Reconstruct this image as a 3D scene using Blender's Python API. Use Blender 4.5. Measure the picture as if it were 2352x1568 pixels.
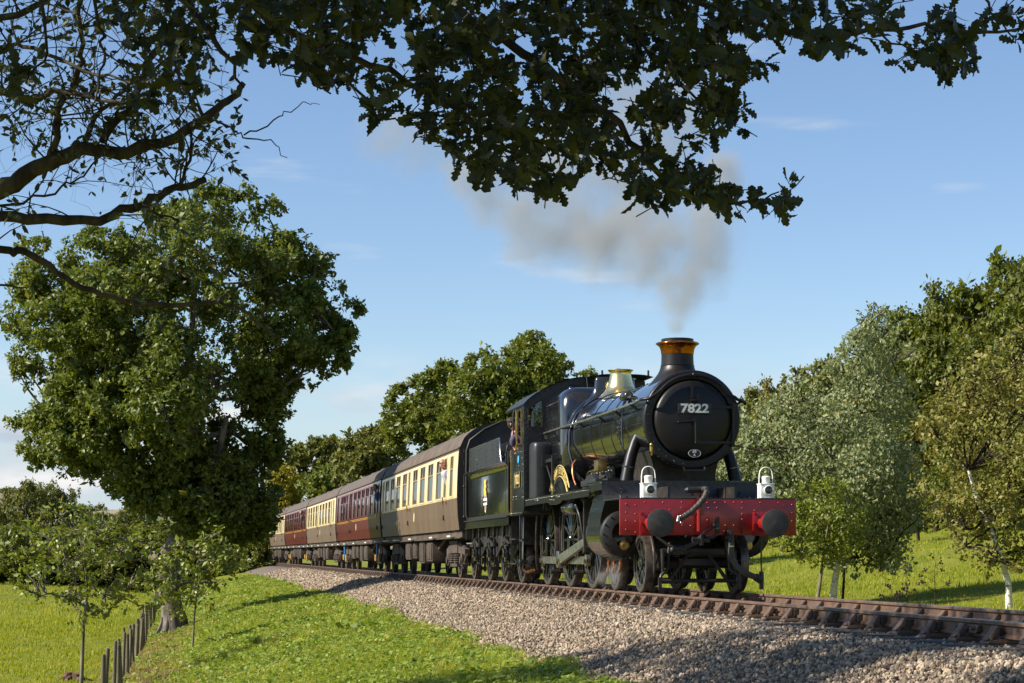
import bpy, bmesh, math, random
import numpy as np
from mathutils import Vector, Matrix
R = math.radians
rng = np.random.default_rng(7)
random.seed(7)
scene = bpy.context.scene
for o in list(bpy.data.objects):
    bpy.data.objects.remove(o)
COL = scene.collection

# ------------------------------------------------------------------ camera
CAM_Z = 0.6669
FPX, HORIZ = 4557.8, 1261.2            # focal length and horizon row for a 2352 x 1568 frame
cd = bpy.data.cameras.new('camera')
cam = bpy.data.objects.new('camera', cd)
COL.objects.link(cam)
cam.location = (0, 0, CAM_Z)
cam.rotation_euler = (R(90), 0, 0)
cd.sensor_width = 36
cd.lens = FPX / 2352 * 36
cd.shift_y = (HORIZ - 784) / 2352
cd.clip_start = 0.1
cd.clip_end = 9000
scene.camera = cam

# ------------------------------------------------------------------ sun and sky
SUN_E = R(36.5)
SUN_H = R(12.5)                        # heading the light travels towards, from +X to +Y
LDIR = Vector((math.cos(SUN_H) * math.cos(SUN_E), math.sin(SUN_H) * math.cos(SUN_E), -math.sin(SUN_E)))
sl = bpy.data.lights.new('sun', 'SUN')
sl.energy = 4.8
sl.angle = R(0.53)
sl.color = (1.0, 0.935, 0.81)
sun = bpy.data.objects.new('sun', sl)
COL.objects.link(sun)
sun.rotation_euler = LDIR.to_track_quat('-Z', 'Y').to_euler()

world = bpy.data.worlds.new('World')
scene.world = world
world.use_nodes = True
nt = world.node_tree
nt.nodes.clear()
def N(tree, typ, **kw):
    n = tree.nodes.new(typ)
    for k, v in kw.items():
        if k.startswith('i_'):
            key = k[2:]
            key = int(key) if key.isdigit() else key.replace('_', ' ')
            n.inputs[key].default_value = v
        else:
            setattr(n, k, v)
    return n
wout = N(nt, 'ShaderNodeOutputWorld')
sky = N(nt, 'ShaderNodeTexSky', sky_type='NISHITA', sun_disc=False)
sky.sun_elevation = SUN_E
sky.sun_rotation = math.atan2(-math.cos(SUN_H), -math.sin(SUN_H))
sky.altitude = 60
sky.air_density = 1.0
sky.dust_density = 0.15
sky.ozone_density = 3.0
bg = N(nt, 'ShaderNodeBackground', i_Strength=0.084)
tint = N(nt, 'ShaderNodeMix', data_type='RGBA', blend_type='MULTIPLY')
tint.inputs[0].default_value = 1.0
tint.inputs[7].default_value = (0.98, 0.99, 1.05, 1)
nt.links.new(sky.outputs[0], tint.inputs[6])
nt.links.new(tint.outputs[2], bg.inputs['Color'])
# clouds: a belt of broken cumulus low down all round and thin wisps above it
tc = N(nt, 'ShaderNodeTexCoord')
mp = N(nt, 'ShaderNodeMapping', i_Scale=(13, 13, 40), i_Location=(3.1, 0.2, 0.0))
nz = N(nt, 'ShaderNodeTexNoise', i_Scale=1.0, i_Detail=7.0, i_Roughness=0.56)
cr = N(nt, 'ShaderNodeMapRange', interpolation_type='SMOOTHSTEP')
cr.inputs[1].default_value, cr.inputs[2].default_value = 0.42, 0.60
sp = N(nt, 'ShaderNodeSeparateXYZ')
low = N(nt, 'ShaderNodeMapRange', interpolation_type='SMOOTHSTEP')
low.inputs[1].default_value, low.inputs[2].default_value = 0.105, 0.055
mul = N(nt, 'ShaderNodeMath', operation='MULTIPLY')
mp2 = N(nt, 'ShaderNodeMapping', i_Scale=(7, 7, 44), i_Rotation=(0.0, R(-7), 0.0), i_Location=(0.9, 0.0, 1.25))
nz2 = N(nt, 'ShaderNodeTexNoise', i_Scale=1.0, i_Detail=5.0, i_Roughness=0.55)
cr2 = N(nt, 'ShaderNodeMapRange', interpolation_type='SMOOTHSTEP')
cr2.inputs[1].default_value, cr2.inputs[2].default_value = 0.60, 0.80
cr2.inputs[4].default_value = 0.55
mx = N(nt, 'ShaderNodeMath', operation='MAXIMUM')
bgc = N(nt, 'ShaderNodeBackground', i_Strength=0.56)
ccol = N(nt, 'ShaderNodeValToRGB')
ccol.color_ramp.elements[0].color = (0.56, 0.65, 0.76, 1)
ccol.color_ramp.elements[0].position = 0.35
ccol.color_ramp.elements[1].color = (1.0, 0.985, 0.96, 1)
ccol.color_ramp.elements[1].position = 0.62
mp3 = N(nt, 'ShaderNodeMapping', i_Scale=(9, 9, 30), i_Location=(1.35, 0.1, 0.35))
nz3 = N(nt, 'ShaderNodeTexNoise', i_Scale=1.2, i_Detail=5.0)
mixw = N(nt, 'ShaderNodeMixShader')
L = nt.links.new
for m_ in (mp, mp2, mp3):
    L(tc.outputs['Generated'], m_.inputs[0])
L(mp.outputs[0], nz.inputs['Vector']); L(mp2.outputs[0], nz2.inputs['Vector']); L(mp3.outputs[0], nz3.inputs['Vector'])
L(tc.outputs['Generated'], sp.inputs[0])
L(nz.outputs[0], cr.inputs[0]); L(sp.outputs[2], low.inputs[0])
L(cr.outputs[0], mul.inputs[0]); L(low.outputs[0], mul.inputs[1])
L(nz2.outputs[0], cr2.inputs[0])
L(mul.outputs[0], mx.inputs[0]); L(cr2.outputs[0], mx.inputs[1])
L(nz3.outputs[0], ccol.inputs[0]); L(ccol.outputs[0], bgc.inputs['Color'])
L(mx.outputs[0], mixw.inputs[0]); L(bg.outputs[0], mixw.inputs[1]); L(bgc.outputs[0], mixw.inputs[2])
# pale haze hugging the horizon all round
hz = N(nt, 'ShaderNodeMapRange', interpolation_type='SMOOTHSTEP')
hz.inputs[1].default_value, hz.inputs[2].default_value, hz.inputs[4].default_value = 0.11, -0.01, 0.9
bgh = N(nt, 'ShaderNodeBackground', i_Strength=0.46)
bgh.inputs['Color'].default_value = (0.70, 0.86, 1.0, 1)
mixh = N(nt, 'ShaderNodeMixShader')
L(sp.outputs[2], hz.inputs[0]); L(hz.outputs[0], mixh.inputs[0]); L(bg.outputs[0], mixh.inputs[1]); L(bgh.outputs[0], mixh.inputs[2])
L(mixh.outputs[0], mixw.inputs[1])
L(mixw.outputs[0], wout.inputs['Surface'])

scene.view_settings.view_transform = 'Standard'
scene.view_settings.look = 'None'
scene.view_settings.exposure = 0.78
scene.view_settings.gamma = 1.0
scene.render.engine = 'CYCLES'
scene.cycles.max_bounces = 8
scene.cycles.diffuse_bounces = 3
scene.cycles.glossy_bounces = 3
scene.cycles.transparent_max_bounces = 12
scene.cycles.volume_bounces = 2
scene.cycles.use_denoising = True

# ------------------------------------------------------------------ track geometry
TX0, TY0, TH0, TK = 2.778, 30.833, 0.15604, 0.00019
def path(s):
    """point of the track centre line at distance s behind the leading axle, and its heading"""
    n = 60
    t = np.linspace(0, s, n)
    hh = TH0 + TK * t
    d = s / (n - 1) if s else 0.0
    sx, cy = np.sin(hh), np.cos(hh)
    ix = (sx.sum() - .5 * (sx[0] + sx[-1])) * d
    iy = (cy.sum() - .5 * (cy[0] + cy[-1])) * d
    return TX0 - ix, TY0 + iy, TH0 + TK * s
def track_z(s):
    s = np.clip(s, -60, 190)
    return -.0038 * s + 1e-5 * s * s
_S = np.linspace(-80, 1500, 1600)
_P = np.array([path(v) for v in _S])
def tw(lat, s):
    """track coordinates (lateral, along) to world x, y (arrays)"""
    x = np.interp(s, _S, _P[:, 0]); y = np.interp(s, _S, _P[:, 1]); h = np.interp(s, _S, _P[:, 2])
    return x + lat * np.cos(h), y + lat * np.sin(h)
def to_track(x, y):
    s = (y - TY0) * math.cos(TH0) - (x - TX0) * math.sin(TH0)
    for _ in range(8):
        px = np.interp(s, _S, _P[:, 0]); py = np.interp(s, _S, _P[:, 1]); h = np.interp(s, _S, _P[:, 2])
        s = s + (-(x - px) * np.sin(h) + (y - py) * np.cos(h))
    px = np.interp(s, _S, _P[:, 0]); py = np.interp(s, _S, _P[:, 1]); h = np.interp(s, _S, _P[:, 2])
    return (x - px) * np.cos(h) + (y - py) * np.sin(h), s
def sm(a, b, x):
    t = np.clip((x - a) / (b - a), 0, 1)
    return t * t * (3 - 2 * t)
PROF_L = np.array([[-400, -2.2], [-40, -2.35], [-9.4, -2.15], [-8.6, -2.05], [-7.2, -1.6], [-5.5, -1.10], [-3.4, -.74], [-1.9, -.29], [-1.3, -.235], [1.3, -.235], [1.9, -.29], [3.2, -.72], [4.2, -.85], [12, -.75], [20, .1], [30, 1.6], [42, 6.5], [52, 11], [65, 15], [90, 17], [140, 18], [400, 18]])
def wob(x, y):
    return (np.sin(x * .31 + 1.3) * np.cos(y * .23) * .5 + np.sin(x * .83 + y * .57) * .3 + np.sin(x * 1.9 - y * 1.3 + .7) * .2)
def ground_z(x, y):
    x = np.asarray(x, float); y = np.asarray(y, float)
    lat, s = to_track(x, y)
    z = np.interp(lat, PROF_L[:, 0], PROF_L[:, 1])
    hill = np.clip(z + .2, 0, None) * (lat > 15)
    z = z - hill * .97 * sm(115, 190, s)
    z = z + np.where(lat < -9.2, 2.05 * sm(75, 190, s) * sm(-9.2, -16, lat), 0)     # left field rises gently away
    z = z + track_z(s) * (1 - .5 * sm(12, 40, np.abs(lat)))
    a = sm(3.4, 5.0, np.abs(lat))
    z = z + a * wob(x, y) * (.07 + .1 * sm(12, 40, np.abs(lat)))
    return z
def px(x, y, Y):
    """point seen at column x, row y (2352 x 1568 frame) at depth Y"""
    return np.array([(x - 1176) / FPX * Y, Y, CAM_Z + (HORIZ - y) / FPX * Y])

# ------------------------------------------------------------------ helpers
def link(o, parent=None):
    COL.objects.link(o)
    if parent is not None:
        o.parent = parent
    return o
def tag(o, label=None, cat=None, group=None, kind=None):
    if label: o['label'] = label
    if cat: o['category'] = cat
    if group: o['group'] = group
    if kind: o['kind'] = kind
    return o
def empty(name, loc=(0, 0, 0), rot=(0, 0, 0), parent=None):
    o = bpy.data.objects.new(name, None)
    o.empty_display_size = .2
    link(o, parent)
    o.location = loc; o.rotation_euler = rot
    return o
def inst(name, mesh, parent=None, loc=(0, 0, 0), rot=(0, 0, 0), scale=(1, 1, 1)):
    o = bpy.data.objects.new(name, mesh)
    link(o, parent)
    o.location = loc; o.rotation_euler = rot; o.scale = scale
    return o
def npmesh(name, V, Fq, mat, smooth=False):
    """mesh from numpy verts and an (n, k) face array"""
    V = np.asarray(V, np.float32); Fq = np.asarray(Fq, np.int32)
    me = bpy.data.meshes.new(name)
    me.vertices.add(len(V)); me.vertices.foreach_set('co', V.ravel())
    k = Fq.shape[1]
    me.loops.add(Fq.size); me.loops.foreach_set('vertex_index', Fq.ravel())
    me.polygons.add(len(Fq)); me.polygons.foreach_set('loop_start', np.arange(0, Fq.size, k, dtype=np.int32))
    me.polygons.foreach_set('use_smooth', np.full(len(Fq), smooth))
    me.materials.append(mat)
    me.update(calc_edges=True)
    return me
def frame_of(d):
    d = Vector(d).normalized()
    u = d.cross(Vector((0, 0, 1)))
    if u.length < 1e-4:
        u = d.cross(Vector((0, 1, 0)))
    u.normalize()
    return u, d.cross(u).normalized()
class MB:
    def __init__(self):
        self.v, self.f = [], []
    def box(self, c, sz, m=None):
        b = len(self.v)
        x, y, z = [a * .5 for a in sz]
        for p in ((-x, -y, -z), (x, -y, -z), (x, y, -z), (-x, y, -z), (-x, -y, z), (x, -y, z), (x, y, z), (-x, y, z)):
            q = Vector(p)
            if m is not None: q = m @ q
            self.v.append((q.x + c[0], q.y + c[1], q.z + c[2]))
        for q in ((0, 3, 2, 1), (4, 5, 6, 7), (0, 1, 5, 4), (1, 2, 6, 5), (2, 3, 7, 6), (3, 0, 4, 7)):
            self.f.append(tuple(b + i for i in q))
        return self
    def bx(self, x0, x1, y0, y1, z0, z1):
        return self.box(((x0 + x1) / 2, (y0 + y1) / 2, (z0 + z1) / 2), (abs(x1 - x0), abs(y1 - y0), abs(z1 - z0)))
    def tube(self, pts, r, n=10, caps=True, sq=None):
        pts = [Vector(p) for p in pts]
        rs = r if isinstance(r, (list, tuple, np.ndarray)) else [r] * len(pts)
        b = len(self.v)
        u = None
        for i, p in enumerate(pts):
            d = (pts[min(i + 1, len(pts) - 1)] - pts[max(i - 1, 0)])
            d.normalize()
            if u is None:
                u, w = frame_of(d)
            else:
                u = (u - d * u.dot(d))
                if u.length < 1e-5: u, w = frame_of(d)
                u.normalize(); w = d.cross(u).normalized()
            for k in range(n):
                a = 2 * math.pi * k / n
                q = p + (u * math.cos(a) + w * math.sin(a)) * rs[i]
                self.v.append(tuple(q))
        for i in range(len(pts) - 1):
            for k in range(n):
                k2 = (k + 1) % n
                self.f.append((b + i * n + k, b + i * n + k2, b + (i + 1) * n + k2, b + (i + 1) * n + k))
        if caps:
            self.f.append(tuple(b + k for k in reversed(range(n))))
            self.f.append(tuple(b + (len(pts) - 1) * n + k for k in range(n)))
        return self
    def cyl(self, p0, p1, r0, r1=None, n=16):
        return self.tube([p0, p1], [r0, r0 if r1 is None else r1], n)
    def lathe(self, prof, c=(0, 0, 0), axis='z', n=32, a0=0, a1=2 * math.pi, closed=False):
        """prof: (radius, height) pairs"""
        b = len(self.v)
        full = abs(a1 - a0 - 2 * math.pi) < 1e-6
        m = n if full else n + 1
        for (r, h) in prof:
            for k in range(m):
                a = a0 + (a1 - a0) * k / n
                x, y = r * math.cos(a), r * math.sin(a)
                p = {'z': (x, y, h), 'y': (x, h, y), 'x': (h, x, y)}[axis]
                self.v.append((p[0] + c[0], p[1] + c[1], p[2] + c[2]))
        seq = list(range(len(prof) - 1)) + ([-1] if closed else [])
        for i in seq:
            j = i + 1 if i >= 0 else 0
            i = i if i >= 0 else len(prof) - 1
            for k in range(n):
                k2 = (k + 1) % m
                self.f.append((b + i * m + k, b + i * m + k2, b + j * m + k2, b + j * m + k))
        return self
    def disc(self, c, r, axis='y', n=32):
        b = len(self.v)
        for k in range(n):
            a = 2 * math.pi * k / n
            x, y = r * math.cos(a), r * math.sin(a)
            p = {'z': (x, y, 0), 'y': (x, 0, y), 'x': (0, x, y)}[axis]
            self.v.append((p[0] + c[0], p[1] + c[1], p[2] + c[2]))
        self.f.append(tuple(range(b, b + n)))
        return self
    def prism(self, poly, a, bb, axis='y'):
        """poly extruded along axis from a to bb; poly is in the other two axes, in xyz order"""
        b = len(self.v); n = len(poly)
        for h in (a, bb):
            for (p, q) in poly:
                self.v.append({'y': (p, h, q), 'x': (h, p, q), 'z': (p, q, h)}[axis])
        self.f.append(tuple(b + i for i in range(n)))
        self.f.append(tuple(b + n + i for i in reversed(range(n))))
        for i in range(n):
            j = (i + 1) % n
            self.f.append((b + i, b + n + i, b + n + j, b + j))
        return self
    def sheet(self, rows):
        """quads through a grid of points"""
        b = len(self.v); m = len(rows[0])
        for r in rows: self.v.extend(tuple(p) for p in r)
        for i in range(len(rows) - 1):
            for k in range(m - 1):
                self.f.append((b + i * m + k, b + i * m + k + 1, b + (i + 1) * m + k + 1, b + (i + 1) * m + k))
        return self
    def sphere(self, c, r, n=8, m=5, half=None, sc=(1, 1, 1)):
        b = len(self.v)
        for i in range(1, m):
            t = math.pi * i / m
            for k in range(n):
                a = 2 * math.pi * k / n
                self.v.append((c[0] + r * sc[0] * math.sin(t) * math.cos(a), c[1] + r * sc[1] * math.sin(t) * math.sin(a), c[2] + r * sc[2] * math.cos(t)))
        top = len(self.v); self.v.append((c[0], c[1], c[2] + r * sc[2])); self.v.append((c[0], c[1], c[2] - r * sc[2]))
        for i in range(m - 2):
            for k in range(n):
                k2 = (k + 1) % n
                self.f.append((b + i * n + k, b + i * n + k2, b + (i + 1) * n + k2, b + (i + 1) * n + k))
        for k in range(n):
            k2 = (k + 1) % n
            self.f.append((top, b + k2, b + k)); self.f.append((top + 1, b + (m - 2) * n + k, b + (m - 2) * n + k2))
        return self
    def mesh(self, name, mat, smooth=38, bevel=0):
        me = bpy.data.meshes.new(name)
        me.from_pydata(self.v, [], self.f)
        bm = bmesh.new(); bm.from_mesh(me)
        bmesh.ops.recalc_face_normals(bm, faces=bm.faces)
        if bevel:
            bmesh.ops.bevel(bm, geom=[e for e in bm.edges if len(e.link_faces) == 2 and e.calc_face_angle(0) > .6], offset=bevel, segments=2, affect='EDGES', profile=.6)
        bm.to_mesh(me); bm.free()
        me.materials.append(mat)
        if smooth:
            me.polygons.foreach_set('use_smooth', [True] * len(me.polygons))
            me.set_sharp_from_angle(angle=R(smooth))
        me.update()
        return me
    def build(self, name, mat, parent=None, smooth=38, bevel=0, loc=(0, 0, 0), rot=(0, 0, 0)):
        return inst(name, self.mesh(name, mat, smooth, bevel), parent, loc, rot)
    def mirror(self):
        """add the mirror image in x"""
        b = len(self.v)
        self.v += [(-x, y, z) for (x, y, z) in self.v]
        self.f += [tuple(b + i for i in reversed(f)) for f in self.f]
        return self

# ------------------------------------------------------------------ materials
def mat(name, col, rough=.5, metal=0.0, spec=.5, col2=None, scale=4.0, bump=0.0, bscale=40.0, coat=0.0, detail=5.0, lo=.35, hi=.65, stretch=None, rough2=None):
    m = bpy.data.materials.new(name)
    m.use_nodes = True
    t = m.node_tree
    p = t.nodes['Principled BSDF']
    p.inputs['Base Color'].default_value = (*col, 1)
    p.inputs['Roughness'].default_value = rough
    p.inputs['Metallic'].default_value = metal
    p.inputs['Specular IOR Level'].default_value = spec
    p.inputs['Coat Weight'].default_value = coat
    p.inputs['Coat Roughness'].default_value = .06
    if col2 is not None or bump or rough2 is not None:
        tcn = N(t, 'ShaderNodeTexCoord')
        src = tcn.outputs['Object']
        if stretch:
            mpn = N(t, 'ShaderNodeMapping', i_Scale=stretch)
            t.links.new(src, mpn.inputs[0]); src = mpn.outputs[0]
    if col2 is not None or rough2 is not None:
        nzn = N(t, 'ShaderNodeTexNoise', i_Scale=scale, i_Detail=detail, i_Roughness=.6)
        t.links.new(src, nzn.inputs['Vector'])
        mr = N(t, 'ShaderNodeMapRange', interpolation_type='SMOOTHSTEP')
        mr.inputs[1].default_value, mr.inputs[2].default_value = lo, hi
        t.links.new(nzn.outputs[0], mr.inputs[0])
        if col2 is not None:
            mixn = N(t, 'ShaderNodeMix', data_type='RGBA')
            mixn.inputs[6].default_value = (*col, 1); mixn.inputs[7].default_value = (*col2, 1)
            t.links.new(mr.outputs[0], mixn.inputs[0])
            t.links.new(mixn.outputs[2], p.inputs['Base Color'])
        if rough2 is not None:
            mr2 = N(t, 'ShaderNodeMapRange')
            mr2.inputs[3].default_value, mr2.inputs[4].default_value = rough, rough2
            t.links.new(mr.outputs[0], mr2.inputs[0]); t.links.new(mr2.outputs[0], p.inputs['Roughness'])
    if bump:
        nb = N(t, 'ShaderNodeTexNoise', i_Scale=bscale, i_Detail=4.0)
        t.links.new(src, nb.inputs['Vector'])
        bp = N(t, 'ShaderNodeBump', i_Strength=bump, i_Distance=.02)
        t.links.new(nb.outputs[0], bp.inputs['Height']); t.links.new(bp.outputs[0], p.inputs['Normal'])
    return m
def leafmat(name, cols, trans=.35, rough=.45, spec=.35, pos=None):
    """leaves: colour picked per leaf"""
    m = bpy.data.materials.new(name); m.use_nodes = True
    t = m.node_tree; t.nodes.clear()
    out = N(t, 'ShaderNodeOutputMaterial')
    g = N(t, 'ShaderNodeNewGeometry')
    rp = N(t, 'ShaderNodeValToRGB')
    e = rp.color_ramp.elements
    while len(e) < len(cols): e.new(.5)
    for i, c in enumerate(cols):
        e[i].position = pos[i] if pos else i / (len(cols) - 1)
        e[i].color = (*c, 1)
    p = N(t, 'ShaderNodeBsdfPrincipled', i_Roughness=rough)
    p.inputs['Specular IOR Level'].default_value = spec
    tr = N(t, 'ShaderNodeBsdfTranslucent')
    hs = N(t, 'ShaderNodeHueSaturation', i_Hue=.485, i_Saturation=1.1, i_Value=1.5)
    mxs = N(t, 'ShaderNodeMixShader'); mxs.inputs[0].default_value = trans
    k = t.links.new
    k(g.outputs['Random Per Island'], rp.inputs[0]); k(rp.outputs[0], p.inputs['Base Color'])
    k(rp.outputs[0], hs.inputs['Color']); k(hs.outputs[0], tr.inputs[0])
    k(p.outputs[0], mxs.inputs[1]); k(tr.outputs[0], mxs.inputs[2]); k(mxs.outputs[0], out.inputs[0])
    return m
def instmat(name, cols, trans=0.0, rough=.7, pos=None, spec=.3):
    """instanced tufts and stones: colour picked per instance"""
    m = leafmat(name, cols, trans, rough, spec, pos)
    t = m.node_tree
    oi = N(t, 'ShaderNodeObjectInfo')
    rp = [n for n in t.nodes if n.type == 'VALTORGB'][0]
    t.links.new(oi.outputs['Random'], rp.inputs[0])
    return m
M = {}
M['black'] = mat('black gloss paint', (.009, .009, .010), .13, spec=.6, coat=.9, bump=.008, bscale=2.0, rough2=.24, scale=3)
M['satin'] = mat('black satin paint', (.014, .014, .015), .42, spec=.5, col2=(.022, .020, .018), scale=9, bump=.03, bscale=30)
M['smokebox'] = mat('smokebox black', (.009, .008, .008), .40, spec=.35, col2=(.018, .014, .012), scale=6, bump=.04, bscale=60, lo=.45, hi=.75)
M['grimy'] = mat('oily grime', (.014, .013, .012), .5, col2=(.045, .032, .022), scale=7, bump=.1, bscale=40, lo=.42, hi=.7)
M['greenblack'] = mat('lined black paint', (.012, .015, .012), .20, spec=.6, coat=.6, bump=.02, bscale=1.6)
M['red'] = mat('buffer beam red', (.31, .009, .009), .32, coat=.3, col2=(.23, .008, .008), scale=5, bump=.02, bscale=50)
M['copper'] = mat('burnished copper', (.70, .22, .06), .16, metal=1.0, col2=(.42, .13, .02), scale=5)
M['copperpipe'] = mat('copper pipe', (.62, .24, .10), .35, metal=.9, col2=(.35, .14, .06), scale=20)
M['brass'] = mat('polished brass', (.95, .76, .36), .26, metal=1.0, col2=(.80, .66, .34), scale=7)
M['dullbrass'] = mat('dull brass', (.55, .38, .12), .38, metal=1.0, col2=(.3, .2, .08), scale=15)
M['steel'] = mat('bright steel', (.50, .49, .45), .27, metal=1.0, col2=(.32, .30, .25), scale=12)
M['rodsteel'] = mat('oiled steel rod', (.50, .49, .40), .34, metal=.9, col2=(.22, .22, .16), scale=9)
M['tyre'] = mat('steel tyre', (.16, .13, .11), .4, metal=.7, col2=(.08, .06, .05), scale=12)
M['wheel'] = mat('wheel paint', (.016, .018, .014), .24, spec=.55, coat=.25, col2=(.035, .034, .026), scale=6, lo=.45, hi=.7)
M['white'] = mat('white lamp paint', (.78, .77, .72), .4, col2=(.60, .58, .52), scale=14, lo=.5, hi=.75)
M['lens'] = mat('lamp lens', (.01, .01, .012), .04, spec=.8, coat=1.0)
M['platform'] = mat('platform black', (.026, .026, .027), .45, spec=.5, col2=(.036, .033, .03), scale=7)
M['coalplate'] = mat('coal plate black', (.016, .018, .018), .34, spec=.45, col2=(.03, .03, .03), scale=4, stretch=(1, 1, .2))
M['stump'] = mat('rotten wood', (.17, .075, .045), .9, col2=(.07, .04, .028), scale=9, bump=.5)
M['ivory'] = mat('cast ivory lettering', (.80, .79, .74), .45)
M['rubber'] = mat('hose rubber', (.030, .028, .025), .6, col2=(.06, .052, .045), scale=12)
M['rust'] = mat('rusty rail', (.150, .088, .054), .62, col2=(.085, .050, .034), scale=5, bump=.15, bscale=60, lo=.3, hi=.7)
M['railtop'] = mat('worn rail head', (.40, .38, .36), .22, metal=1.0)
M['iron'] = mat('rusty cast iron', (.082, .056, .040), .65, col2=(.13, .075, .045), scale=9, bump=.25, bscale=45)
M['oakkey'] = mat('weathered oak key', (.085, .065, .048), .8, col2=(.05, .035, .028), scale=12, stretch=(1, .2, 1))
M['sleeper'] = mat('weathered sleeper', (.115, .10, .082), .9, col2=(.055, .048, .04), scale=6, bump=.4, bscale=30, stretch=(.25, 1, 1))
M['chocolate'] = mat('chocolate paint', (.112, .072, .047), .58, coat=.0, spec=.3, col2=(.130, .094, .060), scale=2.0, bump=.006, bscale=2, stretch=(1, 1, .25))
M['cream'] = mat('cream paint', (.74, .60, .33), .35, coat=.2, col2=(.66, .50, .25), scale=2.2, lo=.45, hi=.8, stretch=(1, 1, .3))
M['maroon'] = mat('maroon paint', (.115, .012, .016), .28, coat=.15, col2=(.09, .012, .014), scale=2, bump=.01, bscale=1.4)
M['plateletter'] = mat('brass lettering', (.78, .58, .20), .38, metal=.35)
M['lining'] = mat('yellow lining', (.55, .28, .03), .4)
M['roof'] = mat('grey brown roof', (.125, .092, .070), .8, col2=(.085, .064, .05), scale=2.5, bump=.05, bscale=20)
M['roofdark'] = mat('dark roof', (.085, .068, .056), .8, col2=(.115, .09, .072), scale=2.5)
M['underframe'] = mat('brake dust', (.088, .062, .044), .85, col2=(.042, .032, .025), scale=5, bump=.2, bscale=30)
M['coachend'] = mat('coach end black', (.018, .015, .013), .5, col2=(.03, .023, .018), scale=3)
M['rustframe'] = mat('stained window frame', (.20, .10, .035), .6, col2=(.42, .29, .12), scale=14)
M['stepwhite'] = mat('white step edge', (.70, .64, .52), .7)
M['blue'] = mat('blue damper', (.03, .16, .40), .35)
M['yellow'] = mat('yellow spring', (.45, .25, .03), .6)
M['skyblue'] = mat('pale blue disc', (.06, .45, .80), .5)
M['lionyellow'] = mat('emblem yellow', (.85, .55, .05), .45)
M['emblemred'] = mat('emblem red', (.55, .06, .04), .45)
M['interior'] = mat('coach interior', (.10, .065, .04), .7)
M['coal'] = mat('coal', (.008, .008, .008), .45, bump=1.0, bscale=9)
M['canvas'] = mat('black canvas', (.012, .012, .013), .8)
def glassmat(name, col, w):
    m = bpy.data.materials.new(name); m.use_nodes = True
    t = m.node_tree; t.nodes.clear()
    out = N(t, 'ShaderNodeOutputMaterial'); tr = N(t, 'ShaderNodeBsdfTransparent'); gl = N(t, 'ShaderNodeBsdfGlossy', i_Roughness=.02)
    tr.inputs[0].default_value = (*col, 1)
    lw = N(t, 'ShaderNodeFresnel', i_IOR=1.5); ad = N(t, 'ShaderNodeMath', operation='ADD'); ad.inputs[1].default_value = w
    mxs = N(t, 'ShaderNodeMixShader')
    t.links.new(lw.outputs[0], ad.inputs[0]); t.links.new(ad.outputs[0], mxs.inputs[0])
    t.links.new(tr.outputs[0], mxs.inputs[1]); t.links.new(gl.outputs[0], mxs.inputs[2]); t.links.new(mxs.outputs[0], out.inputs[0])
    return m
M['glass'] = glassmat('window glass', (.60, .64, .62), .06)
def barkmat(name, a, b, sc=6, bump=.6):
    return mat(name, a, .9, col2=b, scale=sc, bump=bump, bscale=14, stretch=(1, 1, .25), spec=.2)
M['bark'] = barkmat('oak bark', (.22, .185, .145), (.07, .058, .045), 7, .9)
M['branch'] = barkmat('lichened branch', (.085, .070, .042), (.035, .028, .020), 9, .5)
M['twig'] = barkmat('twig bark', (.055, .040, .028), (.03, .022, .016), 9, .3)
M['greenbark'] = barkmat('grey green bark', (.24, .215, .16), (.085, .08, .055), 9, .3)
M['birch'] = mat('birch bark', (.72, .68, .60), .75, col2=(.10, .085, .07), scale=7, stretch=(1, 1, 3.5), lo=.56, hi=.64, bump=.2, bscale=20)
M['post'] = mat('weathered post', (.17, .145, .085), .9, col2=(.085, .072, .045), scale=6, stretch=(1, 1, .15), bump=.4, bscale=25)
M['wire'] = mat('galvanised wire', (.25, .25, .24), .5, metal=.8)
M['oakleaf'] = leafmat('oak leaves', [(.062, .090, .013), (.110, .148, .022), (.175, .205, .036), (.24, .215, .04)], .36, .45, .4, [0, .45, .9, 1.0])
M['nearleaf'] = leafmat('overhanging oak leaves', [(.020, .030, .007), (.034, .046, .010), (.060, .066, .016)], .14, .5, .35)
M['smallleaf'] = leafmat('small leaves', [(.035, .050, .014), (.060, .080, .022), (.10, .105, .035)], .25, .45, .4)
M['midleaf'] = leafmat('mid green leaves', [(.078, .104, .014), (.130, .160, .022), (.190, .205, .032)], .33, .45, .4)
M['darkleaf'] = leafmat('dark green leaves', [(.068, .086, .013), (.112, .130, .020), (.165, .170, .028)], .3, .5, .3)
M['farleaf'] = leafmat('far green leaves', [(.090, .108, .022), (.14, .15, .030), (.195, .19, .04)], .25, .55, .25)
M['olive'] = leafmat('olive leaves', [(.11, .112, .018), (.17, .155, .026), (.24, .195, .036)], .3, .5, .3)
M['yellowleaf'] = leafmat('yellow leaves', [(.16, .16, .016), (.26, .225, .022), (.34, .28, .03)], .3, .55, .25)
M['birchleaf'] = leafmat('birch leaves', [(.13, .165, .055), (.215, .25, .105), (.34, .36, .19), (.42, .36, .10)], .3, .5, .3, [0, .45, .93, 1])
M['willowleaf'] = leafmat('willow leaves', [(.12, .14, .026), (.205, .205, .042), (.33, .28, .08)], .3, .5, .3)
M['hazel'] = leafmat('bright young oak leaves', [(.11, .145, .02), (.18, .22, .032), (.27, .29, .05)], .3, .42, .45)
M['fern'] = leafmat('fern green', [(.10, .17, .02), (.16, .25, .03)], .35, .5, .3)
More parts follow.
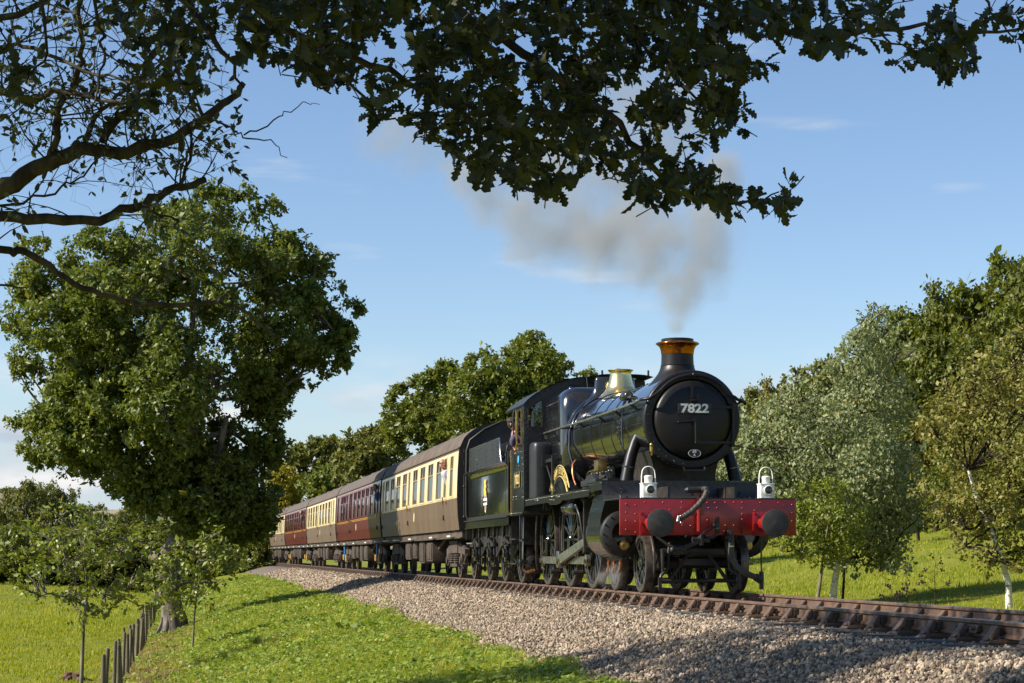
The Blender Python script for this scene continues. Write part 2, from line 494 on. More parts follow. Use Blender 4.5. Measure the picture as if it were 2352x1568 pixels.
# ================================================================== ground
def fbm(x, y, sc=1.0, seed=0):
    r = np.random.default_rng(seed)
    out = np.zeros_like(x, float); amp = 1.0; tot = 0
    for o in range(4):
        a = r.uniform(0, 6.28, 6); k = r.uniform(.6, 1.4, (3, 2)) * sc * 2 ** o
        out += amp * (np.sin(x * k[0, 0] + y * k[0, 1] + a[0]) + np.sin(x * k[1, 0] - y * k[1, 1] + a[1]) + np.sin(-x * k[2, 0] * .4 + y * k[2, 1] * 1.2 + a[2])) / 3
        tot += amp; amp *= .55
    return out / tot
lats = np.unique(np.concatenate([[-3000, -2000, -1300, -800, -500, -300, -200, -140, -100, -75, -58, -46, -37, -30, -25, -21, -18, -15.5, -13.5, -12, -11], np.arange(-10.2, -3.0, .3), np.arange(-3, 3.1, .5), np.arange(3.2, 14, .6), np.arange(14, 60, 2.0), [65, 72, 80, 90, 105, 125, 150, 200, 300, 500, 900, 1500]]))
ss = np.unique(np.concatenate([[-75, -66, -58, -52, -46, -41], np.arange(-37, 70, .75), np.arange(70, 150, 2.5), np.arange(150, 300, 10), [320, 360, 420, 500, 650, 850, 1150, 1480]]))
LA, SS = np.meshgrid(lats, ss)
GX, GY = tw(LA.ravel(), SS.ravel())
# beyond the track's end the sheet runs on straight
GZ = ground_z(GX, GY)
la = LA.ravel(); s_ = SS.ravel()
GZ = GZ - .07 * (1 - sm(3.0, 3.6, np.abs(la)))
nr, nc = LA.shape
idx = np.arange(nr * nc).reshape(nr, nc)
FQ = np.stack([idx[:-1, :-1].ravel(), idx[:-1, 1:].ravel(), idx[1:, 1:].ravel(), idx[1:, :-1].ravel()], 1)
gm = bpy.data.materials.new('meadow grass'); gm.use_nodes = True
t = gm.node_tree; p = t.nodes['Principled BSDF']; p.inputs['Roughness'].default_value = .9; p.inputs['Specular IOR Level'].default_value = .15
geo = N(t, 'ShaderNodeNewGeometry')
n1 = N(t, 'ShaderNodeTexNoise', i_Scale=.16, i_Detail=4.0); n2 = N(t, 'ShaderNodeTexNoise', i_Scale=1.7, i_Detail=6.0, i_Roughness=.7); n3 = N(t, 'ShaderNodeTexNoise', i_Scale=14.0, i_Detail=5.0, i_Roughness=.7)
for n_ in (n1, n2, n3): t.links.new(geo.outputs['Position'], n_.inputs['Vector'])
r1 = N(t, 'ShaderNodeValToRGB'); r1.color_ramp.elements[0].position = .36; r1.color_ramp.elements[1].position = .66
r1.color_ramp.elements[0].color = (.125, .165, .018, 1); r1.color_ramp.elements[1].color = (.26, .25, .036, 1)
r2 = N(t, 'ShaderNodeValToRGB'); r2.color_ramp.elements[0].position = .32; r2.color_ramp.elements[1].position = .68
r2.color_ramp.elements[0].color = (.55, .60, .5, 1); r2.color_ramp.elements[1].color = (1.25, 1.18, 1.05, 1)
ad = N(t, 'ShaderNodeMath', operation='MULTIPLY_ADD'); ad.inputs[1].default_value = .55
ad2 = N(t, 'ShaderNodeMath', operation='MULTIPLY'); ad2.inputs[1].default_value = .45
t.links.new(n1.outputs[0], ad2.inputs[0]); t.links.new(n2.outputs[0], ad.inputs[0]); t.links.new(ad2.outputs[0], ad.inputs[2]); t.links.new(ad.outputs[0], r1.inputs[0])
mm = N(t, 'ShaderNodeMix', data_type='RGBA', blend_type='MULTIPLY'); mm.inputs[0].default_value = 1
t.links.new(r1.outputs[0], mm.inputs[6]); t.links.new(n3.outputs[0], r2.inputs[0]); t.links.new(r2.outputs[0], mm.inputs[7])
at = N(t, 'ShaderNodeAttribute', attribute_name='earth')
me_ = N(t, 'ShaderNodeMix', data_type='RGBA'); me_.inputs[7].default_value = (.17, .105, .055, 1)
sc_ = N(t, 'ShaderNodeMath', operation='MULTIPLY'); rr = N(t, 'ShaderNodeMapRange'); rr.inputs[1].default_value, rr.inputs[2].default_value = .35, .6
t.links.new(n2.outputs[0], rr.inputs[0]); t.links.new(rr.outputs[0], sc_.inputs[0]); t.links.new(at.outputs['Fac'], sc_.inputs[1])
t.links.new(sc_.outputs[0], me_.inputs[0]); t.links.new(mm.outputs[2], me_.inputs[6]); t.links.new(me_.outputs[2], p.inputs['Base Color'])
bp = N(t, 'ShaderNodeBump', i_Strength=.7, i_Distance=.06); t.links.new(n3.outputs[0], bp.inputs['Height']); t.links.new(bp.outputs[0], p.inputs['Normal'])
gme = npmesh('ground', np.stack([GX, GY, GZ], 1), FQ, gm, True)
earth = np.clip(sm(-10.3, -9.3, la) * sm(-6.6, -8.4, la) * sm(60, 35, s_) * 1.3, 0, 1)
earth = np.maximum(earth, .9 * sm(40, 46, la))                     # woodland floor under the hillside trees
gme.attributes.new('earth', 'FLOAT', 'POINT').data.foreach_set('value', earth.astype(np.float32))
tag(inst('ground', gme), kind='structure')

# ------------------------------------------------------------------ ballast
M['ballast'] = mat('crushed ballast', (.21, .17, .13), .95, col2=(.12, .098, .082), scale=16, bump=1.0, bscale=26, lo=.3, hi=.62, spec=.15)
bl = np.array([-3.8, -3.4, -2.9, -2.4, -1.9, -1.6, -1.3, -.9, 0, .9, 1.3, 1.9, 2.6, 3.3])
bs = np.concatenate([np.arange(-40, 80, .8), np.arange(80, 320, 4)])
BL, BS = np.meshgrid(bl, bs)
bx_, by_ = tw(BL.ravel(), BS.ravel())
bz_ = ground_z(bx_, by_) + fbm(bx_, by_, 2.5, 5) * .012
edge = (np.abs(BL.ravel()) > 3.35)
bz_ = bz_ - np.where(edge, .14, 0)
i2 = np.arange(BL.size).reshape(BL.shape)
BF = np.stack([i2[:-1, :-1].ravel(), i2[:-1, 1:].ravel(), i2[1:, 1:].ravel(), i2[1:, :-1].ravel()], 1)
bal = inst('ballast_bed', npmesh('ballast_bed', np.stack([bx_, by_, bz_], 1), BF, M['ballast'], True))
tag(bal, kind='structure')

# ------------------------------------------------------------------ scattered instances (stones, tufts)
def scatter(name, pts, rot, scl, pick, protos, label=None, cat=None, parent=None):
    me = bpy.data.meshes.new(name)
    me.vertices.add(len(pts)); me.vertices.foreach_set('co', np.asarray(pts, np.float32).ravel())
    me.attributes.new('rot', 'FLOAT_VECTOR', 'POINT').data.foreach_set('vector', np.asarray(rot, np.float32).ravel())
    me.attributes.new('scl', 'FLOAT', 'POINT').data.foreach_set('value', np.asarray(scl, np.float32))
    me.attributes.new('pick', 'INT', 'POINT').data.foreach_set('value', np.asarray(pick, np.int32))
    o = inst(name, me, parent)
    c = bpy.data.collections.new(name + ' pieces')
    for k, pm in enumerate(protos):
        c.objects.link(bpy.data.objects.new('piece%02d' % k, pm))
    ng = bpy.data.node_groups.new(name, 'GeometryNodeTree')
    ng.interface.new_socket('Geometry', in_out='INPUT', socket_type='NodeSocketGeometry')
    ng.interface.new_socket('Geometry', in_out='OUTPUT', socket_type='NodeSocketGeometry')
    gi = N(ng, 'NodeGroupInput'); go = N(ng, 'NodeGroupOutput')
    ci = N(ng, 'GeometryNodeCollectionInfo'); ci.inputs[0].default_value = c; ci.inputs[1].default_value = True; ci.inputs[2].default_value = True
    ip = N(ng, 'GeometryNodeInstanceOnPoints'); ip.inputs['Pick Instance'].default_value = True
    def attr(nm, typ):
        a = N(ng, 'GeometryNodeInputNamedAttribute', data_type=typ); a.inputs[0].default_value = nm
        return a.outputs[0]
    K = ng.links.new
    K(gi.outputs[0], ip.inputs['Points']); K(ci.outputs[0], ip.inputs['Instance'])
    K(attr('pick', 'INT'), ip.inputs['Instance Index']); K(attr('rot', 'FLOAT_VECTOR'), ip.inputs['Rotation']); K(attr('scl', 'FLOAT'), ip.inputs['Scale'])
    K(ip.outputs[0], go.inputs[0])
    md = o.modifiers.new('scatter', 'NODES'); md.node_group = ng
    tag(o, label, cat, None, 'stuff')
    return o
stone_m = instmat('ballast stone', [(.105, .080, .058), (.215, .165, .118), (.36, .28, .20), (.50, .405, .30), (.27, .145, .085)], 0, .9, [0, .3, .62, .93, 1], .2)
stones = []
for k in range(8):
    bm = bmesh.new(); bmesh.ops.create_icosphere(bm, subdivisions=1, radius=.5)
    sx = np.array([rng.uniform(.85, 1.3), rng.uniform(.65, .95), rng.uniform(.5, .8)])
    for v in bm.verts:
        f_ = rng.uniform(.72, 1.12)
        v.co = Vector((v.co.x * sx[0] * f_, v.co.y * sx[1] * f_, v.co.z * sx[2] * f_))
    me = bpy.data.meshes.new('stone'); bm.to_mesh(me); bm.free(); me.materials.append(stone_m); stones.append(me)
def field_pts(n, s0, s1, l0, l1):
    s = rng.uniform(s0, s1, n); l = rng.uniform(l0, l1, n)
    x, y = tw(l, s)
    return l, s, x, y
P_, SC_ = [], []
for (s0, s1, dens, size) in ((-19, -6, 800, .041), (-6, 8, 600, .043), (8, 34, 300, .058), (34, 90, 100, .09)):
    n = int((s1 - s0) * 3.4 * dens)
    l, s, x, y = field_pts(n, s0, s1, -4.1, -.62)
    e = -3.45 + .38 * fbm(s * 1.1, l * .3, 1.3, 3) + rng.normal(0, .10, n)
    k = l > e
    x, y = x[k], y[k]
    P_.append(np.stack([x, y, ground_z(x, y) + rng.uniform(-.008, .022, len(x))], 1)); SC_.append(size * rng.lognormal(0, .28, len(x)))
for (s0, s1, l0, l1, dens) in ((-19, -1, -.7, 1.6, 230), (-19, 20, 1.2, 2.8, 60)):
    n = int((s1 - s0) * (l1 - l0) * dens); l, s, x, y = field_pts(n, s0, s1, l0, l1)
    P_.append(np.stack([x, y, ground_z(x, y) + rng.uniform(-.008, .02, n)], 1)); SC_.append(.055 * rng.lognormal(0, .25, n))
# strays thrown down on the grass
l, s, x, y = field_pts(500, -18, 30, -5.2, -3.3)
P_.append(np.stack([x, y, ground_z(x, y)], 1)); SC_.append(.05 * rng.lognormal(0, .3, len(x)))
P_ = np.concatenate(P_); SC_ = np.concatenate(SC_)
scatter('ballast_stones', P_, rng.uniform(0, 6.28, (len(P_), 3)), SC_, rng.integers(0, 8, len(P_)), stones, 'loose pale grey and brown crushed ballast stones beside the rails', 'ballast')

def blade_proto(nb, h, spread, w, mat_, lean=.5, seg=2):
    V, F3 = [], []
    for b in range(nb):
        a = rng.uniform(0, 6.28); r = spread * math.sqrt(rng.uniform(0, 1))
        bx0, by0 = r * math.cos(a), r * math.sin(a)
        d = rng.uniform(0, 6.28); ln = rng.uniform(.1, 1) * lean; hh = h * rng.uniform(.55, 1.1); ww = w * rng.uniform(.7, 1.2)
        px_, py_ = -math.sin(d) * ww * .5, math.cos(d) * ww * .5
        b0 = len(V)
        for j in range(seg + 1):
            t_ = j / seg
            cx = bx0 + math.cos(d) * ln * hh * t_ ** 1.8; cy = by0 + math.sin(d) * ln * hh * t_ ** 1.8; cz = hh * t_ * (1 - .25 * ln * t_)
            k_ = (1 - t_) ** .6
            if j < seg:
                V += [(cx - px_ * k_, cy - py_ * k_, cz), (cx + px_ * k_, cy + py_ * k_, cz)]
            else:
                V += [(cx, cy, cz)]
        for j in range(seg - 1):
            q = b0 + 2 * j
            F3 += [(q, q + 1, q + 3), (q, q + 3, q + 2)]
        q = b0 + 2 * (seg - 1)
        F3.append((q, q + 1, q + 2))
    me = npmesh('tuft', V, F3, mat_)
    return me
def weed_proto(nl, spread, size, mat_):
    V, F4 = [], []
    for b in range(nl):
        a = rng.uniform(0, 6.28); r = spread * math.sqrt(rng.uniform(0, 1)); c = np.array([r * math.cos(a), r * math.sin(a), rng.uniform(.01, .08)])
        u = rng.normal(0, 1, 3) * (1, 1, .35); u /= np.linalg.norm(u); w = np.cross(u, rng.normal(0, .35, 3) + (0, 0, 1)); w /= np.linalg.norm(w)
        s = size * rng.uniform(.6, 1.2); b0 = len(V)
        V += [c - u * s * .5, c + w * s * .4, c + u * s * .5, c - w * s * .4]; F4.append((b0, b0 + 1, b0 + 2, b0 + 3))
    return npmesh('weed', V, F4, mat_)
g_near = instmat('bank grass', [(.17, .225, .020), (.275, .325, .03), (.40, .40, .05), (.50, .42, .13)], .35, .6, [0, .45, .88, 1])
g_field = instmat('field grass', [(.18, .235, .018), (.275, .32, .028), (.38, .36, .05)], .35, .6)
g_dry = instmat('dry grass', [(.30, .22, .10), (.44, .34, .16)], .3, .8)
g_weed = instmat('ground weeds', [(.12, .19, .024), (.21, .285, .04), (.32, .37, .07)], .3, .5)
protos = [blade_proto(18, .085, .11, .010, g_near, 1.0, 2) for k in range(3)] + [blade_proto(12, .15, .08, .009, g_near, .8, 3) for k in range(2)] + [weed_proto(18, .13, .06, g_weed) for k in range(3)] + [blade_proto(13, .09, .13, .010, g_dry, 1.3, 2) for k in range(2)]
def bank(n, s0, s1, l0, l1, weights, size):
    l, s, x, y = field_pts(n, s0, s1, l0, l1)
    e = -3.5 + .38 * fbm(s * 1.1, l * .3, 1.3, 3) + rng.normal(0, .12, n)
    k = l < e
    l, s, x, y = l[k], s[k], x[k], y[k]
    patch = fbm(x, y, .9, 11); patch2 = fbm(x, y, .6, 12)
    brown = sm(-10.3, -9.2, l) * sm(-6.8, -8.6, l) * sm(60, 30, s)
    u = rng.uniform(0, 1, len(l)); typ = np.zeros(len(l), int)
    wd = .42 + .6 * patch; dry = .06 + .38 * (patch2 > .22) + .55 * brown
    typ = np.where(u < dry, rng.integers(8, 10, len(l)), np.where(u < dry + wd * (1 - dry), rng.integers(5, 8, len(l)), rng.integers(0, 5, len(l))))
    keep = rng.uniform(0, 1, len(l)) > .55 * brown
    sc = size * rng.lognormal(0, .25, len(l))
    return x[keep], y[keep], typ[keep], sc[keep]
xs, ys, tp, sc = [np.concatenate(a) for a in zip(bank(34000, -14, 8, -9.4, -3.0, 0, .85), bank(32000, 8, 40, -9.4, -3.0, 0, 1.15), bank(9000, 40, 95, -9.6, -3.0, 0, 1.7))]
scatter('bank_grass', np.stack([xs, ys, ground_z(xs, ys) - .01], 1), np.stack([rng.normal(0, .12, len(xs)), rng.normal(0, .12, len(xs)), rng.uniform(0, 6.28, len(xs))], 1), sc, tp, protos, 'short rough grass and weeds on the sunny embankment slope', 'grass')
fp = [blade_proto(16, .085, .17, .014, g_field, 1.0, 2) for k in range(3)]
def fpts(n, s0, s1, l0, l1, size):
    l, s, x, y = field_pts(n, s0, s1, l0, l1)
    return x, y, size * rng.lognormal(0, .3, n) * (1 + .35 * fbm(x, y, .35, 9))
xs, ys, sc = [np.concatenate(a) for a in zip(fpts(15000, -10, 60, -26, -9.3, 1.1), fpts(9000, 40, 150, -45, -9.3, 1.8))]
scatter('left_field_grass', np.stack([xs, ys, ground_z(xs, ys) - .01], 1), np.stack([0 * xs, 0 * xs, rng.uniform(0, 6.28, len(xs))], 1), sc, rng.integers(0, 3, len(xs)), fp, 'bright grass of the low field left of the fence', 'grass')
xs, ys, sc = [np.concatenate(a) for a in zip(fpts(16000, -12, 40, 3.2, 26, 1.0), fpts(9000, 30, 110, 3.2, 42, 1.6))]
scatter('right_field_grass', np.stack([xs, ys, ground_z(xs, ys) - .01], 1), np.stack([0 * xs, 0 * xs, rng.uniform(0, 6.28, len(xs))], 1), sc, rng.integers(0, 3, len(xs)), fp, 'bright sunlit pasture grass rising behind the locomotive', 'grass')

# ================================================================== railway track
track = tag(empty('railway_track'), kind='structure')
def rail_profile():
    h = [(.010, -.150), (.034, -.146), (.034, -.122), (.011, -.108), (.010, -.045), (.034, -.034), (.035, -.012), (.028, -.002), (.012, 0)]
    return h + [(-a, b) for (a, b) in reversed(h)]
RP = rail_profile()
rs = np.concatenate([np.arange(-45, 60, 1.0), np.arange(60, 290, 3.0)])
for side in (-1, 1):
    V = []
    for s in rs:
        lo = np.array([a for a, b in RP]) + side * .752
        x, y = tw(lo, np.full(len(lo), s)); z = float(track_z(s))
        V += [(x[i], y[i], z + RP[i][1]) for i in range(len(lo))]
    m_ = len(RP); F4 = []
    for i in range(len(rs) - 1):
        for k in range(m_):
            k2 = (k + 1) % m_
            F4.append((i * m_ + k, i * m_ + k2, (i + 1) * m_ + k2, (i + 1) * m_ + k))
    me = npmesh('rail', V, F4, M['rust'])
    me.materials.append(M['railtop'])
    mi = np.zeros(len(F4), int)
    for i in range(len(rs) - 1):
        for k in (7, 8, 9): mi[i * m_ + k] = 1
    me.polygons.foreach_set('material_index', mi.astype(np.int32))
    inst('rail', me, track)
slm = MB().box((0, 0, -.26), (2.6, .255, .13)).mesh('sleeper', M['sleeper'], 0, .012)
slb = MB().bx(-1.3, -.3, -.12, .13, -.325, -.19).bx(-.3, .5, -.125, .12, -.325, -.192).bx(.5, 1.29, -.125, .125, -.325, -.188).mesh('sleeper', M['sleeper'], 0, .012)
def chair_mesh():
    b = MB()
    b.prism([(-.20, -.19), (.20, -.19), (.19, -.165), (.12, -.152), (-.12, -.152), (-.19, -.165)], -.10, .10)
    # outer jaw leaning against the rail (outer side is -x), wide at the foot
    for (y0, y1, k) in ((-.045, .045, 1),):
        v = [(-.195, -.155), (-.085, -.155), (-.072, -.045), (-.10, -.035), (-.135, -.09)]
        n0 = len(b.v)
        b.prism(v, y0 * 1.3, y1 * 1.3)
    b.prism([(.185, -.155), (.03, -.155), (.014, -.11), (.016, -.05), (.05, -.052), (.085, -.10)], -.05, .05)
    b.cyl((-.155, -.07, -.16), (-.155, -.07, -.12), .02, n=8).cyl((.16, .06, -.16), (.16, .06, -.12), .02, n=8)
    return b.mesh('rail_chair', M['iron'], 30, .006)
chm = chair_mesh()
keyw = MB().prism([(-.072, -.128), (-.013, -.12), (-.012, -.047), (-.068, -.050)], -.065, .125).mesh('key', M['oakkey'], 0, .004)
kb = MB()
for q in range(3):
    a = np.linspace(-.6, 4.6, 12)
    kb.tube([(-.042 + .002 * q, .05 + .028 * q + .03 * math.cos(v) * .5, -.085 + .034 * math.sin(v)) for v in a], .011, 6)
keys = kb.mesh('key', M['iron'], 60)
PITCH = .748
k0, k1 = int(-19 / PITCH), int(118 / PITCH)
for k in range(k0, k1):
    s = k * PITCH + .18 + random.uniform(-.02, .02)
    x, y, h = path(s); z = float(track_z(s))
    rot = (0, 0, h + random.uniform(-.012, .012))
    if s < 60:
        inst('sleeper', slm if k % 3 else slb, track, (x, y, z + random.uniform(-.004, .004)), rot)
    for side in (-1, 1):
        if side == 1 and s > 20: continue
        cx, cy = tw(np.array([side * .752]), np.array([s]))
        ch = inst('rail_chair', chm, track, (cx[0], cy[0], z), (0, 0, h + (0 if side < 0 else math.pi)))
        if s < 45:
            inst('key', keys if random.random() < .45 else keyw, ch)
# rail joint with fishplates
x, y = tw(np.array([-.752]), np.array([-13.3])); h = path(-13.3)[2]
b = MB().prism([(-.075, -.118), (-.02, -.10), (-.02, -.05), (-.045, -.048)], -.24, .24)
for q in (-.18, -.065, .065, .18): b.cyl((-.10, q, -.08), (-.02, q, -.08), .02, n=6)
b.build('fishplate', M['iron'], track, 30, 0, (x[0], y[0], float(track_z(-13.3))), (0, 0, h))
# ================================================================== lettering
def text_mesh(txt, size, ext, mat_, bold=.0, align='CENTER'):
    cu = bpy.data.curves.new('letters', 'FONT')
    cu.body = txt; cu.size = size; cu.extrude = ext; cu.align_x = align; cu.align_y = 'CENTER'; cu.offset = bold; cu.resolution_u = 4
    cu.materials.append(mat_)
    o = bpy.data.objects.new('letters', cu); COL.objects.link(o)
    bpy.context.view_layer.update()
    dg = bpy.context.evaluated_depsgraph_get()
    me = bpy.data.meshes.new_from_object(o.evaluated_get(dg))
    bpy.data.objects.remove(o)
    if not me.materials: me.materials.append(mat_)
    return me
FRONT = (R(90), 0, 0)                   # text plane facing -y
SIDE = (R(90), 0, R(-90))               # text plane facing -x

# ================================================================== wheels
def wheel_meshes(r, ns, tread_mat, hub=.13, crank=None, face=.0, spoke_w=.055, bal=None):
    """wheel in its own frame: axle along x, outer face towards -x at x = -.06"""
    ty = MB().lathe([(r - .075, -.06), (r - .004, -.06), (r, -.052), (r + .003, .045), (r + .028, .055), (r + .028, .078), (r - .02, .082), (r - .075, .082)], axis='x', n=48, closed=True)
    w = MB().lathe([(r - .074, -.045), (r - .074, .06), (r - .125, .05), (r - .125, -.035)], axis='x', n=48, closed=True)
    w.lathe([(0.001, -.075), (hub * .62, -.075), (hub * .7, -.06), (hub, -.055), (hub * 1.15, .05), (.001, .05)], axis='x', n=20)
    for k in range(ns):
        a = 2 * math.pi * k / ns
        d = Vector((0, math.cos(a), math.sin(a))); q = Vector((0, -math.sin(a), math.cos(a)))
        rows = []
        for (rr_, ww) in ((hub * .8, spoke_w * 1.15), (r - .10, spoke_w * .8)):
            row = []
            for (ax, b_) in ((-.032, 0), (-.02, .5), (.03, .4), (.04, 0), (.03, -.4), (-.02, -.5), (-.032, 0)):
                p = d * rr_ + q * b_ * ww
                row.append((ax, p.y, p.z))
            rows.append(row)
        w.sheet(rows)
    if bal:
        a0, a1 = bal
        w.lathe([(r - .30, -.048), (r - .11, -.048), (r - .11, .04), (r - .30, .04)], axis='x', n=10, a0=a0, a1=a1, closed=True)
    if crank:
        cx, cy = crank
        d = Vector((0, cx, cy)); u = d.normalized(); q = Vector((0, -u.z, u.y))
        pts = []
        for (t_, ww) in ((-.12, .11), (.0, .15), (.5, .13), (1.0, .11), (1.25, .06)):
            pts.append((t_, ww))
        poly = [(d.y * t_ + q.y * ww, d.z * t_ + q.z * ww) for t_, ww in pts] + [(d.y * t_ - q.y * ww, d.z * t_ - q.z * ww) for t_, ww in reversed(pts)]
        w.prism(poly, -.082, -.03, 'x')
    return w.mesh('wheel', M['wheel'], 35), ty.mesh('tyre', tread_mat, 30)
def put_wheel(name, parent, meshes, s, z, side, lat=.75, roll=0):
    o = inst(name, meshes[0], parent, (side * lat, s, z), (roll, 0, 0 if side < 0 else math.pi))
    inst('tyre', meshes[1], o)
    return o

# ================================================================== steam locomotive
lx, ly, lh = path(0)
loco = empty('steam_locomotive', (lx, ly, 0), (-.0038, 0, lh))
tag(loco, 'black steam locomotive with red buffer beam and copper capped chimney, numbered 7822', 'locomotive')
BZ = 2.675
CRANK = (.05, -.375)
wd = wheel_meshes(.8635, 18, M['tyre'], .15, CRANK, bal=(R(60), R(120)))
wb = wheel_meshes(.457, 10, M['tyre'], .11)
AX = (3.76, 5.89, 8.255)
for s in AX:
    for side in (-1, 1): put_wheel('driving_wheel', loco, wd, s, .8635, side)
for s in (0, 1.90):
    for side in (-1, 1): put_wheel('bogie_wheel', loco, wb, s, .457, side)
for s in AX + (0, 1.90): MB().cyl((-.72, s, .8635 if s > 3 else .457), (.72, s, .8635 if s > 3 else .457), .085, n=12).build('axle', M['grimy'], loco)
# main frames
b = MB()
for sx in (-1, 1):
    poly = [(-.72, .95), (-.72, 1.62), (9.6, 1.62), (9.6, 1.0), (8.9, .72), (3.2, .72), (2.6, 1.05), (.3, 1.05)]
    b.prism(poly, sx * .50, sx * .535, 'x')
b.bx(-.5, .5, 2.4, 2.45, .9, 1.6).bx(-.5, .5, 4.8, 4.85, .75, 1.6).bx(-.5, .5, 7.1, 7.15, .7, 1.6)
b.bx(-.5, .5, -.45, 9.5, 1.30, 1.34)
b.build('main_frame', M['grimy'], loco, 30)
b = MB().bx(-.62, .62, 6.6, 8.9, .55, 1.6)
b.build('ashpan', M['grimy'], loco, 30, .03)
# bogie frame
b = MB()
for sx in (-1, 1):
    b.prism([(-.55, .30), (-.55, .66), (.3, .72), (.95, .85), (1.6, .72), (2.4, .66), (2.4, .36), (1.5, .52), (.4, .52)], sx * .55, sx * .585, 'x')
    b.bx(sx * .58, sx * .66, -.12, .12, .34, .6).bx(sx * .58, sx * .66, 1.78, 2.02, .34, .6)
b.bx(-.55, .55, .75, 1.1, .6, .85).bx(-.56, .56, -.45, -.40, .58, .68)
b.build('bogie_frame', M['grimy'], loco, 30, .01)
b = MB().tube([(-.62, -.42, .185), (.60, -.42, .185)], .034, 10).tube([(-.62, -.42, .185), (-.42, -.42, .185)], .05, 10)
b.tube([(-.42, -.44, .22), (-.14, -.44, .60), (.16, -.44, .60), (.44, -.44, .22)], .03, 8).bx(-.4, .4, -.46, -.42, .60, .66)
b.bx(-.26, .26, -.30, -.26, .42, .52)
b.build('bogie_stay', M['grimy'], loco, 30)
for sx in (-1, 1):
    b = MB().tube([(sx * .44, -.46, .78), (sx * .47, -.47, .58), (sx * .49, -.50, .36), (sx * .60, -.56, .27), (sx * .62, -.57, .20), (sx * .62, -.57, .06)], .026, 8)
    b.bx(sx * .60, sx * .65, -.60, -.56, .05, .24)
    b.build('guard_iron', M['grimy'], loco, 40)

# ---- buffer beam with its rivets, buffers, coupling and pipes
BF_ = -.80
beam = MB().bx(-1.36, 1.36, BF_, BF_ + .045, .872, 1.412).build('buffer_beam', M['red'], loco, 30, .012)
rivm = MB().sphere((0, 0, 0), .017, 10, 6, sc=(1, 1.15, 1)).mesh('rivet', M['red'], 60)
rv = []
for z in (1.335, 1.21, 1.085, .955): rv += [(-1.265, z), (1.295, z)]
for z in (1.315, 1.19, 1.075, .915): rv += [(-1.12, z)]
rv += [(-.98, 1.365), (-.70, 1.365), (-.41, 1.365), (-.415, 1.285), (-.60, 1.25), (-.41, 1.10), (-.405, 1.02), (-.28, 1.015), (.26, 1.365), (.39, 1.365), (.52, 1.365), (.80, 1.365), (1.08, 1.36), (.52, 1.28), (.52, 1.195), (.52, 1.11), (.71, 1.245), (.715, 1.06), (1.16, 1.31), (.26, 1.02), (.39, 1.02), (.24, .93), (-.02, 1.36), (.10, 1.36), (.13, 1.28), (-.02, 1.10), (.0, 1.28)]
for (x, z) in rv: inst('rivet', rivm, beam, (x, BF_ - .001, z), (random.uniform(-.2, .2), 0, 0))
for sx in (-1, 1):
    c = sx * .87
    bf = MB().bx(c - .195, c + .195, BF_ - .03, BF_ - .001, .862, 1.225).build('buffer', M['red'], loco, 30, .012)
    MB().lathe([(.125, BF_ - .03), (.115, BF_ - .07), (.105, BF_ - .25), (.098, BF_ - .34), (.001, BF_ - .34)], (c, 0, 1.045), 'y', 28).build('shank', M['red'], bf, 30)
    MB().lathe([(.05, BF_ - .33), (.05, BF_ - .49), (.10, BF_ - .51), (.195, BF_ - .535), (.207, BF_ - .55), (.205, BF_ - .565), (.16, BF_ - .575), (.10, BF_ - .585), (.001, BF_ - .59)], (c, 0, 1.045), 'y', 40).build('head', M['rubber'], bf, 40)
    for (ox, oz) in ((-.16, .15), (.16, .15), (-.16, -.15), (.16, -.15), (-.165, 0)):
        MB().cyl((c + ox, BF_ - .055, 1.045 + oz), (c + ox, BF_ - .028, 1.045 + oz), .022, n=6).build('bolt', M['red'], bf, 0)
hk = MB().prism([(-.80, 1.04), (-1.0, 1.055), (-1.10, 1.15), (-1.13, 1.14), (-1.10, 1.02), (-1.13, .96), (-1.07, .90), (-.98, .94), (-.93, 1.0), (-.8, 1.0)], .03, .085, 'x')
hk.build('draw_hook', M['grimy'], loco, 30, .01)
b = MB()
for o_ in (-.10, .10):
    b.tube([(.055 + o_ * .35, -1.04, 1.00), (.0 + o_, -1.03, .92), (-.17 + o_ * .8, -1.02, .80)], .018, 8)
b.tube([(-.31, -1.02, .815), (-.04, -1.02, .79)], .034, 8)
b.tube([(-.17, -1.02, .86), (-.17, -1.02, .72)], .035, 10).tube([(-.17, -1.02, .80), (-.40, -1.0, .69), (-.56, -.99, .66)], [.028, .028, .05], 8)
for o_ in (-.05, .05):
    b.tube([(-.20 + o_, -1.03, .79), (-.34 + o_, -1.02, .72), (-.50 + o_, -1.0, .68)], .015, 6)
b.tube([(-.83, -.90, .86), (-.66, -.96, .72), (-.44, -1.0, .665)], .022, 8).sphere((-.44, -1.0, .66), .05).sphere((-.60, -1.0, .655), .045)
b.build('screw_coupling', M['grimy'], loco, 50)
# vacuum brake stand pipe and its corrugated hose
vp = MB().tube([(-.175, -.90, .93), (-.175, -.90, 1.56)], .034, 14).build('vacuum_pipe', M['red'], loco, 40)
MB().bx(-.27, -.09, -.89, -.845, 1.18, 1.245).cyl((-.245, -.91, 1.213), (-.245, -.84, 1.213), .02, n=6).build('bracket', M['red'], vp, 0, .008)
b = MB().tube([(-.36, -.93, 1.545), (-.08, -.93, 1.555)], .046, 12).tube([(-.40, -.93, 1.543), (-.36, -.93, 1.545)], [.02, .046], 10).bx(-.30, -.26, -.95, -.90, 1.46, 1.55).bx(-.09, -.06, -1.0, -.88, 1.42, 1.60)
b.build('elbow', M['grimy'], vp, 40)
cp = [(-.12, -.96, 1.56), (-.10, -1.02, 1.555), (-.10, -1.06, 1.51), (-.13, -1.08, 1.44), (-.22, -1.09, 1.33), (-.34, -1.10, 1.22), (-.46, -1.10, 1.145), (-.52, -1.10, 1.12)]
hp, hr_ = [], []
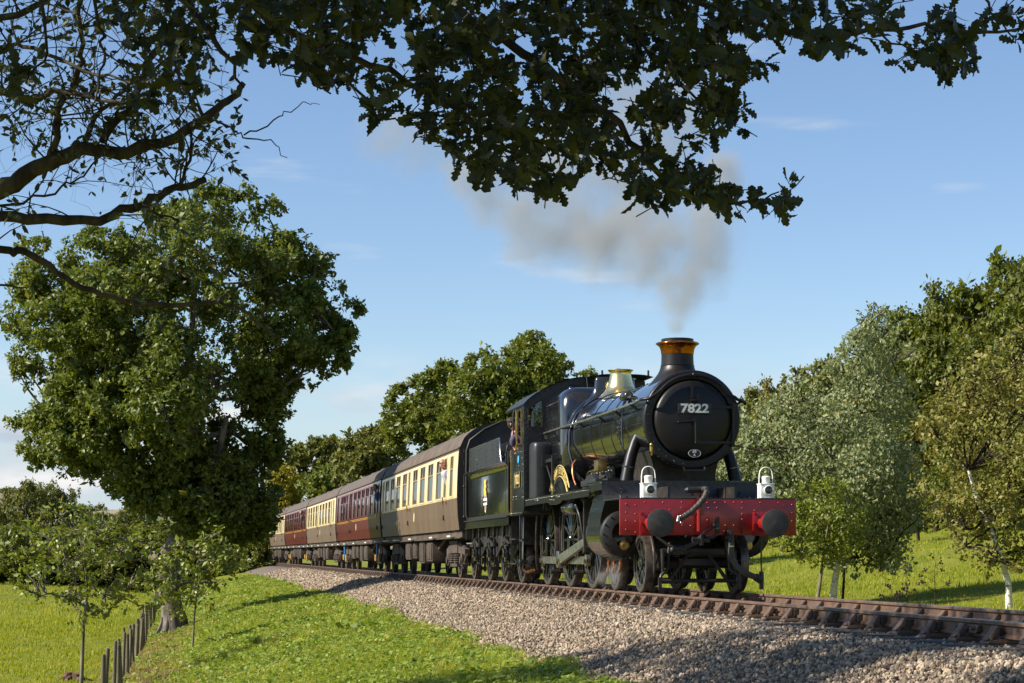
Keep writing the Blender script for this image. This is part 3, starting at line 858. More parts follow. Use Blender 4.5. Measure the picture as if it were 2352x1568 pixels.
for i in range(len(cp) - 1):
    for k in range(7):
        t_ = k / 7
        hp.append(tuple(np.array(cp[i]) * (1 - t_) + np.array(cp[i + 1]) * t_)); hr_.append(.044 + .0045 * math.sin((i * 7 + k) * 2.1))
MB().tube(hp, hr_, 12).build('hose', M['rubber'], vp, 60)
MB().tube([(-.53, -1.10, 1.15), (-.55, -1.11, 1.07)], .03, 8).sphere((-.505, -1.12, 1.15), .025).sphere((-.50, -1.12, 1.05), .025).build('coupling_lugs', M['steel'], vp, 50)
# steam heating pipe with hanging hose
hp_ = MB().bx(.26, .35, -.93, -.80, .86, .95).tube([(.30, -.92, .90), (.31, -.95, .80), (.30, -.96, .74)], .042, 12).bx(.24, .37, -.90, -.82, .81, .86).build('heating_pipe', M['grimy'], loco, 40, .008)
MB().tube([(.31, -.96, .765), (.30, -.965, .64), (.315, -.97, .52), (.38, -.98, .41), (.48, -.985, .33), (.60, -.98, .27), (.70, -.96, .24)], .046, 14).build('hose', M['rubber'], hp_, 60)
MB().tube([(.30, -.962, .715), (.302, -.963, .695)], .049, 14).build('clip', M['steel'], hp_, 40)
MB().tube([(.68, -.96, .25), (.77, -.93, .20)], .06, 10).bx(.76, .80, -.98, -.86, .06, .33).build('hose_end', M['grimy'], hp_, 30)
MB().tube([(.79, -.90, .26), (.80, -.84, .5), (.82, -.80, .85)], .012, 6).build('chain', M['grimy'], hp_, 30)
b = MB().tube([(.50, -.84, .90), (.49, -.88, .98), (.505, -.86, 1.08)], .012, 6)
b.build('pipe_stay', M['grimy'], loco, 30)

for o in loco.children:
    if o.name.split('.')[0] in ('buffer_beam', 'buffer', 'draw_hook', 'screw_coupling', 'vacuum_pipe', 'heating_pipe', 'pipe_stay'): o.location.y -= .30
BF_ -= .30
# ---- running plate
fp_ = MB().bx(-1.345, 1.345, BF_ + .01, .22, 1.414, 1.432)
fp_.build('front_platform', M['satin'], loco, 30, .003)
rows = []
for (s, z) in ((.30, 1.745), (.30, 1.66), (.295, 1.57), (.27, 1.50), (.22, 1.455), (.14, 1.433), (.05, 1.428)):
    rows.append([(-1.345, s, z), (-.6, s, z), (.6, s, z), (1.345, s, z)])
MB().sheet(rows).sheet([[(a[0], a[1] + .015, a[2]) for a in r] for r in rows]).build('drop_plate', M['platform'], loco, 60)
b = MB()
for k in range(18):
    x = -1.25 + k * 2.5 / 17
    b.sphere((x, .298, 1.70), .011, 6, 4)
for k in range(30):
    b.sphere((-1.28 + k * 2.56 / 29, BF_ + .06, 1.436), .009, 6, 4)
for (x, z) in ((-1.27, 1.68), (-1.18, 1.53), (-1.26, 1.53), (-1.10, 1.62), (-1.05, 1.62), (-1.08, 1.50), (-1.02, 1.50)): b.sphere((x, .285, z), .012, 6, 4)
for (x, s) in ((-1.10, .29),): b.bx(x - .003, x + .003, s - .004, s, 1.46, 1.70)
tag(b.build('platform_rivets', M['black'], loco, 60), kind='stuff')
def lamp_iron(x):
    return MB().tube([(x - .16, -.05, 1.44), (x - .17, .0, 1.50), (x - .12, .06, 1.55), (x - .10, .26, 1.555)], .012, 6).build('lamp_iron', M['satin'], loco, 30)
for x in (-.95, .95): lamp_iron(x)
for sx in (-1, 1):
    b = MB()
    x0, x1 = sx * 1.335, sx * .70
    b.bx(x0, x1, .30, 1.62, 1.728, 1.745)
    b.bx(x0, x1, 1.58, 8.0, 1.652, 1.667)
    b.bx(sx * 1.30, sx * 1.315, .31, 1.50, 1.60, 1.727).bx(sx * 1.30, sx * 1.315, 1.50, 7.9, 1.53, 1.651)
    b.bx(sx * .9, sx * 1.3, 1.56, 1.575, 1.65, 1.73)
    b.prism([(5.3, 1.53), (5.2, 1.49), (4.6, 1.47), (4.1, 1.49), (4.0, 1.53)], sx * 1.30, sx * 1.314, 'x')
    b.build('running_plate', M['greenblack'], loco, 30)
    r_ = MB()
    for k in range(52): r_.sphere((sx * 1.318, .4 + k * .145, 1.715 if .4 + k * .145 < 1.5 else 1.635), .008, 5, 4)
    for (s, z) in ((4.2, 1.60), (4.35, 1.60), (4.9, 1.62), (5.05, 1.57), (4.75, 1.56), (6.4, 1.6), (6.6, 1.6)): r_.sphere((sx * 1.318, s, z), .016, 6, 4)
    tag(r_.build('valance_rivets', M['steel'] if sx < 0 else M['satin'], loco, 60), kind='stuff')

# ---- smokebox, door, chimney
b = MB().lathe([(.70, -.10), (.752, -.06), (.755, .02), (.755, 1.96), (.70, 1.97)], (0, 0, BZ), 'y', 72)
b.build('smokebox', M['black'], loco, 35)
b = MB().lathe([(.757, -.02), (.772, -.03), (.772, -.075), (.752, -.10), (.735, -.105), (.69, -.098), (.66, -.105), (.635, -.10), (.62, -.075), (.605, -.05), (.05, -.04)], (0, 0, BZ), 'y', 72)
b.build('smokebox_front_ring', M['smokebox'], loco, 40)
door = MB().lathe([(.598, -.075), (.605, -.10), (.598, -.128), (.57, -.152), (.50, -.178), (.40, -.20), (.25, -.218), (.10, -.225), (.001, -.226)], (0, 0, BZ), 'y', 72).build('smokebox_door', M['smokebox'], loco, 60)
MB().tube([(0, -.22, BZ - .03), (0, -.30, BZ - .03)], .05, 16).tube([(-.02, -.285, BZ - .03), (-.26, -.30, BZ - .055)], [.020, .015], 8).tube([(0, -.31, BZ - .04), (.0, -.33, BZ - .37)], [.018, .013], 8).sphere((-.265, -.30, BZ - .055), .02).sphere((0, -.33, BZ - .37), .018).cyl((0, -.30, BZ - .03), (0, -.34, BZ - .03), .028, n=6).build('dart_handles', M['smokebox'], door, 50)
b = MB()
b.tube([(.635, -.155, BZ + .24), (.635, -.155, BZ - .42)], .018, 10)
for z in (.20, -.36): b.cyl((.635, -.155, BZ + z - .055), (.635, -.155, BZ + z + .055), .032, n=12)
b.sheet([[(.15, -.232, BZ + .225), (.35, -.215, BZ + .22), (.52, -.182, BZ + .215), (.64, -.16, BZ + .21)], [(.15, -.232, BZ + .165), (.35, -.215, BZ + .168), (.52, -.182, BZ + .172), (.64, -.16, BZ + .176)]])
b.sheet([[(.04, -.232, BZ - .325), (.35, -.212, BZ - .33), (.52, -.18, BZ - .335), (.64, -.155, BZ - .34)], [(.04, -.232, BZ - .385), (.35, -.212, BZ - .38), (.52, -.18, BZ - .375), (.64, -.155, BZ - .37)]])
b.build('door_hinge', M['smokebox'], door, 40)
b = MB().bx(-.055, -.015, -.235, -.205, BZ + .32, BZ + .53).bx(-.06, .07, -.30, -.21, BZ + .28, BZ + .305).bx(.03, .07, -.30, -.285, BZ + .30, BZ + .38)
b.build('top_lamp_iron', M['smokebox'], door, 30)
np_ = MB().bx(-.265, .265, -.262, -.235, 2.752, 2.912).build('number_plate', M['satin'], door, 30, .006)
inst('number_7822', text_mesh('7822', .185, .006, M['ivory'], .006), np_, (0, -.264, 2.832), FRONT, (1.2, 1, 1))
for (x, z) in ((-.25, 2.83), (.25, 2.83)): MB().sphere((x, -.265, z), .012, 8, 4).build('plate_bolt', M['satin'], np_, 50)
sh = MB().lathe([(.0001, 0), (.10, 0), (.10, .015), (.0001, .015)], (0, 0, 0), 'y', 36)
sh.v = [(x, y - .245, 2.145 + z * .60) for (x, y, z) in sh.v]
shed = sh.build('shed_plate', M['satin'], door, 30)
rg = MB().lathe([(.093, -.249), (.1, -.249), (.1, -.246), (.093, -.246)], (0, 0, 0), 'y', 40, closed=True)
rg.v = [(x, y, 2.145 + z * .62) for (x, y, z) in rg.v]
rg.build('rim', M['ivory'], shed, 30)
inst('letters_89A', text_mesh('89', .062, .002, M['ivory'], .001), shed, (0, -.249, 2.168), FRONT)
inst('letters_89A', text_mesh('A', .05, .002, M['ivory'], .001), shed, (0, -.249, 2.118), FRONT)
# rivets round the smokebox
b = MB()
for k in range(52):
    a = 2 * math.pi * k / 52
    b.sphere((.76 * math.cos(a), .025, BZ + .76 * math.sin(a)), .0155, 6, 4)
for k in range(56):
    a = 2 * math.pi * k / 56
    b.sphere((.762 * math.cos(a), 1.90, BZ + .762 * math.sin(a)), .0155, 6, 4)
for k in range(11):
    a = R(150 + k * 12)
    b.sphere((.70 * math.cos(a), -.105, BZ + .70 * math.sin(a)), .014, 6, 4)
for (a, s) in ((168, 1.78), (172, 1.74), (172, 1.82), (177, 1.76)):
    b.sphere((.76 * math.cos(R(a + 8)), s, BZ + .76 * math.sin(R(a + 8))), .017, 6, 4)
for k in range(12):
    b.sphere((-.757, .10 + k * .15, BZ - .05), .008, 5, 3)
tag(b.build('smokebox_rivets', M['black'], loco, 60), kind='stuff')
MB().lathe([(.756, 1.86), (.764, 1.862), (.764, 1.97), (.72, 1.975)], (0, 0, BZ), 'y', 72).build('smokebox_band', M['black'], loco, 30)
MB().tube([(-.66, -.16, BZ - .42), (-.66, -.16, BZ - .50)], .028, 8).sphere((-.66, -.17, BZ - .40), .035).tube([(-.66, -.16, BZ - .5), (-.655, -.15, BZ - .56)], .014, 6).build('brass_cock', M['dullbrass'], loco, 50)
# step bracket under the door
MB().tube([(-.17, -.24, 1.93), (-.15, -.26, 1.875), (.15, -.26, 1.875), (.17, -.24, 1.93)], .022, 8).bx(-.16, .16, -.28, -.22, 1.862, 1.88).build('door_step', M['smokebox'], loco, 30)
# saddle
b = MB()
rows = []
for (z, hw, f0, r0) in ((1.40, .60, .40, 1.9), (1.62, .52, .40, 1.85), (1.82, .50, .40, 1.82), (2.0, .52, .36, 1.86), (2.22, .60, .30, 1.9)):
    rows.append([(-hw, r0, z), (-hw, f0, z), (hw, f0, z), (hw, r0, z)])
b.sheet(rows)
b.build('saddle', M['grimy'], loco, 30)
# chimney: flared foot following the smokebox, body, copper cap
SC_Y = .86
def sbz(x, rr): return BZ + math.sqrt(max(.7555 ** 2 - x * x, 0))
b = MB(); rows = []
prof = [(.47, 0.0), (.415, .03), (.36, .075), (.315, .13), (.285, .20), (.268, .28)]
n = 48
for (r_, hgt) in prof:
    row = []
    for k in range(n + 1):
        a = 2 * math.pi * k / n
        x = r_ * math.cos(a); y = SC_Y + r_ * math.sin(a)
        t_ = hgt / .28
        zs = sbz(x, r_)
        row.append((x, y, zs * (1 - t_) + (BZ + .755 + .115) * t_ + hgt * .15))
    rows.append(row)
b.sheet(rows)
zb = rows[-1][0][2]
b.lathe([(.268, zb), (.272, zb + .012), (.262, zb + .02), (.257, zb + .10), (.255, 3.785)], (0, SC_Y, 0), 'z', n)
chim = b.build('chimney', M['smokebox'], loco, 40)
MB().lathe([(.258, 3.78), (.262, 3.80), (.268, 3.85), (.285, 3.895), (.315, 3.925), (.343, 3.94), (.347, 3.952), (.340, 3.963), (.30, 3.975), (.22, 3.978)], (0, SC_Y, 0), 'z', 56).build('copper_cap', M['copper'], chim, 60)
MB().lathe([(.25, 3.97), (.258, 3.975), (.258, 4.022), (.245, 4.028), (.225, 4.022), (.222, 3.5)], (0, SC_Y, 0), 'z', 48).build('chimney_rim', M['smokebox'], chim, 40)

# ---- boiler barrel, bands, firebox
FB0 = 6.05
def bar(s):
    t_ = (s - 1.97) / (FB0 - 1.97)
    return .705 + .135 * t_, BZ + .010 + .02 * t_
b = MB(); rows = []
for s in np.linspace(1.97, FB0 + .05, 9):
    r_, cz = bar(s)
    rows.append([(r_ * math.cos(a), s, cz + r_ * math.sin(a)) for a in np.linspace(0, 2 * math.pi, 73)])
b.sheet(rows)
b.build('boiler_barrel', M['black'], loco, 60)
for s in (2.62, 3.35, 4.12, 4.9, 5.72):
    r_, cz = bar(s)
    MB().lathe([(r_ - .01, s - .028), (r_ + .007, s - .028), (r_ + .009, s + .028), (r_ - .01, s + .028)], (0, 0, cz), 'y', 72).build('boiler_band', M['black'], loco, 30)
r_, cz = bar(6.0)
MB().lathe([(r_ - .02, 5.86), (r_ + .03, 5.87), (r_ + .05, 5.90), (r_ + .05, 6.02), (r_ + .03, 6.06), (r_ - .02, 6.06)], (0, 0, cz), 'y', 72).build('boiler_band', M['black'], loco, 40)
def fbsec(s, hw, top, rad, n=9, low=1.75, tuck=.0):
    """Belpaire section: flat top, rounded shoulders, sides tapering in below"""
    pts = [(-hw + .10, low), (-hw + .02, 2.3), (-hw, 2.6), (-hw, top - rad)]
    for k in range(1, n + 1):
        a = math.pi - k / n * math.pi / 2
        pts.append((-hw + rad + rad * math.cos(a), top - rad + rad * math.sin(a)))
    pts += [(-x, z) for (x, z) in reversed(pts)]
    return [(x, s, z) for (x, z) in pts]
b = MB()
secs = [fbsec(FB0 + .02, .80, 3.50, .55), fbsec(FB0 + .07, .86, 3.60, .46), fbsec(FB0 + .15, .895, 3.67, .38), fbsec(FB0 + .26, .91, 3.71, .33), fbsec(6.7, .912, 3.725, .32), fbsec(7.95, .905, 3.70, .31)]
b.sheet(secs); b.f.append(tuple(range(len(secs[0]))))
b.build('firebox', M['black'], loco, 50)
b = MB()
for q in range(9):
    for r2 in range(7):
        b.sphere((-.916, 6.5 + q * .155, 2.15 + r2 * .17), .009, 5, 3)
for q in range(7): b.sphere((-.90, 6.55 + q * .2, 3.46), .018, 6, 4)
tag(b.build('firebox_stays', M['black'], loco, 60), kind='stuff')
b = MB().lathe([(.93, 7.86), (.93, 7.92)], (0, 0, 0), 'y', 4)
for q in ((-.66, 7.25, 3.66), (-.66, 6.55, 3.69)): MB().sphere(q, .055, 10, 6).build('washout_plug', M['black'], loco, 60)
# safety valve bonnet and top feed casing
SVY = 5.2
rs_, cz_ = bar(SVY)
b = MB(); rows = []
for (r_, hgt) in ((.40, .0), (.345, .03), (.29, .08), (.25, .15)):
    row = []
    for k in range(41):
        a = 2 * math.pi * k / 40
        x = r_ * math.cos(a); y = SVY + r_ * math.sin(a); t_ = hgt / .15
        r2, c2 = bar(y); zs = c2 + math.sqrt(max((r2 + .012) ** 2 - x * x, 0))
        row.append((x, y, zs * (1 - t_) + (cz_ + rs_ + .085) * t_ + .02 * t_))
    rows.append(row)
b.sheet(rows)
zz = rows[-1][0][2]
b.lathe([(.25, zz), (.225, zz + .08), (.205, zz + .16), (.192, zz + .22), (.188, 3.87), (.195, 3.895), (.225, 3.918), (.232, 3.928), (.226, 3.937), (.19, 3.938), (.185, 3.90)], (0, SVY, 0), 'z', 44)
bon = b.build('safety_valve_bonnet', M['brass'], loco, 50)
for (x, y) in ((-.05, -.05), (.06, .05)): MB().cyl((x, SVY + y, 3.86), (x, SVY + y, 3.955), .04, n=10).build('valve', M['satin'], bon, 30)
b = MB(); rows = []
for (hx, hy, z, t_) in ((.62, .20, .0, 0), (.52, .155, .03, .2), (.43, .12, .07, .5), (.385, .105, .16, 1), (.37, .10, .30, 1), (.355, .09, .345, 1), (.33, .07, .36, 1)):
    row = []
    for k in range(33):
        a = 2 * math.pi * k / 32
        x = hx * math.copysign(abs(math.cos(a)) ** .7, math.cos(a)); y = 5.72 + hy * math.sin(a)
        r2, c2 = bar(y); zs = c2 + math.sqrt(max((r2 + .012) ** 2 - x * x, 0))
        row.append((x, y, zs * (1 - t_) + (c2 + r2 - .04) * t_ + z))
    rows.append(row)
b.sheet(rows); b.f.append(tuple(len(b.v) - 33 + k for k in range(32)))
b.build('top_feed_casing', M['black'], loco, 50)
MB().tube([(-.45, 5.72, 3.42), (-.72, 5.70, 3.15), (-.85, 5.68, 2.85), (-.87, 5.6, 2.5), (-.82, 5.45, 2.2), (-.80, 5.4, 1.9)], .022, 8).build('feed_pipe', M['black'], loco, 50)
MB().tube([(-.80, 5.35, 2.30), (-.865, 5.28, 2.22), (-.885, 5.2, 2.08), (-.87, 5.16, 1.95), (-.84, 5.1, 1.84)], .022, 8).build('copper_pipe', M['copperpipe'], loco, 50)
# whistles and the shield behind them
for x in (.05, .28):
    MB().lathe([(.02, 3.72), (.02, 3.82), (.05, 3.83), (.055, 3.92), (.05, 3.97), (.02, 3.99), (.012, 4.02)], (x, 7.45, 0), 'z', 14).build('whistle', M['dullbrass'], loco, 40)
rows = [[(x, s, 3.99 + .05 * (1 - abs((x - .45) / .6) ** 4)) for x in np.linspace(-.12, 1.05, 14)] for s in (7.05, 7.9)]
MB().sheet(rows).prism([(-.13, 4.02), (1.02, 4.02), (1.06, 3.97), (1.07, 3.62), (.62, 3.62), (.55, 3.88), (.1, 3.9)], 7.86, 7.88).build('whistle_shield', M['satin'], loco, 30)
for q in (((.05, 7.1, 4.03), (.05, 7.1, 4.11), .02), ((.95, 7.1, 4.0), (.95, 7.1, 4.12), .02), ((-.14, 7.5, 3.72), (-.16, 7.6, 4.06), .013)): MB().cyl(*q, n=8).build('shield_post', M['satin'], loco, 30)
# handrail down the side and round the smokebox front
HZ, HX = 2.945, .845
for sx in (-1, 1):
    pts = [(sx * HX * 1.10, 8.0, HZ), (sx * HX * 1.08, 6.1, HZ), (sx * HX, 4.0, HZ), (sx * HX, .55, HZ), (sx * .83, .25, HZ + .015), (sx * .80, -.02, HZ + .035)]
    hr = MB().tube(pts, .022, 10).build('handrail', M['rodsteel' if sx < 0 else 'satin'], loco, 60)
    for s in (.45, 1.75, 3.1, 4.75, 6.6, 7.9):
        r_ = .755 if s < 2 else (bar(s)[0] if s < 6 else .91)
        MB().tube([(sx * (r_ - .03 if s < 6 else .90), s, HZ - .10), (sx * HX * (1 if s < 6 else 1.08), s, HZ)], [.026, .018], 8).sphere((sx * HX * (1 if s < 6 else 1.08), s, HZ), .032).build('pillar', M['satin'], hr, 50)
pts = [(-.80, -.02, HZ + .035), (-.775, -.16, HZ + .035), (-.70, -.20, HZ + .04), (-.655, -.21, HZ + .075)]
for a in np.linspace(146, 34, 21): pts.append((.685 * math.cos(R(a)), -.21, BZ + .685 * math.sin(R(a))))
pts[4:5] = [(-.61, -.21, HZ + .10)]
pts += [(.655, -.21, HZ + .075), (.70, -.20, HZ + .04), (.775, -.16, HZ + .035), (.80, -.02, HZ + .035)]
hf = MB().tube(pts, .025, 10).build('front_handrail', M['smokebox'], loco, 60)
MB().sphere((0, -.21, BZ + .685), .038, 10, 6).tube([(0, -.1, BZ + .70), (0, -.21, BZ + .685)], .02, 8).build('pillar', M['smokebox'], hf, 60)
MB().tube([(.78, -.05, HZ + .03), (.86, -.02, HZ + .02), (.90, .1, HZ)], .026, 8).build('handrail_end', M['smokebox'], hf, 60)
# ejector bend, clips and pipes on the smokebox side
MB().lathe([(.05, -.17), (.075, -.15), (.08, 0), (.07, .12), (.055, .14)], (0, 0, 0), 'y', 14).build('ejector', M['black'], loco, 50, 0, (-.66, 1.72, BZ + .50), (0, 0, R(8)))
MB().tube([(-.70, 1.62, BZ + .42), (-.76, 1.45, BZ + .25), (-.775, 1.42, BZ + .20), (-.79, 1.40, BZ - .05), (-.78, 1.36, BZ - .36)], .012, 6).tube([(-.70, 1.62, BZ + .42), (-.74, 1.62, BZ + .28)], .016, 6).build('ejector_pipe', M['black'], loco, 50)
# outside steam pipes
for sx in (-1, 1):
    b = MB().tube([(sx * .62, .74, 2.56), (sx * .73, .70, 2.34), (sx * .80, .67, 2.14), (sx * .85, .64, 1.94), (sx * .89, .62, 1.72)], [.085, .09, .092, .096, .105], 20)
    sp_ = b.build('steam_pipe', M['smokebox'], loco, 60)
    MB().lathe([(.095, -.012), (.108, -.008), (.108, .012), (.095, .016)], (0, 0, 0), 'z', 20).build('joint', M['black'], sp_, 30, 0, (sx * .845, .643, 1.96), (0, sx * R(-12), 0))

# ---- cylinders
CZ = .905
for sx in (-1, 1):
    b = MB().lathe([(.20, .28), (.33, .30), (.365, .33), (.37, .42), (.37, 1.55), (.30, 1.6), (.06, 1.62)], (sx * .99, 0, CZ), 'y', 44)
    cy = b.build('cylinder', M['satin'], loco, 35)
    poly = [(sx * .62, .80), (sx * .62, 1.66), (sx * 1.19, 1.66), (sx * 1.24, 1.52), (sx * 1.30, 1.32), (sx * 1.35, 1.12)]
    for k in range(15):
        a = R(20 - k * 10)
        poly.append((sx * (.985 + .378 * math.cos(a)), CZ + .378 * math.sin(a)))
    MB().prism(poly, .42, 1.45).build('casing', M['greenblack'], cy, 40)
    MB().lathe([(.001, .225), (.05, .225), (.055, .25), (.075, .255), (.08, .29)], (sx * .99, 0, CZ - .18), 'y', 16).build('relief_valve', M['dullbrass'], cy, 40)
    b = MB()
    for k in range(14):
        a = 2 * math.pi * k / 14
        b.cyl((sx * .99 + .335 * math.cos(a), .285, CZ + .335 * math.sin(a)), (sx * .99 + .335 * math.cos(a), .31, CZ + .335 * math.sin(a)), .013, n=6)
    for (dz, s) in ((1.02, .44), (1.25, .44), (1.45, .44), (1.02, 1.43), (1.25, 1.43), (1.45, 1.43)):
        xx = sx * np.interp(dz, [1.0, 1.12, 1.32, 1.52], [1.365, 1.355, 1.305, 1.245]); b.sphere((xx, s, dz), .012, 6, 4)
    tag(b.build('bolts', M['satin'], cy, 0), kind='stuff')
    b = MB().tube([(sx * .70, .30, CZ - .05), (sx * .62, .34, CZ + .1)], .05, 8).cyl((sx * .92, .33, 1.22), (sx * .92, .40, 1.22), .13, n=20)
    b.build('valve_cover', M['satin'], cy, 40)
    for k, s in enumerate((.52, 1.0, 1.42)):
        MB().tube([(sx * 1.0, s, .54), (sx * 1.0, s, .42), (sx * 1.03, s + .02, .30)], [.026, .022, .018], 8).cyl((sx * 1.0, s, .42), (sx * 1.0, s, .47), .032, n=6).build('drain_cock', M['copperpipe'], cy, 40)
    MB().tube([(sx * .99, .5, .515), (sx * .99, 1.5, .515)], .02, 6).bx(sx * .95, sx * 1.03, .3, 1.5, .50, .55).build('drain_rod', M['grimy'], cy, 40)
    # slide bars, crosshead, rods
    MB().bx(sx * .93, sx * 1.05, 1.6, 2.95, CZ + .14, CZ + .19).bx(sx * .93, sx * 1.05, 1.6, 2.95, CZ - .19, CZ - .14).build('slide_bar', M['rodsteel'], loco, 30, .006)
    MB().bx(sx * .95, sx * 1.03, 2.55, 2.85, CZ - .14, CZ + .14).cyl((sx * .99, 1.55, CZ), (sx * .99, 2.6, CZ), .035, n=12).build('crosshead', M['steel'], loco, 30, .01)
    MB().bx(sx * .80, sx * 1.12, 2.92, 2.99, .62, 1.55).build('motion_bracket', M['grimy'], loco, 30)
    CP = [(s + CRANK[0], .8635 + CRANK[1]) for s in AX]
    def rod(p0, p1, x0, x1, w0, w1, e0, e1, name, m_):
        d = Vector((0, p1[0] - p0[0], p1[1] - p0[1])); L_ = d.length; u = d / L_; q = Vector((0, -u.z, u.y))
        prof_ = [(0.0, w0), (.5, (w0 + w1) / 2), (1, w1)]
        poly = [(p0[0] + u.y * L_ * t_ + q.y * w, p0[1] + u.z * L_ * t_ + q.z * w) for t_, w in prof_] + [(p0[0] + u.y * L_ * t_ - q.y * w, p0[1] + u.z * L_ * t_ - q.z * w) for t_, w in reversed(prof_)]
        b = MB().prism(poly, x0, x1, 'x')
        for (pp, e) in ((p0, e0), (p1, e1)):
            b.cyl((min(x0, x1) - .012, pp[0], pp[1]), (max(x0, x1) + .012, pp[0], pp[1]), e, n=24)
            b.cyl((sx * (max(abs(x0), abs(x1)) + .05), pp[0], pp[1]), (sx * min(abs(x0), abs(x1)), pp[0], pp[1]), e * .5, n=14)
        return b.build(name, m_, loco, 30)
    rod(CP[0], CP[1], sx * .86, sx * .91, .068, .068, .105, .115, 'coupling_rod', M['rodsteel'])
    rod(CP[1], CP[2], sx * .86, sx * .91, .068, .068, .115, .105, 'coupling_rod', M['rodsteel'])
    rod((2.72, CZ), CP[1], sx * .96, sx * 1.02, .062, .085, .09, .145, 'connecting_rod', M['rodsteel'])
    MB().bx(sx * .95, sx * 1.035, CP[1][0] - .14, CP[1][0] + .15, CP[1][1] - .12, CP[1][1] + .17).build('big_end', M['steel'], loco, 30, .012)
# mechanical bits under the platform: reservoir, brake gear, sanding
MB().lathe([(.02, 3.35), (.10, 3.36), (.12, 3.40), (.12, 4.35), (.10, 4.39), (.02, 4.4)], (-1.14, 0, 1.40), 'y', 24).build('air_reservoir', M['greenblack'], loco, 40)
MB().tube([(-1.16, 3.38, 1.42), (-1.19, 3.25, 1.42), (-1.16, 3.1, 1.25), (-1.12, 3.08, 1.0), (-1.10, 3.05, .85)], .022, 8).sphere((-1.17, 3.32, 1.42), .05).build('oil_pipe', M['satin'], loco, 50)
b = MB()
for s in (4.72, 6.98, 9.05):
    b.bx(-.80, -.72, s - .02, s + .02, .25, 1.3).bx(-.79, -.71, s - .14, s - .06, .62, 1.05).tube([(-.85, s, .27), (.85, s, .27)], .03, 8)
    for q in range(4): b.cyl((-.98, s - .05 + .035 * q, .27), (-.80, s - .05 + .035 * q, .27), .045 - .006 * q, n=8)
b.build('brake_gear', M['grimy'], loco, 30)
MB().tube([(-1.05, 8.0, 1.35), (-1.06, 8.05, 1.1), (-1.03, 8.25, .7), (-1.0, 8.35, .42), (-.95, 8.5, .3)], .03, 8).sphere((-1.02, 8.72, .40), .10, 10, 6).lathe([(.02, 8.60), (.11, 8.62), (.12, 8.7), (.09, 8.80), (.02, 8.82)], (-1.04, 0, .46), 'y', 16).build('injector', M['grimy'], loco, 50)
MB().tube([(-1.0, 8.75, .30), (-1.08, 9.0, .25), (-1.10, 9.35, .30), (-1.05, 9.6, .36)], .035, 8).build('injector_pipe', M['copperpipe'], loco, 50)
# splashers with nameplate
for sx in (-1, 1):
    cyl_ = 5.98
    sx0, sx1 = sx * .72, sx * .965
    arc = [(cyl_ + 1.07 * math.cos(a), .90 + 1.07 * math.sin(a)) for a in np.linspace(R(45.6), R(134.4), 24)]
    spl = MB().prism(arc, sx0, sx1, 'x').build('splasher', M['greenblack'], loco, 30)
    bead = [(sx * .968, cyl_ + 1.055 * math.cos(a), .90 + 1.055 * math.sin(a)) for a in np.linspace(R(45), R(135), 30)]
    MB().tube(bead, .014, 6).build('beading', M['steel'], spl, 60)
    ro, ri = 1.335, 1.135
    NZ = .90
    aa = np.linspace(R(42), R(138), 32)
    poly = [(cyl_ + ro * math.cos(a), NZ + ro * math.sin(a)) for a in aa] + [(cyl_ + 1.05 * math.cos(a), NZ + 1.05 * math.sin(a)) for a in aa[::-1]]
    npl = MB().prism(poly, sx * .968, sx * .982, 'x').build('nameplate', M['black'], loco, 30)
    for rr_ in (ro, ri):
        MB().tube([(sx * .984, cyl_ + rr_ * math.cos(a), NZ + rr_ * math.sin(a)) for a in aa], .011, 6).build('brass_edge', M['plateletter'], npl, 60)
    txt = 'FOXCOTE MANOR'
    if sx < 0:
        for i, ch in enumerate(txt):
            if ch == ' ': continue
            a = R(129 - i * (78 / (len(txt) - 1)))
            me = text_mesh(ch, .17, .004, M['plateletter'], .006)
            o = inst('name_letter', me, npl, (-.988, cyl_ + 1.235 * math.cos(a), NZ + 1.235 * math.sin(a)))
            # face -x, upright along the radius
            up = Vector((0, math.cos(a), math.sin(a))); nrm = Vector((-1, 0, 0)); xa = up.cross(nrm)
            o.rotation_euler = Matrix((xa, up, nrm)).transposed().to_euler()
    arc = [(3.76 + 1.12 * math.cos(a), .86 + 1.12 * math.sin(a)) for a in np.linspace(R(46), R(134), 20)]
    MB().prism(arc, sx * .70, sx * .86, 'x').build('splasher', M['satin'], loco, 30)
    arc = [(8.2 + 1.0 * math.cos(a), .86 + 1.0 * math.sin(a)) for a in np.linspace(R(54), R(126), 16)]
    MB().prism(arc, sx * .70, sx * .90, 'x').build('splasher', M['satin'], loco, 30)
b = MB().prism([(2.35, 1.67), (2.35, 1.92), (2.42, 2.02), (2.55, 2.06), (4.3, 2.06), (4.5, 2.02), (4.62, 1.90), (4.66, 1.67)], -.74, -.70, 'x')
b.tube([(-.745, 4.66, 1.68), (-.745, 4.62, 1.90), (-.745, 4.5, 2.02), (-.745, 4.3, 2.06), (-.745, 2.5, 2.06)], .022, 8)
b.build('frame_casing', M['black'], loco, 30)
b = MB()
for (s, z) in ((2.6, 1.99), (3.1, 1.99), (3.6, 1.99), (4.05, 1.99), (4.45, 1.88), (4.52, 1.74)): b.sphere((-.75, s, z), .03, 8, 5)
tag(b.build('casing_bolts', M['black'], loco, 60), kind='stuff')
MB().bx(-1.05, -.80, 2.3, 3.6, 1.745, 1.86).build('sand_box', M['satin'], loco, 30, .03)
MB().bx(-1.02, -.86, 2.25, 2.55, 1.98, 2.15).tube([(-.94, 2.4, 1.98), (-.94, 2.4, 1.75)], .016, 8).bx(-1.03, -.85, 2.24, 2.56, 2.14, 2.16).build('lubricator', M['dullbrass'], loco, 30, .008)
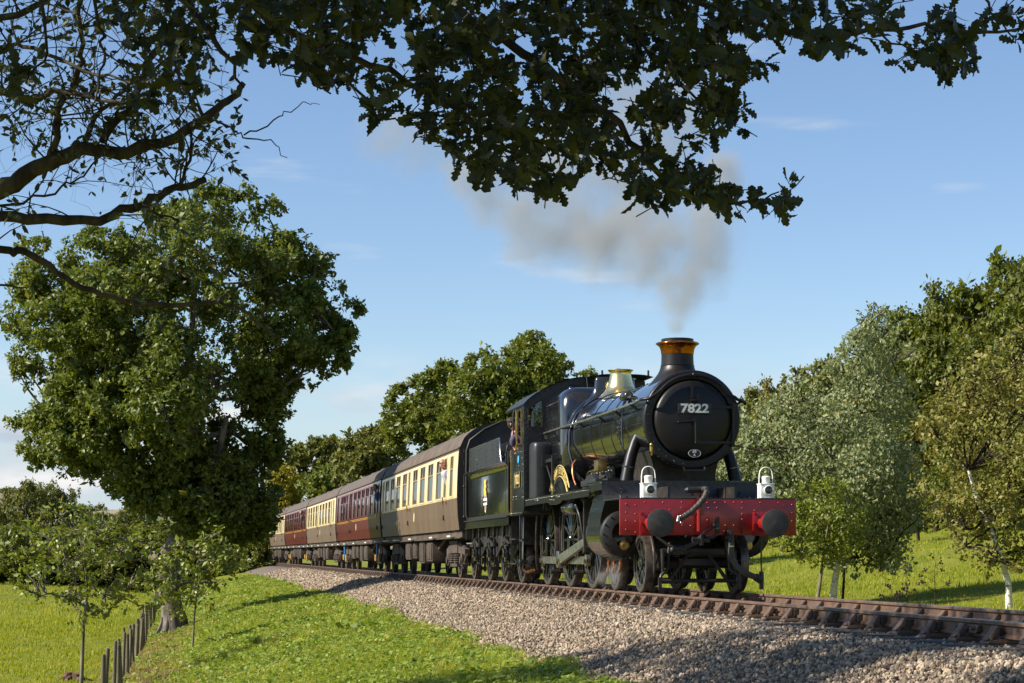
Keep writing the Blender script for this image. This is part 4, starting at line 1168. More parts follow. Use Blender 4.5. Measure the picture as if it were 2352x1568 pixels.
MB().tube([(-1.0, 1.75, 1.85), (-1.05, 1.9, 1.88), (-.95, 1.95, 1.86), (-1.0, 2.1, 1.84)], .02, 6).bx(-1.0, -.8, 1.55, 1.95, 1.76, 1.83).build('linkage', M['satin'], loco, 30)
# reversing rod and bracket
MB().bx(-1.03, -.99, 6.55, 7.4, 2.34, 2.40).bx(-1.03, -.98, 6.5, 6.58, 1.9, 2.45).tube([(-1.0, 7.4, 2.38), (-1.02, 6.2, 1.75)], .018, 6).build('reversing_rod', M['satin'], loco, 30)

# ---- cab
CF, CR_ = 7.95, 9.55
arch = [(x, 3.50 + .555 * (1 - (abs(x) / 1.32) ** 2.0) ** .85) for x in np.linspace(-1.32, 1.32, 41)]
b = MB()
# front plate with two spectacle openings: built as strips around them
def arch_z(x): return 3.50 + .555 * (1 - min(abs(x) / 1.32, 1) ** 2.0) ** .85
wx0, wx1, wz0 = .97, 1.245, 3.075
def wtop(x): return 3.42 + (1.245 - abs(x)) * .62
xsn = np.linspace(.40, wx0, 5)
for sx in (-1, 1):
    b.sheet([[(sx * x, CF, 1.68) for x in xsn], [(sx * x, CF, arch_z(x)) for x in xsn]])
    xm = np.linspace(wx0, wx1, 6)
    b.sheet([[(sx * x, CF, 1.68) for x in xm], [(sx * x, CF, wz0) for x in xm]])
    b.sheet([[(sx * x, CF, min(wtop(x), arch_z(x) - .07)) for x in xm], [(sx * x, CF, arch_z(x)) for x in xm]])
    b.sheet([[(sx * x, CF, 1.68) for x in (wx1, 1.32)], [(sx * x, CF, arch_z(x)) for x in (wx1, 1.32)]])
    b.bx(sx * .2, sx * .42, CF, CF + .01, 3.5, 3.9)
b.sheet([[(x, CF, 3.45) for x in np.linspace(-.4, .4, 7)], [(x, CF, arch_z(x)) for x in np.linspace(-.4, .4, 7)]])
cab = b.build('cab_front', M['satin'], loco, 0)
for sx in (-1, 1):
    pts = [(sx * wx0, wz0), (sx * wx1, wz0), (sx * wx1, wtop(wx1)), (sx * wx0, min(wtop(wx0), arch_z(wx0) - .07))]
    win = MB().tube([(x, CF - .006, z) for (x, z) in pts + pts[:1]], .008, 6).build('front_window', M['grimy'], cab, 40)
    MB().prism(pts, CF + .005, CF + .011).build('pane', M['glass'], win, 0)
r_ = MB()
for x in np.linspace(-1.25, 1.25, 23): r_.sphere((x, CF - .008, arch_z(x) - .05), .016, 6, 4)
for x in (-1.285, -1.0):
    for z in np.arange(1.78, 3.45, .105):
        if x == -1.0 and z > 3.0: continue
        r_.sphere((x, CF - .006, z), .0125, 6, 4)
for (x, z) in ((-.93, 3.2), (-.93, 3.32), (-.93, 3.44), (-.93, 3.58), (-1.2, 3.03), (-1.05, 3.03), (-.9, 3.03), (-1.05, 2.9), (-.85, 2.9), (-1.25, 2.85), (-1.25, 2.75), (-.9, 2.7)): r_.sphere((x, CF - .006, z), .011, 6, 4)
tag(r_.build('cab_rivets', M['satin'], loco, 60), kind='stuff')
# roof
rows = []
for s in (CF - .03, 8.6, 9.4, 10.25):
    rows.append([(x * 1.012, s, arch_z(x) + .012) for x in np.linspace(-1.32, 1.32, 41)])
rows2 = [[(x, y, z - .025) for (x, y, z) in r] for r in rows]
MB().sheet(rows).sheet(rows2).build('cab_roof', M['satin'], loco, 60)
# side sheets with window and cutaway
for sx in (-1, 1):
    X = sx * 1.322
    def q(s0, s1, z0, z1): return [[(X, s0, z0), (X, s1, z0)], [(X, s0, z1), (X, s1, z1)]]
    b = MB().sheet(q(CF, 8.22, 1.68, 3.50)).sheet(q(8.22, 9.55, 1.37, 2.70)).sheet(q(CF, 8.22, 1.52, 1.68)).sheet(q(8.22, 8.80, 3.43, 3.50)).sheet(q(8.80, 8.92, 2.70, 3.50)).sheet(q(8.22, 8.80, 2.70, 2.76))
    b.prism([(8.22, 1.37), (8.22, 1.52), (CF, 1.52), (8.02, 1.42)], X - .004, X + .004, 'x')
    cs = b.build('cab_side', M['greenblack'], loco, 0)
    win = MB().tube([(X - sx * -.008, s, z) for (s, z) in ((8.24, 2.77), (8.79, 2.77), (8.79, 3.42), (8.24, 3.42), (8.24, 2.77))], .009, 6).build('side_window', M['dullbrass'], cs, 40)
    MB().bx(X - .003, X + .003, 8.24, 8.79, 2.77, 3.42).build('pane', M['glass'], win, 0)
    MB().tube([(X + sx * .004, 9.545, 1.38), (X + sx * .004, 9.545, 2.70), (X + sx * .004, 8.93, 2.715), (X + sx * .004, 8.92, 3.48)], .013, 6).build('beading', M['dullbrass'], cs, 50)
    MB().tube([(X + sx * .05, 9.62, 1.5), (X + sx * .05, 9.62, 2.7)], .016, 8).tube([(X + sx * .03, 8.98, 2.78), (X + sx * .05, 8.98, 2.85), (X + sx * .05, 8.98, 3.4), (X + sx * .03, 8.98, 3.46)], .014, 8).build('grab_rail', M['satin'], cs, 50)
    if sx < 0:
        MB().lathe([(.0001, -1.332), (.075, -1.332), (.075, -1.327)], (0, 0, 0), 'x', 24).build('blue_disc', M['skyblue'], cs, 30, 0, (0, 8.62, 2.47), (0, 0, 0))
        pl = MB().bx(X - .016, X - .004, 8.40, 9.02, 1.92, 2.22).build('cab_number_plate', M['black'], cs, 30, .004)
        for e_ in ([(8.40, 1.92), (9.02, 1.92), (9.02, 2.22), (8.40, 2.22), (8.40, 1.92)],):
            MB().tube([(X - .018, s, z) for s, z in e_], .009, 6).build('brass_edge', M['brass'], pl, 40)
        inst('number_7822', text_mesh('7822', .25, .004, M['plateletter'], .006), pl, (X - .02, 8.71, 2.07), SIDE)
        b = MB()
        for s in np.arange(8.05, 9.5, .16): b.sphere((X - .004, s, 1.42 if s > 8.25 else 1.72), .008, 5, 3)
        for z in np.arange(1.5, 2.7, .13): b.sphere((X - .004, 8.16, z + .2), .008, 5, 3)
        for (s, z) in ((9.3, 1.75), (9.3, 1.70), (8.9, 1.75), (8.9, 1.70), (8.6, 2.35), (8.6, 2.62)): b.sphere((X - .004, s, z), .010, 5, 3)
        tag(b.build('side_rivets', M['steel'], cs, 60), kind='stuff')
# cab interior: floor, backhead, seat
MB().bx(-1.3, 1.3, CF + .02, 10.2, 1.40, 1.45).build('cab_floor', M['grimy'], loco, 30)
MB().prism([(-.8, 1.5), (-.88, 2.6), (-.8, 3.3), (0, 3.5), (.8, 3.3), (.88, 2.6), (.8, 1.5)], CF + .05, CF + .45).build('backhead', M['grimy'], loco, 40)
b = MB().tube([(-.5, 8.5, 2.9), (-.3, 8.55, 3.1), (.4, 8.5, 3.0)], .02, 6).cyl((-.4, 8.41, 2.9), (-.4, 8.46, 2.9), .08, n=14).cyl((.1, 8.41, 3.0), (.1, 8.46, 3.0), .09, n=14)
b.build('gauges', M['dullbrass'], loco, 40)
# tall rounded casing in front of the cab, near side
poly = [(-1.26 + .09 * (1 - math.cos(a)), 7.35 + .0) for a in (0,)]
b = MB()
rows = []
for (z, k) in ((1.668, 1), (2.55, 1), (2.66, .985), (2.72, .93), (2.745, .82)):
    row = []
    for i in range(21):
        a = 2 * math.pi * i / 20
        c_, s2 = math.cos(a), math.sin(a)
        row.append((-1.06 + .205 * k * math.copysign(abs(c_) ** .5, c_), 7.55 + .30 * k * math.copysign(abs(s2) ** .5, s2), z))
    rows.append(row)
b.sheet(rows); b.f.append(tuple(len(b.v) - 21 + k for k in range(20)))
b.bx(-1.10, -.86, 7.2, 7.35, 2.25, 2.5)
b.build('vertical_reservoir', M['satin'], loco, 40)
# cab steps
for sx in (-1, 1):
    b = MB().prism([(9.05, 1.36), (9.62, 1.36), (9.55, .5), (9.7, .42), (9.05, .42), (9.15, .5)], sx * 1.13, sx * 1.15, 'x')
    b.bx(sx * 1.0, sx * 1.34, 8.95, 9.55, .40, .425).bx(sx * 1.0, sx * 1.33, 9.05, 9.55, .89, .915)
    b.prism([(8.93, .40), (8.93, .50), (8.96, .50), (8.96, .42)], sx * 1.0, sx * 1.34, 'x')
    b.bx(sx * 1.27, sx * 1.30, 8.62, 8.66, .42, 1.38).bx(sx * 1.15, sx * 1.3, 8.62, 9.0, .42, .5).bx(sx * 1.2, sx * 1.31, 8.3, 8.66, .85, .89)
    b.build('cab_step', M['greenblack'], loco, 30, .006)

# ---- head lamps stand on the platform
def headlamp(x, label):
    o = empty('headlamp', (0, 0, 0))
    m4 = Matrix.Translation((lx, ly, 0)) @ Matrix.Rotation(lh, 4, 'Z') @ Matrix.Rotation(-.0038, 4, 'X')
    o.matrix_world = m4 @ Matrix.Translation((x, -.95, 1.436))
    MB().bx(-.105, .105, -.10, .10, 0, .215).build('body', M['white'], o, 30, .012)
    MB().bx(-.115, .115, -.11, .11, .205, .222).build('lid', M['white'], o, 30, .006)
    MB().lathe([(.060, .22), (.062, .29), (.066, .30), (.066, .32), (.055, .332), (.03, .338), (.001, .338)], (0, .0, 0), 'z', 22).build('chimney', M['white'], o, 40)
    MB().lathe([(.056, -.10), (.074, -.103), (.078, -.12), (.066, -.128), (.058, -.12)], (.012, 0, .118), 'y', 24).build('lens_ring', M['white'], o, 40)
    MB().lathe([(.064, -.112), (.055, -.124), (.03, -.134), (.001, -.137)], (.012, 0, .118), 'y', 24).build('lens', M['lens'], o, 60)
    pts = [(-.108, 0, .20), (-.104, 0, .34)] + [(-.10 * math.cos(a) * .98, 0, .375 + .095 * math.sin(a)) for a in np.linspace(0, math.pi, 11)] + [(.104, 0, .34), (.108, 0, .20)]
    MB().tube(pts, .009, 6).build('handle', M['white'], o, 60)
    MB().bx(-.118, -.104, -.05, .05, .0, .20).bx(-.10, .10, -.105, -.098, .0, .012).build('socket', M['white'], o, 30)
    tag(o, label, 'lamp', 'white lamps over the buffer beam')
headlamp(-.89, 'white oil headlamp over the left buffer, next to the bent brake hose')
headlamp(.93, 'white oil headlamp at the right end of the red buffer beam')
# ================================================================== tender
TS = 13.61
tx_, ty_, th_ = path(TS)
tender = tag(empty('tender', (tx_, ty_, float(track_z(TS))), (-.0036, 0, th_)), 'black tender with yellow lion emblem coupled behind the locomotive cab', 'tender')
def T(s): return s - TS
b = MB().bx(-1.30, 1.30, T(10.25), T(16.85), 1.375, 1.40)
b.build('platform', M['satin'], tender, 30)
b = MB()
for sx in (-1, 1):
    b.bx(sx * 1.235, sx * 1.255, T(10.3), T(16.75), 1.21, 1.374).bx(sx * 1.20, sx * 1.30, T(10.3), T(16.75), 1.20, 1.215)
b.build('valance', M['greenblack'], tender, 30)
b = MB().bx(-1.215, 1.215, T(10.55), T(16.62), 1.40, 2.36)
b.build('tank', M['greenblack'], tender, 30, .02)
MB().bx(-1.225, -1.212, T(10.55), T(16.62), 1.405, 1.47).bx(1.212, 1.225, T(10.55), T(16.62), 1.405, 1.47).build('tank_angle', M['satin'], tender, 30)
for sx in (-1, 1):
    rows = []
    for (x, z) in ((1.216, 2.345), (1.222, 2.38), (1.245, 2.43), (1.285, 2.48), (1.315, 2.505), (1.32, 2.512)):
        rows.append([(sx * x, T(10.5), z), (sx * x, T(16.68), z)])
    fl = MB().sheet(rows).tube([(sx * 1.32, T(10.5), 2.512), (sx * 1.32, T(16.68), 2.512)], .014, 6).build('flare', M['greenblack'], tender, 60)
    r_ = MB()
    for s in np.arange(10.8, 16.6, .62): r_.sphere((sx * 1.262, T(s), 2.44), .011, 5, 3)
    tag(r_.build('rivets', M['black'], fl, 60), kind='stuff')
    X = sx * 1.20
    pl = MB().prism([(T(11.55), 2.50), (T(16.55), 2.50), (T(16.50), 3.08), (T(11.85), 3.08), (T(11.75), 2.75)], X - .006, X + .006, 'x').build('coal_plate', M['coalplate'], tender, 0)
    MB().tube([(X, T(16.55), 2.50), (X, T(16.50), 3.085), (X, T(11.85), 3.085), (X, T(11.75), 2.75), (X, T(11.55), 2.52)], .014, 6).build('beading', M['steel'], pl, 60)
    r_ = MB()
    for s in (12.1, 12.9, 13.75, 14.6, 15.2, 15.35, 16.2):
        for z in np.arange(2.58, 3.05, .105): r_.sphere((X + sx * .006, T(s), z), .013, 6, 4)
    tag(r_.build('rivets', M['black'], pl, 60), kind='stuff')
b = MB().bx(-1.19, 1.19, T(16.48), T(16.5), 2.5, 3.05).bx(-1.2, 1.2, T(10.6), T(16.6), 2.50, 2.52)
b.build('coal_space', M['satin'], tender, 30)
# coal, heaped low, under a black sheet at the front
rows = []
for s in np.linspace(12.0, 16.3, 16):
    rows.append([(x, T(s), 2.52 + .30 * (1 - (x / 1.19) ** 2) * math.sin((s - 11.9) / 4.5 * math.pi) + random.uniform(-.05, .05)) for x in np.linspace(-1.17, 1.17, 14)])
MB().sheet(rows).build('coal', M['coal'], tender, 0)
rows = []
for s in np.linspace(10.9, 11.75, 9):
    rows.append([(x, T(s), 2.62 + .28 * math.sin((s - 10.8) / 1.1 * math.pi) * (1 - (x / 1.25) ** 4) + random.uniform(-.04, .04)) for x in np.linspace(-1.18, 1.18, 16)])
MB().sheet(rows).build('canvas_sheet', M['canvas'], tender, 60)
MB().tube([(-1.20, T(10.95), 1.5), (-1.22, T(10.8), 2.7), (-1.2, T(10.75), 2.86), (-1.12, T(10.95), 2.9), (-1.1, T(11.2), 2.9)], .022, 8).tube([(-1.30, T(16.75), 1.5), (-1.30, T(16.75), 2.5)], .018, 8).sphere((-1.30, T(16.75), 2.22), .035).sphere((-1.30, T(16.75), 1.5), .035).build('handrail', M['satin'], tender, 50)
MB().bx(-1.22, -1.19, T(10.45), T(10.55), 1.4, 2.5).bx(1.19, 1.22, T(10.45), T(10.55), 1.4, 2.5).build('front_plate', M['greenblack'], tender, 30)
# frames, axleboxes, springs, brakes
b = MB()
for sx in (-1, 1):
    b.prism([(T(10.35), .75), (T(10.35), 1.20), (T(16.7), 1.20), (T(16.7), .75), (T(16.2), .55), (T(15.7), .55), (T(14.9), .80), (T(14.5), .80), (T(13.9), .55), (T(13.3), .55), (T(12.6), .80), (T(12.2), .80), (T(11.7), .55), (T(11.0), .55)], sx * 1.02, sx * 1.045, 'x')
b.bx(-1.0, 1.0, T(10.4), T(16.6), 1.1, 1.2).bx(-1.25, 1.25, T(16.78), T(16.84), .95, 1.37).bx(-1.2, 1.2, T(10.3), T(10.36), .8, 1.37)
b.build('frame', M['grimy'], tender, 30)
wt = wheel_meshes(.628, 12, M['tyre'], .13)
TAX = (11.323, 13.609, 15.895)
for s in TAX:
    for sx in (-1, 1):
        put_wheel('wheel', tender, wt, T(s), .628, sx)
        ab = MB().bx(sx * 1.045, sx * 1.17, T(s) - .12, T(s) + .12, .46, .80).cyl((sx * 1.16, T(s), .63), (sx * 1.215, T(s), .63), .10, n=16).bx(sx * 1.04, sx * 1.08, T(s) - .19, T(s) - .13, .40, .95).bx(sx * 1.04, sx * 1.08, T(s) + .13, T(s) + .19, .40, .95).bx(sx * 1.04, sx * 1.10, T(s) - .2, T(s) + .2, .38, .42)
        for z in (.50, .63, .76): ab.cyl((sx * 1.15, T(s) - .14, z), (sx * 1.19, T(s) - .14, z), .02, n=6)
        ab.build('axlebox', M['black'], tender, 30, .008)
        sp_ = MB()
        for k in range(5): sp_.bx(sx * 1.08, sx * 1.17, T(s) - .48 + k * .085, T(s) + .48 - k * .085, .86 + k * .018, .876 + k * .018)
        sp_.bx(sx * 1.07, sx * 1.18, T(s) - .05, T(s) + .05, .80, .98)
        for e_ in (-.46, .46):
            sp_.cyl((sx * 1.125, T(s) + e_, .60), (sx * 1.125, T(s) + e_, 1.12), .018, n=8).cyl((sx * 1.125, T(s) + e_, .78), (sx * 1.125, T(s) + e_, .86), .085, n=14).prism([(T(s) + e_ - .13, 1.20), (T(s) + e_ + .13, 1.20), (T(s) + e_ + .03, .98), (T(s) + e_ - .03, .98)], sx * 1.09, sx * 1.15, 'x')
        sp_.build('spring', M['grimy'], tender, 30)
    MB().cyl((-1.1, T(s), .628), (1.1, T(s), .628), .07, n=12).build('axle', M['grimy'], tender, 30)
b = MB()
for s in (12.45, 14.75, 16.6):
    for sx in (-1, 1):
        b.bx(sx * .80, sx * .85, T(s) - .02, T(s) + .02, .2, 1.1).bx(sx * .72, sx * .80, T(s) - .12, T(s) - .04, .45, .8).bx(sx * .78, sx * .98, T(s) - .06, T(s) + .06, .24, .32)
    b.tube([(-.95, T(s), .28), (.95, T(s), .28)], .03, 8)
b.build('brake_gear', M['grimy'], tender, 30)
for sx in (-1, 1):
    for s0 in (16.35, 10.45):
        b = MB().bx(sx * 1.05, sx * 1.34, T(s0), T(s0) + .36, .80, .825).bx(sx * 1.05, sx * 1.34, T(s0), T(s0) + .36, .38, .405).bx(sx * 1.10, sx * 1.13, T(s0) + .05, T(s0) + .1, .38, 1.2).bx(sx * 1.10, sx * 1.13, T(s0) + .28, T(s0) + .32, .38, 1.2)
        b.build('step', M['greenblack'], tender, 30, .006)
# emblem on the tank side: lion over a wheel, with its lettered band
EX = -1.228
ES, EZ = T(13.75), 1.90
em = MB().lathe([(.0001, 0), (.13, 0), (.13, .004)], (0, 0, 0), 'x', 32)
em.v = [(EX + x, ES + y * 1.15, EZ - .02 + z * 1.25) for (x, y, z) in em.v]
emb = em.build('emblem', M['emblemred'], tender, 0)
e2 = MB().lathe([(.055, -.003), (.085, -.003)], (0, 0, 0), 'x', 32).lathe([(.112, -.003), (.13, -.003)], (0, 0, 0), 'x', 32)
e2.v = [(EX + x, ES + y * 1.15, EZ - .02 + z * 1.25) for (x, y, z) in e2.v]
e2.build('wheel_ring', M['ivory'], emb, 0)
e2 = MB().lathe([(.0001, 0), (.10, 0)], (0, 0, 0), 'x', 24)
e2.v = [(EX - .001 + x, ES + y, EZ - .25 + z * 1.15) for (x, y, z) in e2.v]
e2.build('lower_ring', M['emblemred'], emb, 0)
e2 = MB().lathe([(.07, -.003), (.10, -.003)], (0, 0, 0), 'x', 24)
e2.v = [(EX - .001 + x, ES + y, EZ - .25 + z * 1.15) for (x, y, z) in e2.v]
e2.build('lower_ring_edge', M['ivory'], emb, 0)
MB().bx(EX - .008, EX - .004, ES - .27, ES + .27, EZ - .20, EZ - .05).build('band', M['ivory'], emb, 0)
MB().bx(EX - .010, EX - .008, ES - .25, ES + .25, EZ - .185, EZ - .065).build('band_field', M['ivory'], emb, 0)
inst('band_letters', text_mesh('BRITISH RAILWAYS', .058, .001, M['black'], .002), emb, (EX - .012, ES, EZ - .126), SIDE)
# standing lion, facing the locomotive (towards -s)
lion = [(.15, .06), (.17, .16), (.12, .22), (.15, .30), (.10, .36), (.03, .37), (-.02, .36), (-.07, .37), (-.12, .35), (-.13, .31), (-.09, .30), (-.05, .28), (-.10, .24), (-.16, .22), (-.17, .19), (-.10, .19), (-.04, .19), (-.06, .14), (-.12, .10), (-.17, .08), (-.15, .04), (-.08, .05), (-.05, .0), (.12, .0)]
lion = [(ES + y * .95, EZ + .0 + z) for (y, z) in lion]
MB().prism(lion, EX - .012, EX - .005, 'x').build('lion', M['lionyellow'], emb, 0)

# ================================================================== coaches
CPROF = [(1.345, 1.20), (1.385, 1.55), (1.402, 1.97), (1.405, 2.03), (1.398, 2.36), (1.385, 2.69), (1.383, 2.72), (1.362, 3.03), (1.355, 3.10), (1.33, 3.19)]
CZs = [q[1] for q in CPROF]
def clat(z): return float(np.interp(z, CZs, [q[0] for q in CPROF]))
LEN = 19.18
def roof_pts(n=25, k=1.0):
    return [(x, 3.17 + .665 * (1 - (abs(x) / 1.345) ** 2.5) ** .62) for x in np.linspace(-1.345, 1.345, n)]
def side_sheet(b, y0, y1, z0, z1, off=0.0):
    zz = sorted(set([z0, z1] + [z for z in CZs if z0 < z < z1]))
    for sx in (-1, 1):
        b.sheet([[(sx * (clat(z) + off), y0, z), (sx * (clat(z) + off), y1, z)] for z in zz])
def win_mesh(w, vent, mf):
    """frame of one window, centred on y = 0, near side (x negative)"""
    b = MB()
    def bar(y0, y1, z0, z1, d=.012):
        rows = [[(-(clat(z) + d), y0, z), (-(clat(z) + d), y1, z)] for z in (z0, z1)]
        b.sheet(rows)
        b.sheet([[(-(clat(z) + d), y0, z) for z in (z0, z1)], [(-(clat(z) - .03), y0, z) for z in (z0, z1)]])
        b.sheet([[(-(clat(z) + d), y1, z) for z in (z0, z1)], [(-(clat(z) - .03), y1, z) for z in (z0, z1)]])
        b.sheet([[(-(clat(z0) + d), y0, z0), (-(clat(z0) + d), y1, z0)], [(-(clat(z0) - .03), y0, z0), (-(clat(z0) - .03), y1, z0)]])
        b.sheet([[(-(clat(z1) + d), y0, z1), (-(clat(z1) + d), y1, z1)], [(-(clat(z1) - .03), y0, z1), (-(clat(z1) - .03), y1, z1)]])
    h = w / 2
    bar(-h, -h + .03, 2.03, 3.03); bar(h - .03, h, 2.03, 3.03); bar(-h, h, 2.00, 2.04); bar(-h, h, 3.02, 3.05)
    fr = b.mesh('window', mf, 0)
    b = MB()
    if vent:
        for (y0, y1) in ((-h + .04, -h + .07), (h - .07, h - .04), (-.035, .035)): bar(y0, y1, 2.72, 3.0, .002)
        bar(-h + .03, h - .03, 2.69, 2.725, .006)
    vm = b.mesh('ventilator', M['rustframe'] if vent == 1 else M['maroon'], 0) if vent else None
    b = MB()
    b.sheet([[(-(clat(z) - .018), y, z) for y in (-h + .02, h - .02)] for z in (2.03, 2.36, 2.70, 3.03)])
    pm = b.mesh('pane', M['glass'], 0)
    return fr, vm, pm
WM = {}
def coach(i, label, livery, layout, roofm):
    sc = 17.10 + 19.68 * (i + .5)
    cx, cy, chd = path(sc)
    o = tag(empty('railway_coach', (cx, cy, float(track_z(sc))), (-.0038 + 2e-5 * sc, 0, chd)), label, 'coach', 'coaches of the train')
    h = LEN / 2
    low, up = (M['chocolate'], M['cream']) if livery == 'cc' else (M['maroon'], M['maroon'])
    b = MB(); side_sheet(b, -h, h, 1.20, 1.97); b.build('lower_panel', low, o, 0)
    # upper side with openings
    b = MB(); ys = -h
    ops = sorted([(y0, y1) for (k, y0, y1) in layout])
    for (y0, y1) in ops:
        side_sheet(b, ys, -h + y0, 1.97, 3.10); ys = -h + y1
        side_sheet(b, -h + y0, -h + y1, 1.97, 2.03); side_sheet(b, -h + y0, -h + y1, 3.03, 3.10)
    side_sheet(b, ys, h, 1.97, 3.10)
    b.build('upper_panel', up, o, 0)
    b = MB(); side_sheet(b, -h, h, 3.10, 3.19); b.build('cantrail', low, o, 0)
    if livery != 'cc':
        for z in (1.90, 1.945):
            b = MB(); side_sheet(b, -h, h, z, z + .016, .003); b.build('lining', M['lining'], o, 0)
        b = MB(); side_sheet(b, -h, h, 3.09, 3.104, .003); b.build('lining', M['lining'], o, 0)
    # roof
    rp = roof_pts()
    b = MB(); b.sheet([[(x, y, z) for (x, z) in rp] for y in np.linspace(-h - .02, h + .02, 5)])
    for sx in (-1, 1): b.bx(sx * 1.335, sx * 1.37, -h - .02, h + .02, 3.165, 3.195)
    rf = b.build('roof', roofm, o, 50)
    b = MB()
    for y in np.arange(-h + 1.2, h - .5, 1.35):
        b.sheet([[(x * 1.003, y - .02, z + .006) for (x, z) in rp], [(x * 1.003, y + .02, z + .006) for (x, z) in rp]])
    b.build('roof_ribs', roofm, rf, 50)
    for k, y in enumerate(np.linspace(-h + 1.6, h - 1.6, 9)):
        MB().lathe([(.13, 0), (.12, .03), (.17, .045), (.16, .08), (.06, .11), (.001, .115)], (0, 0, 0), 'z', 14).build('roof_ventilator', M['roofdark'], rf, 50, 0, (-.42 if k % 2 else .42, y, 3.76))
    # ends with gangway
    zz = [z for z in CZs]
    poly = [(-clat(z), z) for z in zz] + rp[1:-1] + [(clat(z), z) for z in reversed(zz)]
    for e_ in (-1, 1):
        en = MB().prism(poly, e_ * (h - .03), e_ * h).build('end_panel', M['coachend'], o, 0)
        b = MB().prism([(-.47, 1.15), (-.47, 3.05), (-.36, 3.25), (-.15, 3.33), (.15, 3.33), (.36, 3.25), (.47, 3.05), (.47, 1.15)], e_ * (h + .003), e_ * (h + .22))
        b.build('gangway', M['coachend'], en, 30, .02)
        if e_ < 0:
            pts = [(-.35, -h - .10, 3.80), (-.75, -h - .10, 3.62), (-1.10, -h - .10, 3.35), (-1.18, -h - .10, 3.1), (-1.19, -h - .10, 2.3), (-1.19, -h - .10, 1.55), (-1.12, -h - .14, 1.35)]
            MB().tube(pts, .03, 8).build('end_pipe', M['coachend'], en, 60)
            MB().bx(-1.0, -.75, -h - .02, -h - .002, 2.65, 2.90).build('notice_plate', M['white'], en, 0)
            MB().bx(-1.25, -1.15, -h - .08, -h - .002, 3.05, 3.15).bx(-1.25, -1.18, -h - .06, -h - .002, 2.75, 2.85).bx(-1.1, -.7, -h - .06, -h - .002, 1.22, 1.45).build('end_brackets', M['coachend'], en, 0)
    # inside: floor, centre partition that stops the view, seat backs
    b = MB().bx(-1.3, 1.3, -h + .05, h - .05, 1.22, 1.27)
    b.build('floor', M['interior'], o, 0)
    b = MB()
    for y in np.arange(-h + 3.0, h - 2, 1.87):
        b.bx(-1.3, -.3, y - .06, y + .06, 1.27, 2.22).bx(.3, 1.3, y - .06, y + .06, 1.27, 2.22)
    b.build('seat_backs', M['interior'], o, 30)
    # windows and doors
    for (k, y0, y1) in layout:
        w = round(y1 - y0, 2); yc = -h + (y0 + y1) / 2
        key = (livery, k, w)
        if key not in WM:
            WM[key] = win_mesh(w, {'w': 1 if livery == 'cc' else 2, 's': 1 if livery == 'cc' else 2, 'd': 0, 'D': 0}[k], up)
        fr, vm, pm = WM[key]
        for side in ((0, math.pi) if i < 2 else (0,)):
            nm = 'window' if k in 'ws' else 'door_window'
            wo = inst(nm, fr, o, (0, yc, 0), (0, 0, side))
            if vm: inst('ventilator', vm, wo)
            if k != 'D': inst('pane', pm, wo)
        if k in 'dD':
            b = MB()
            for yy in (yc - .36, yc + .36):
                b.sheet([[(-(clat(z) + .004), yy - .008, z), (-(clat(z) + .004), yy + .008, z)] for z in CZs[:-1]])
            b.build('door_edges', M['coachend'], o, 0)
            b = MB().tube([(-1.43, yc + .28, 1.86), (-1.43, yc + .28, 2.06)], .014, 6).bx(-1.44, -1.40, yc - .38, yc - .30, 1.88, 1.92)
            b.build('door_handle', M['dullbrass'], o, 30)
            MB().bx(-1.42, -1.37, yc + .27, yc + .35, 1.47, 1.60).bx(-1.43, -1.38, yc + .36, yc + .40, 1.93, 1.98).build('door_stop', M['underframe'], o, 30)
    if livery == 'cc' or i:
        MB().lathe([(.001, 0), (.14, 0)], (0, 0, 0), 'x', 24).build('number_disc', M['cream'], o, 0, 0, (-clat(1.66) - .006, -h + 9.35, 1.67))
    # underframe
    b = MB()
    for sx in (-1, 1):
        b.bx(sx * 1.20, sx * 1.27, -h + .05, h - .05, 1.02, 1.185).bx(sx * 1.18, sx * 1.32, -h + .05, h - .05, 1.0, 1.025)
        b.prism([(-4.6, 1.0), (-2.6, .62), (2.6, .62), (4.6, 1.0), (4.4, 1.0), (2.5, .70), (-2.5, .70), (-4.4, 1.0)], sx * 1.0, sx * 1.06, 'x')
        for y in (-2.6, 0, 2.6): b.bx(sx * 1.0, sx * 1.06, y - .04, y + .04, .64, 1.0)
    b.bx(-1.0, 1.0, -h + .1, h - .1, 1.05, 1.18)
    uf = b.build('underframe', M['underframe'], o, 30)
    for y in (-h + 1.5, -h + 5.2, -h + 10.3, -h + 14.8, h - 1.2):
        MB().bx(-1.42, -1.26, y - .32, y + .32, 1.04, 1.075).build('footboard', M['stepwhite'], uf, 30)
    for (y0, y1, z0, z1) in ((-3.2, -1.9, .42, .95), (-1.3, -.2, .36, .98), (.6, 1.5, .50, .95), (2.1, 3.5, .46, .96)):
        bb = MB().bx(-1.22, -.55, y0, y1, z0, z1)
        for k in range(3): bb.bx(-1.245, -1.22, y0 + .08 + k * (y1 - y0 - .1) / 3, y0 + .06 + (k + .8) * (y1 - y0 - .1) / 3, z0 + .05, z1 - .05)
        bb.build('equipment_box', M['underframe'], uf, 30, .01)
    MB().lathe([(.02, -.5), (.19, -.48), (.2, .4), (.02, .45)], (-.8, 4.4, .75), 'y', 16).build('vacuum_cylinder', M['underframe'], uf, 40)
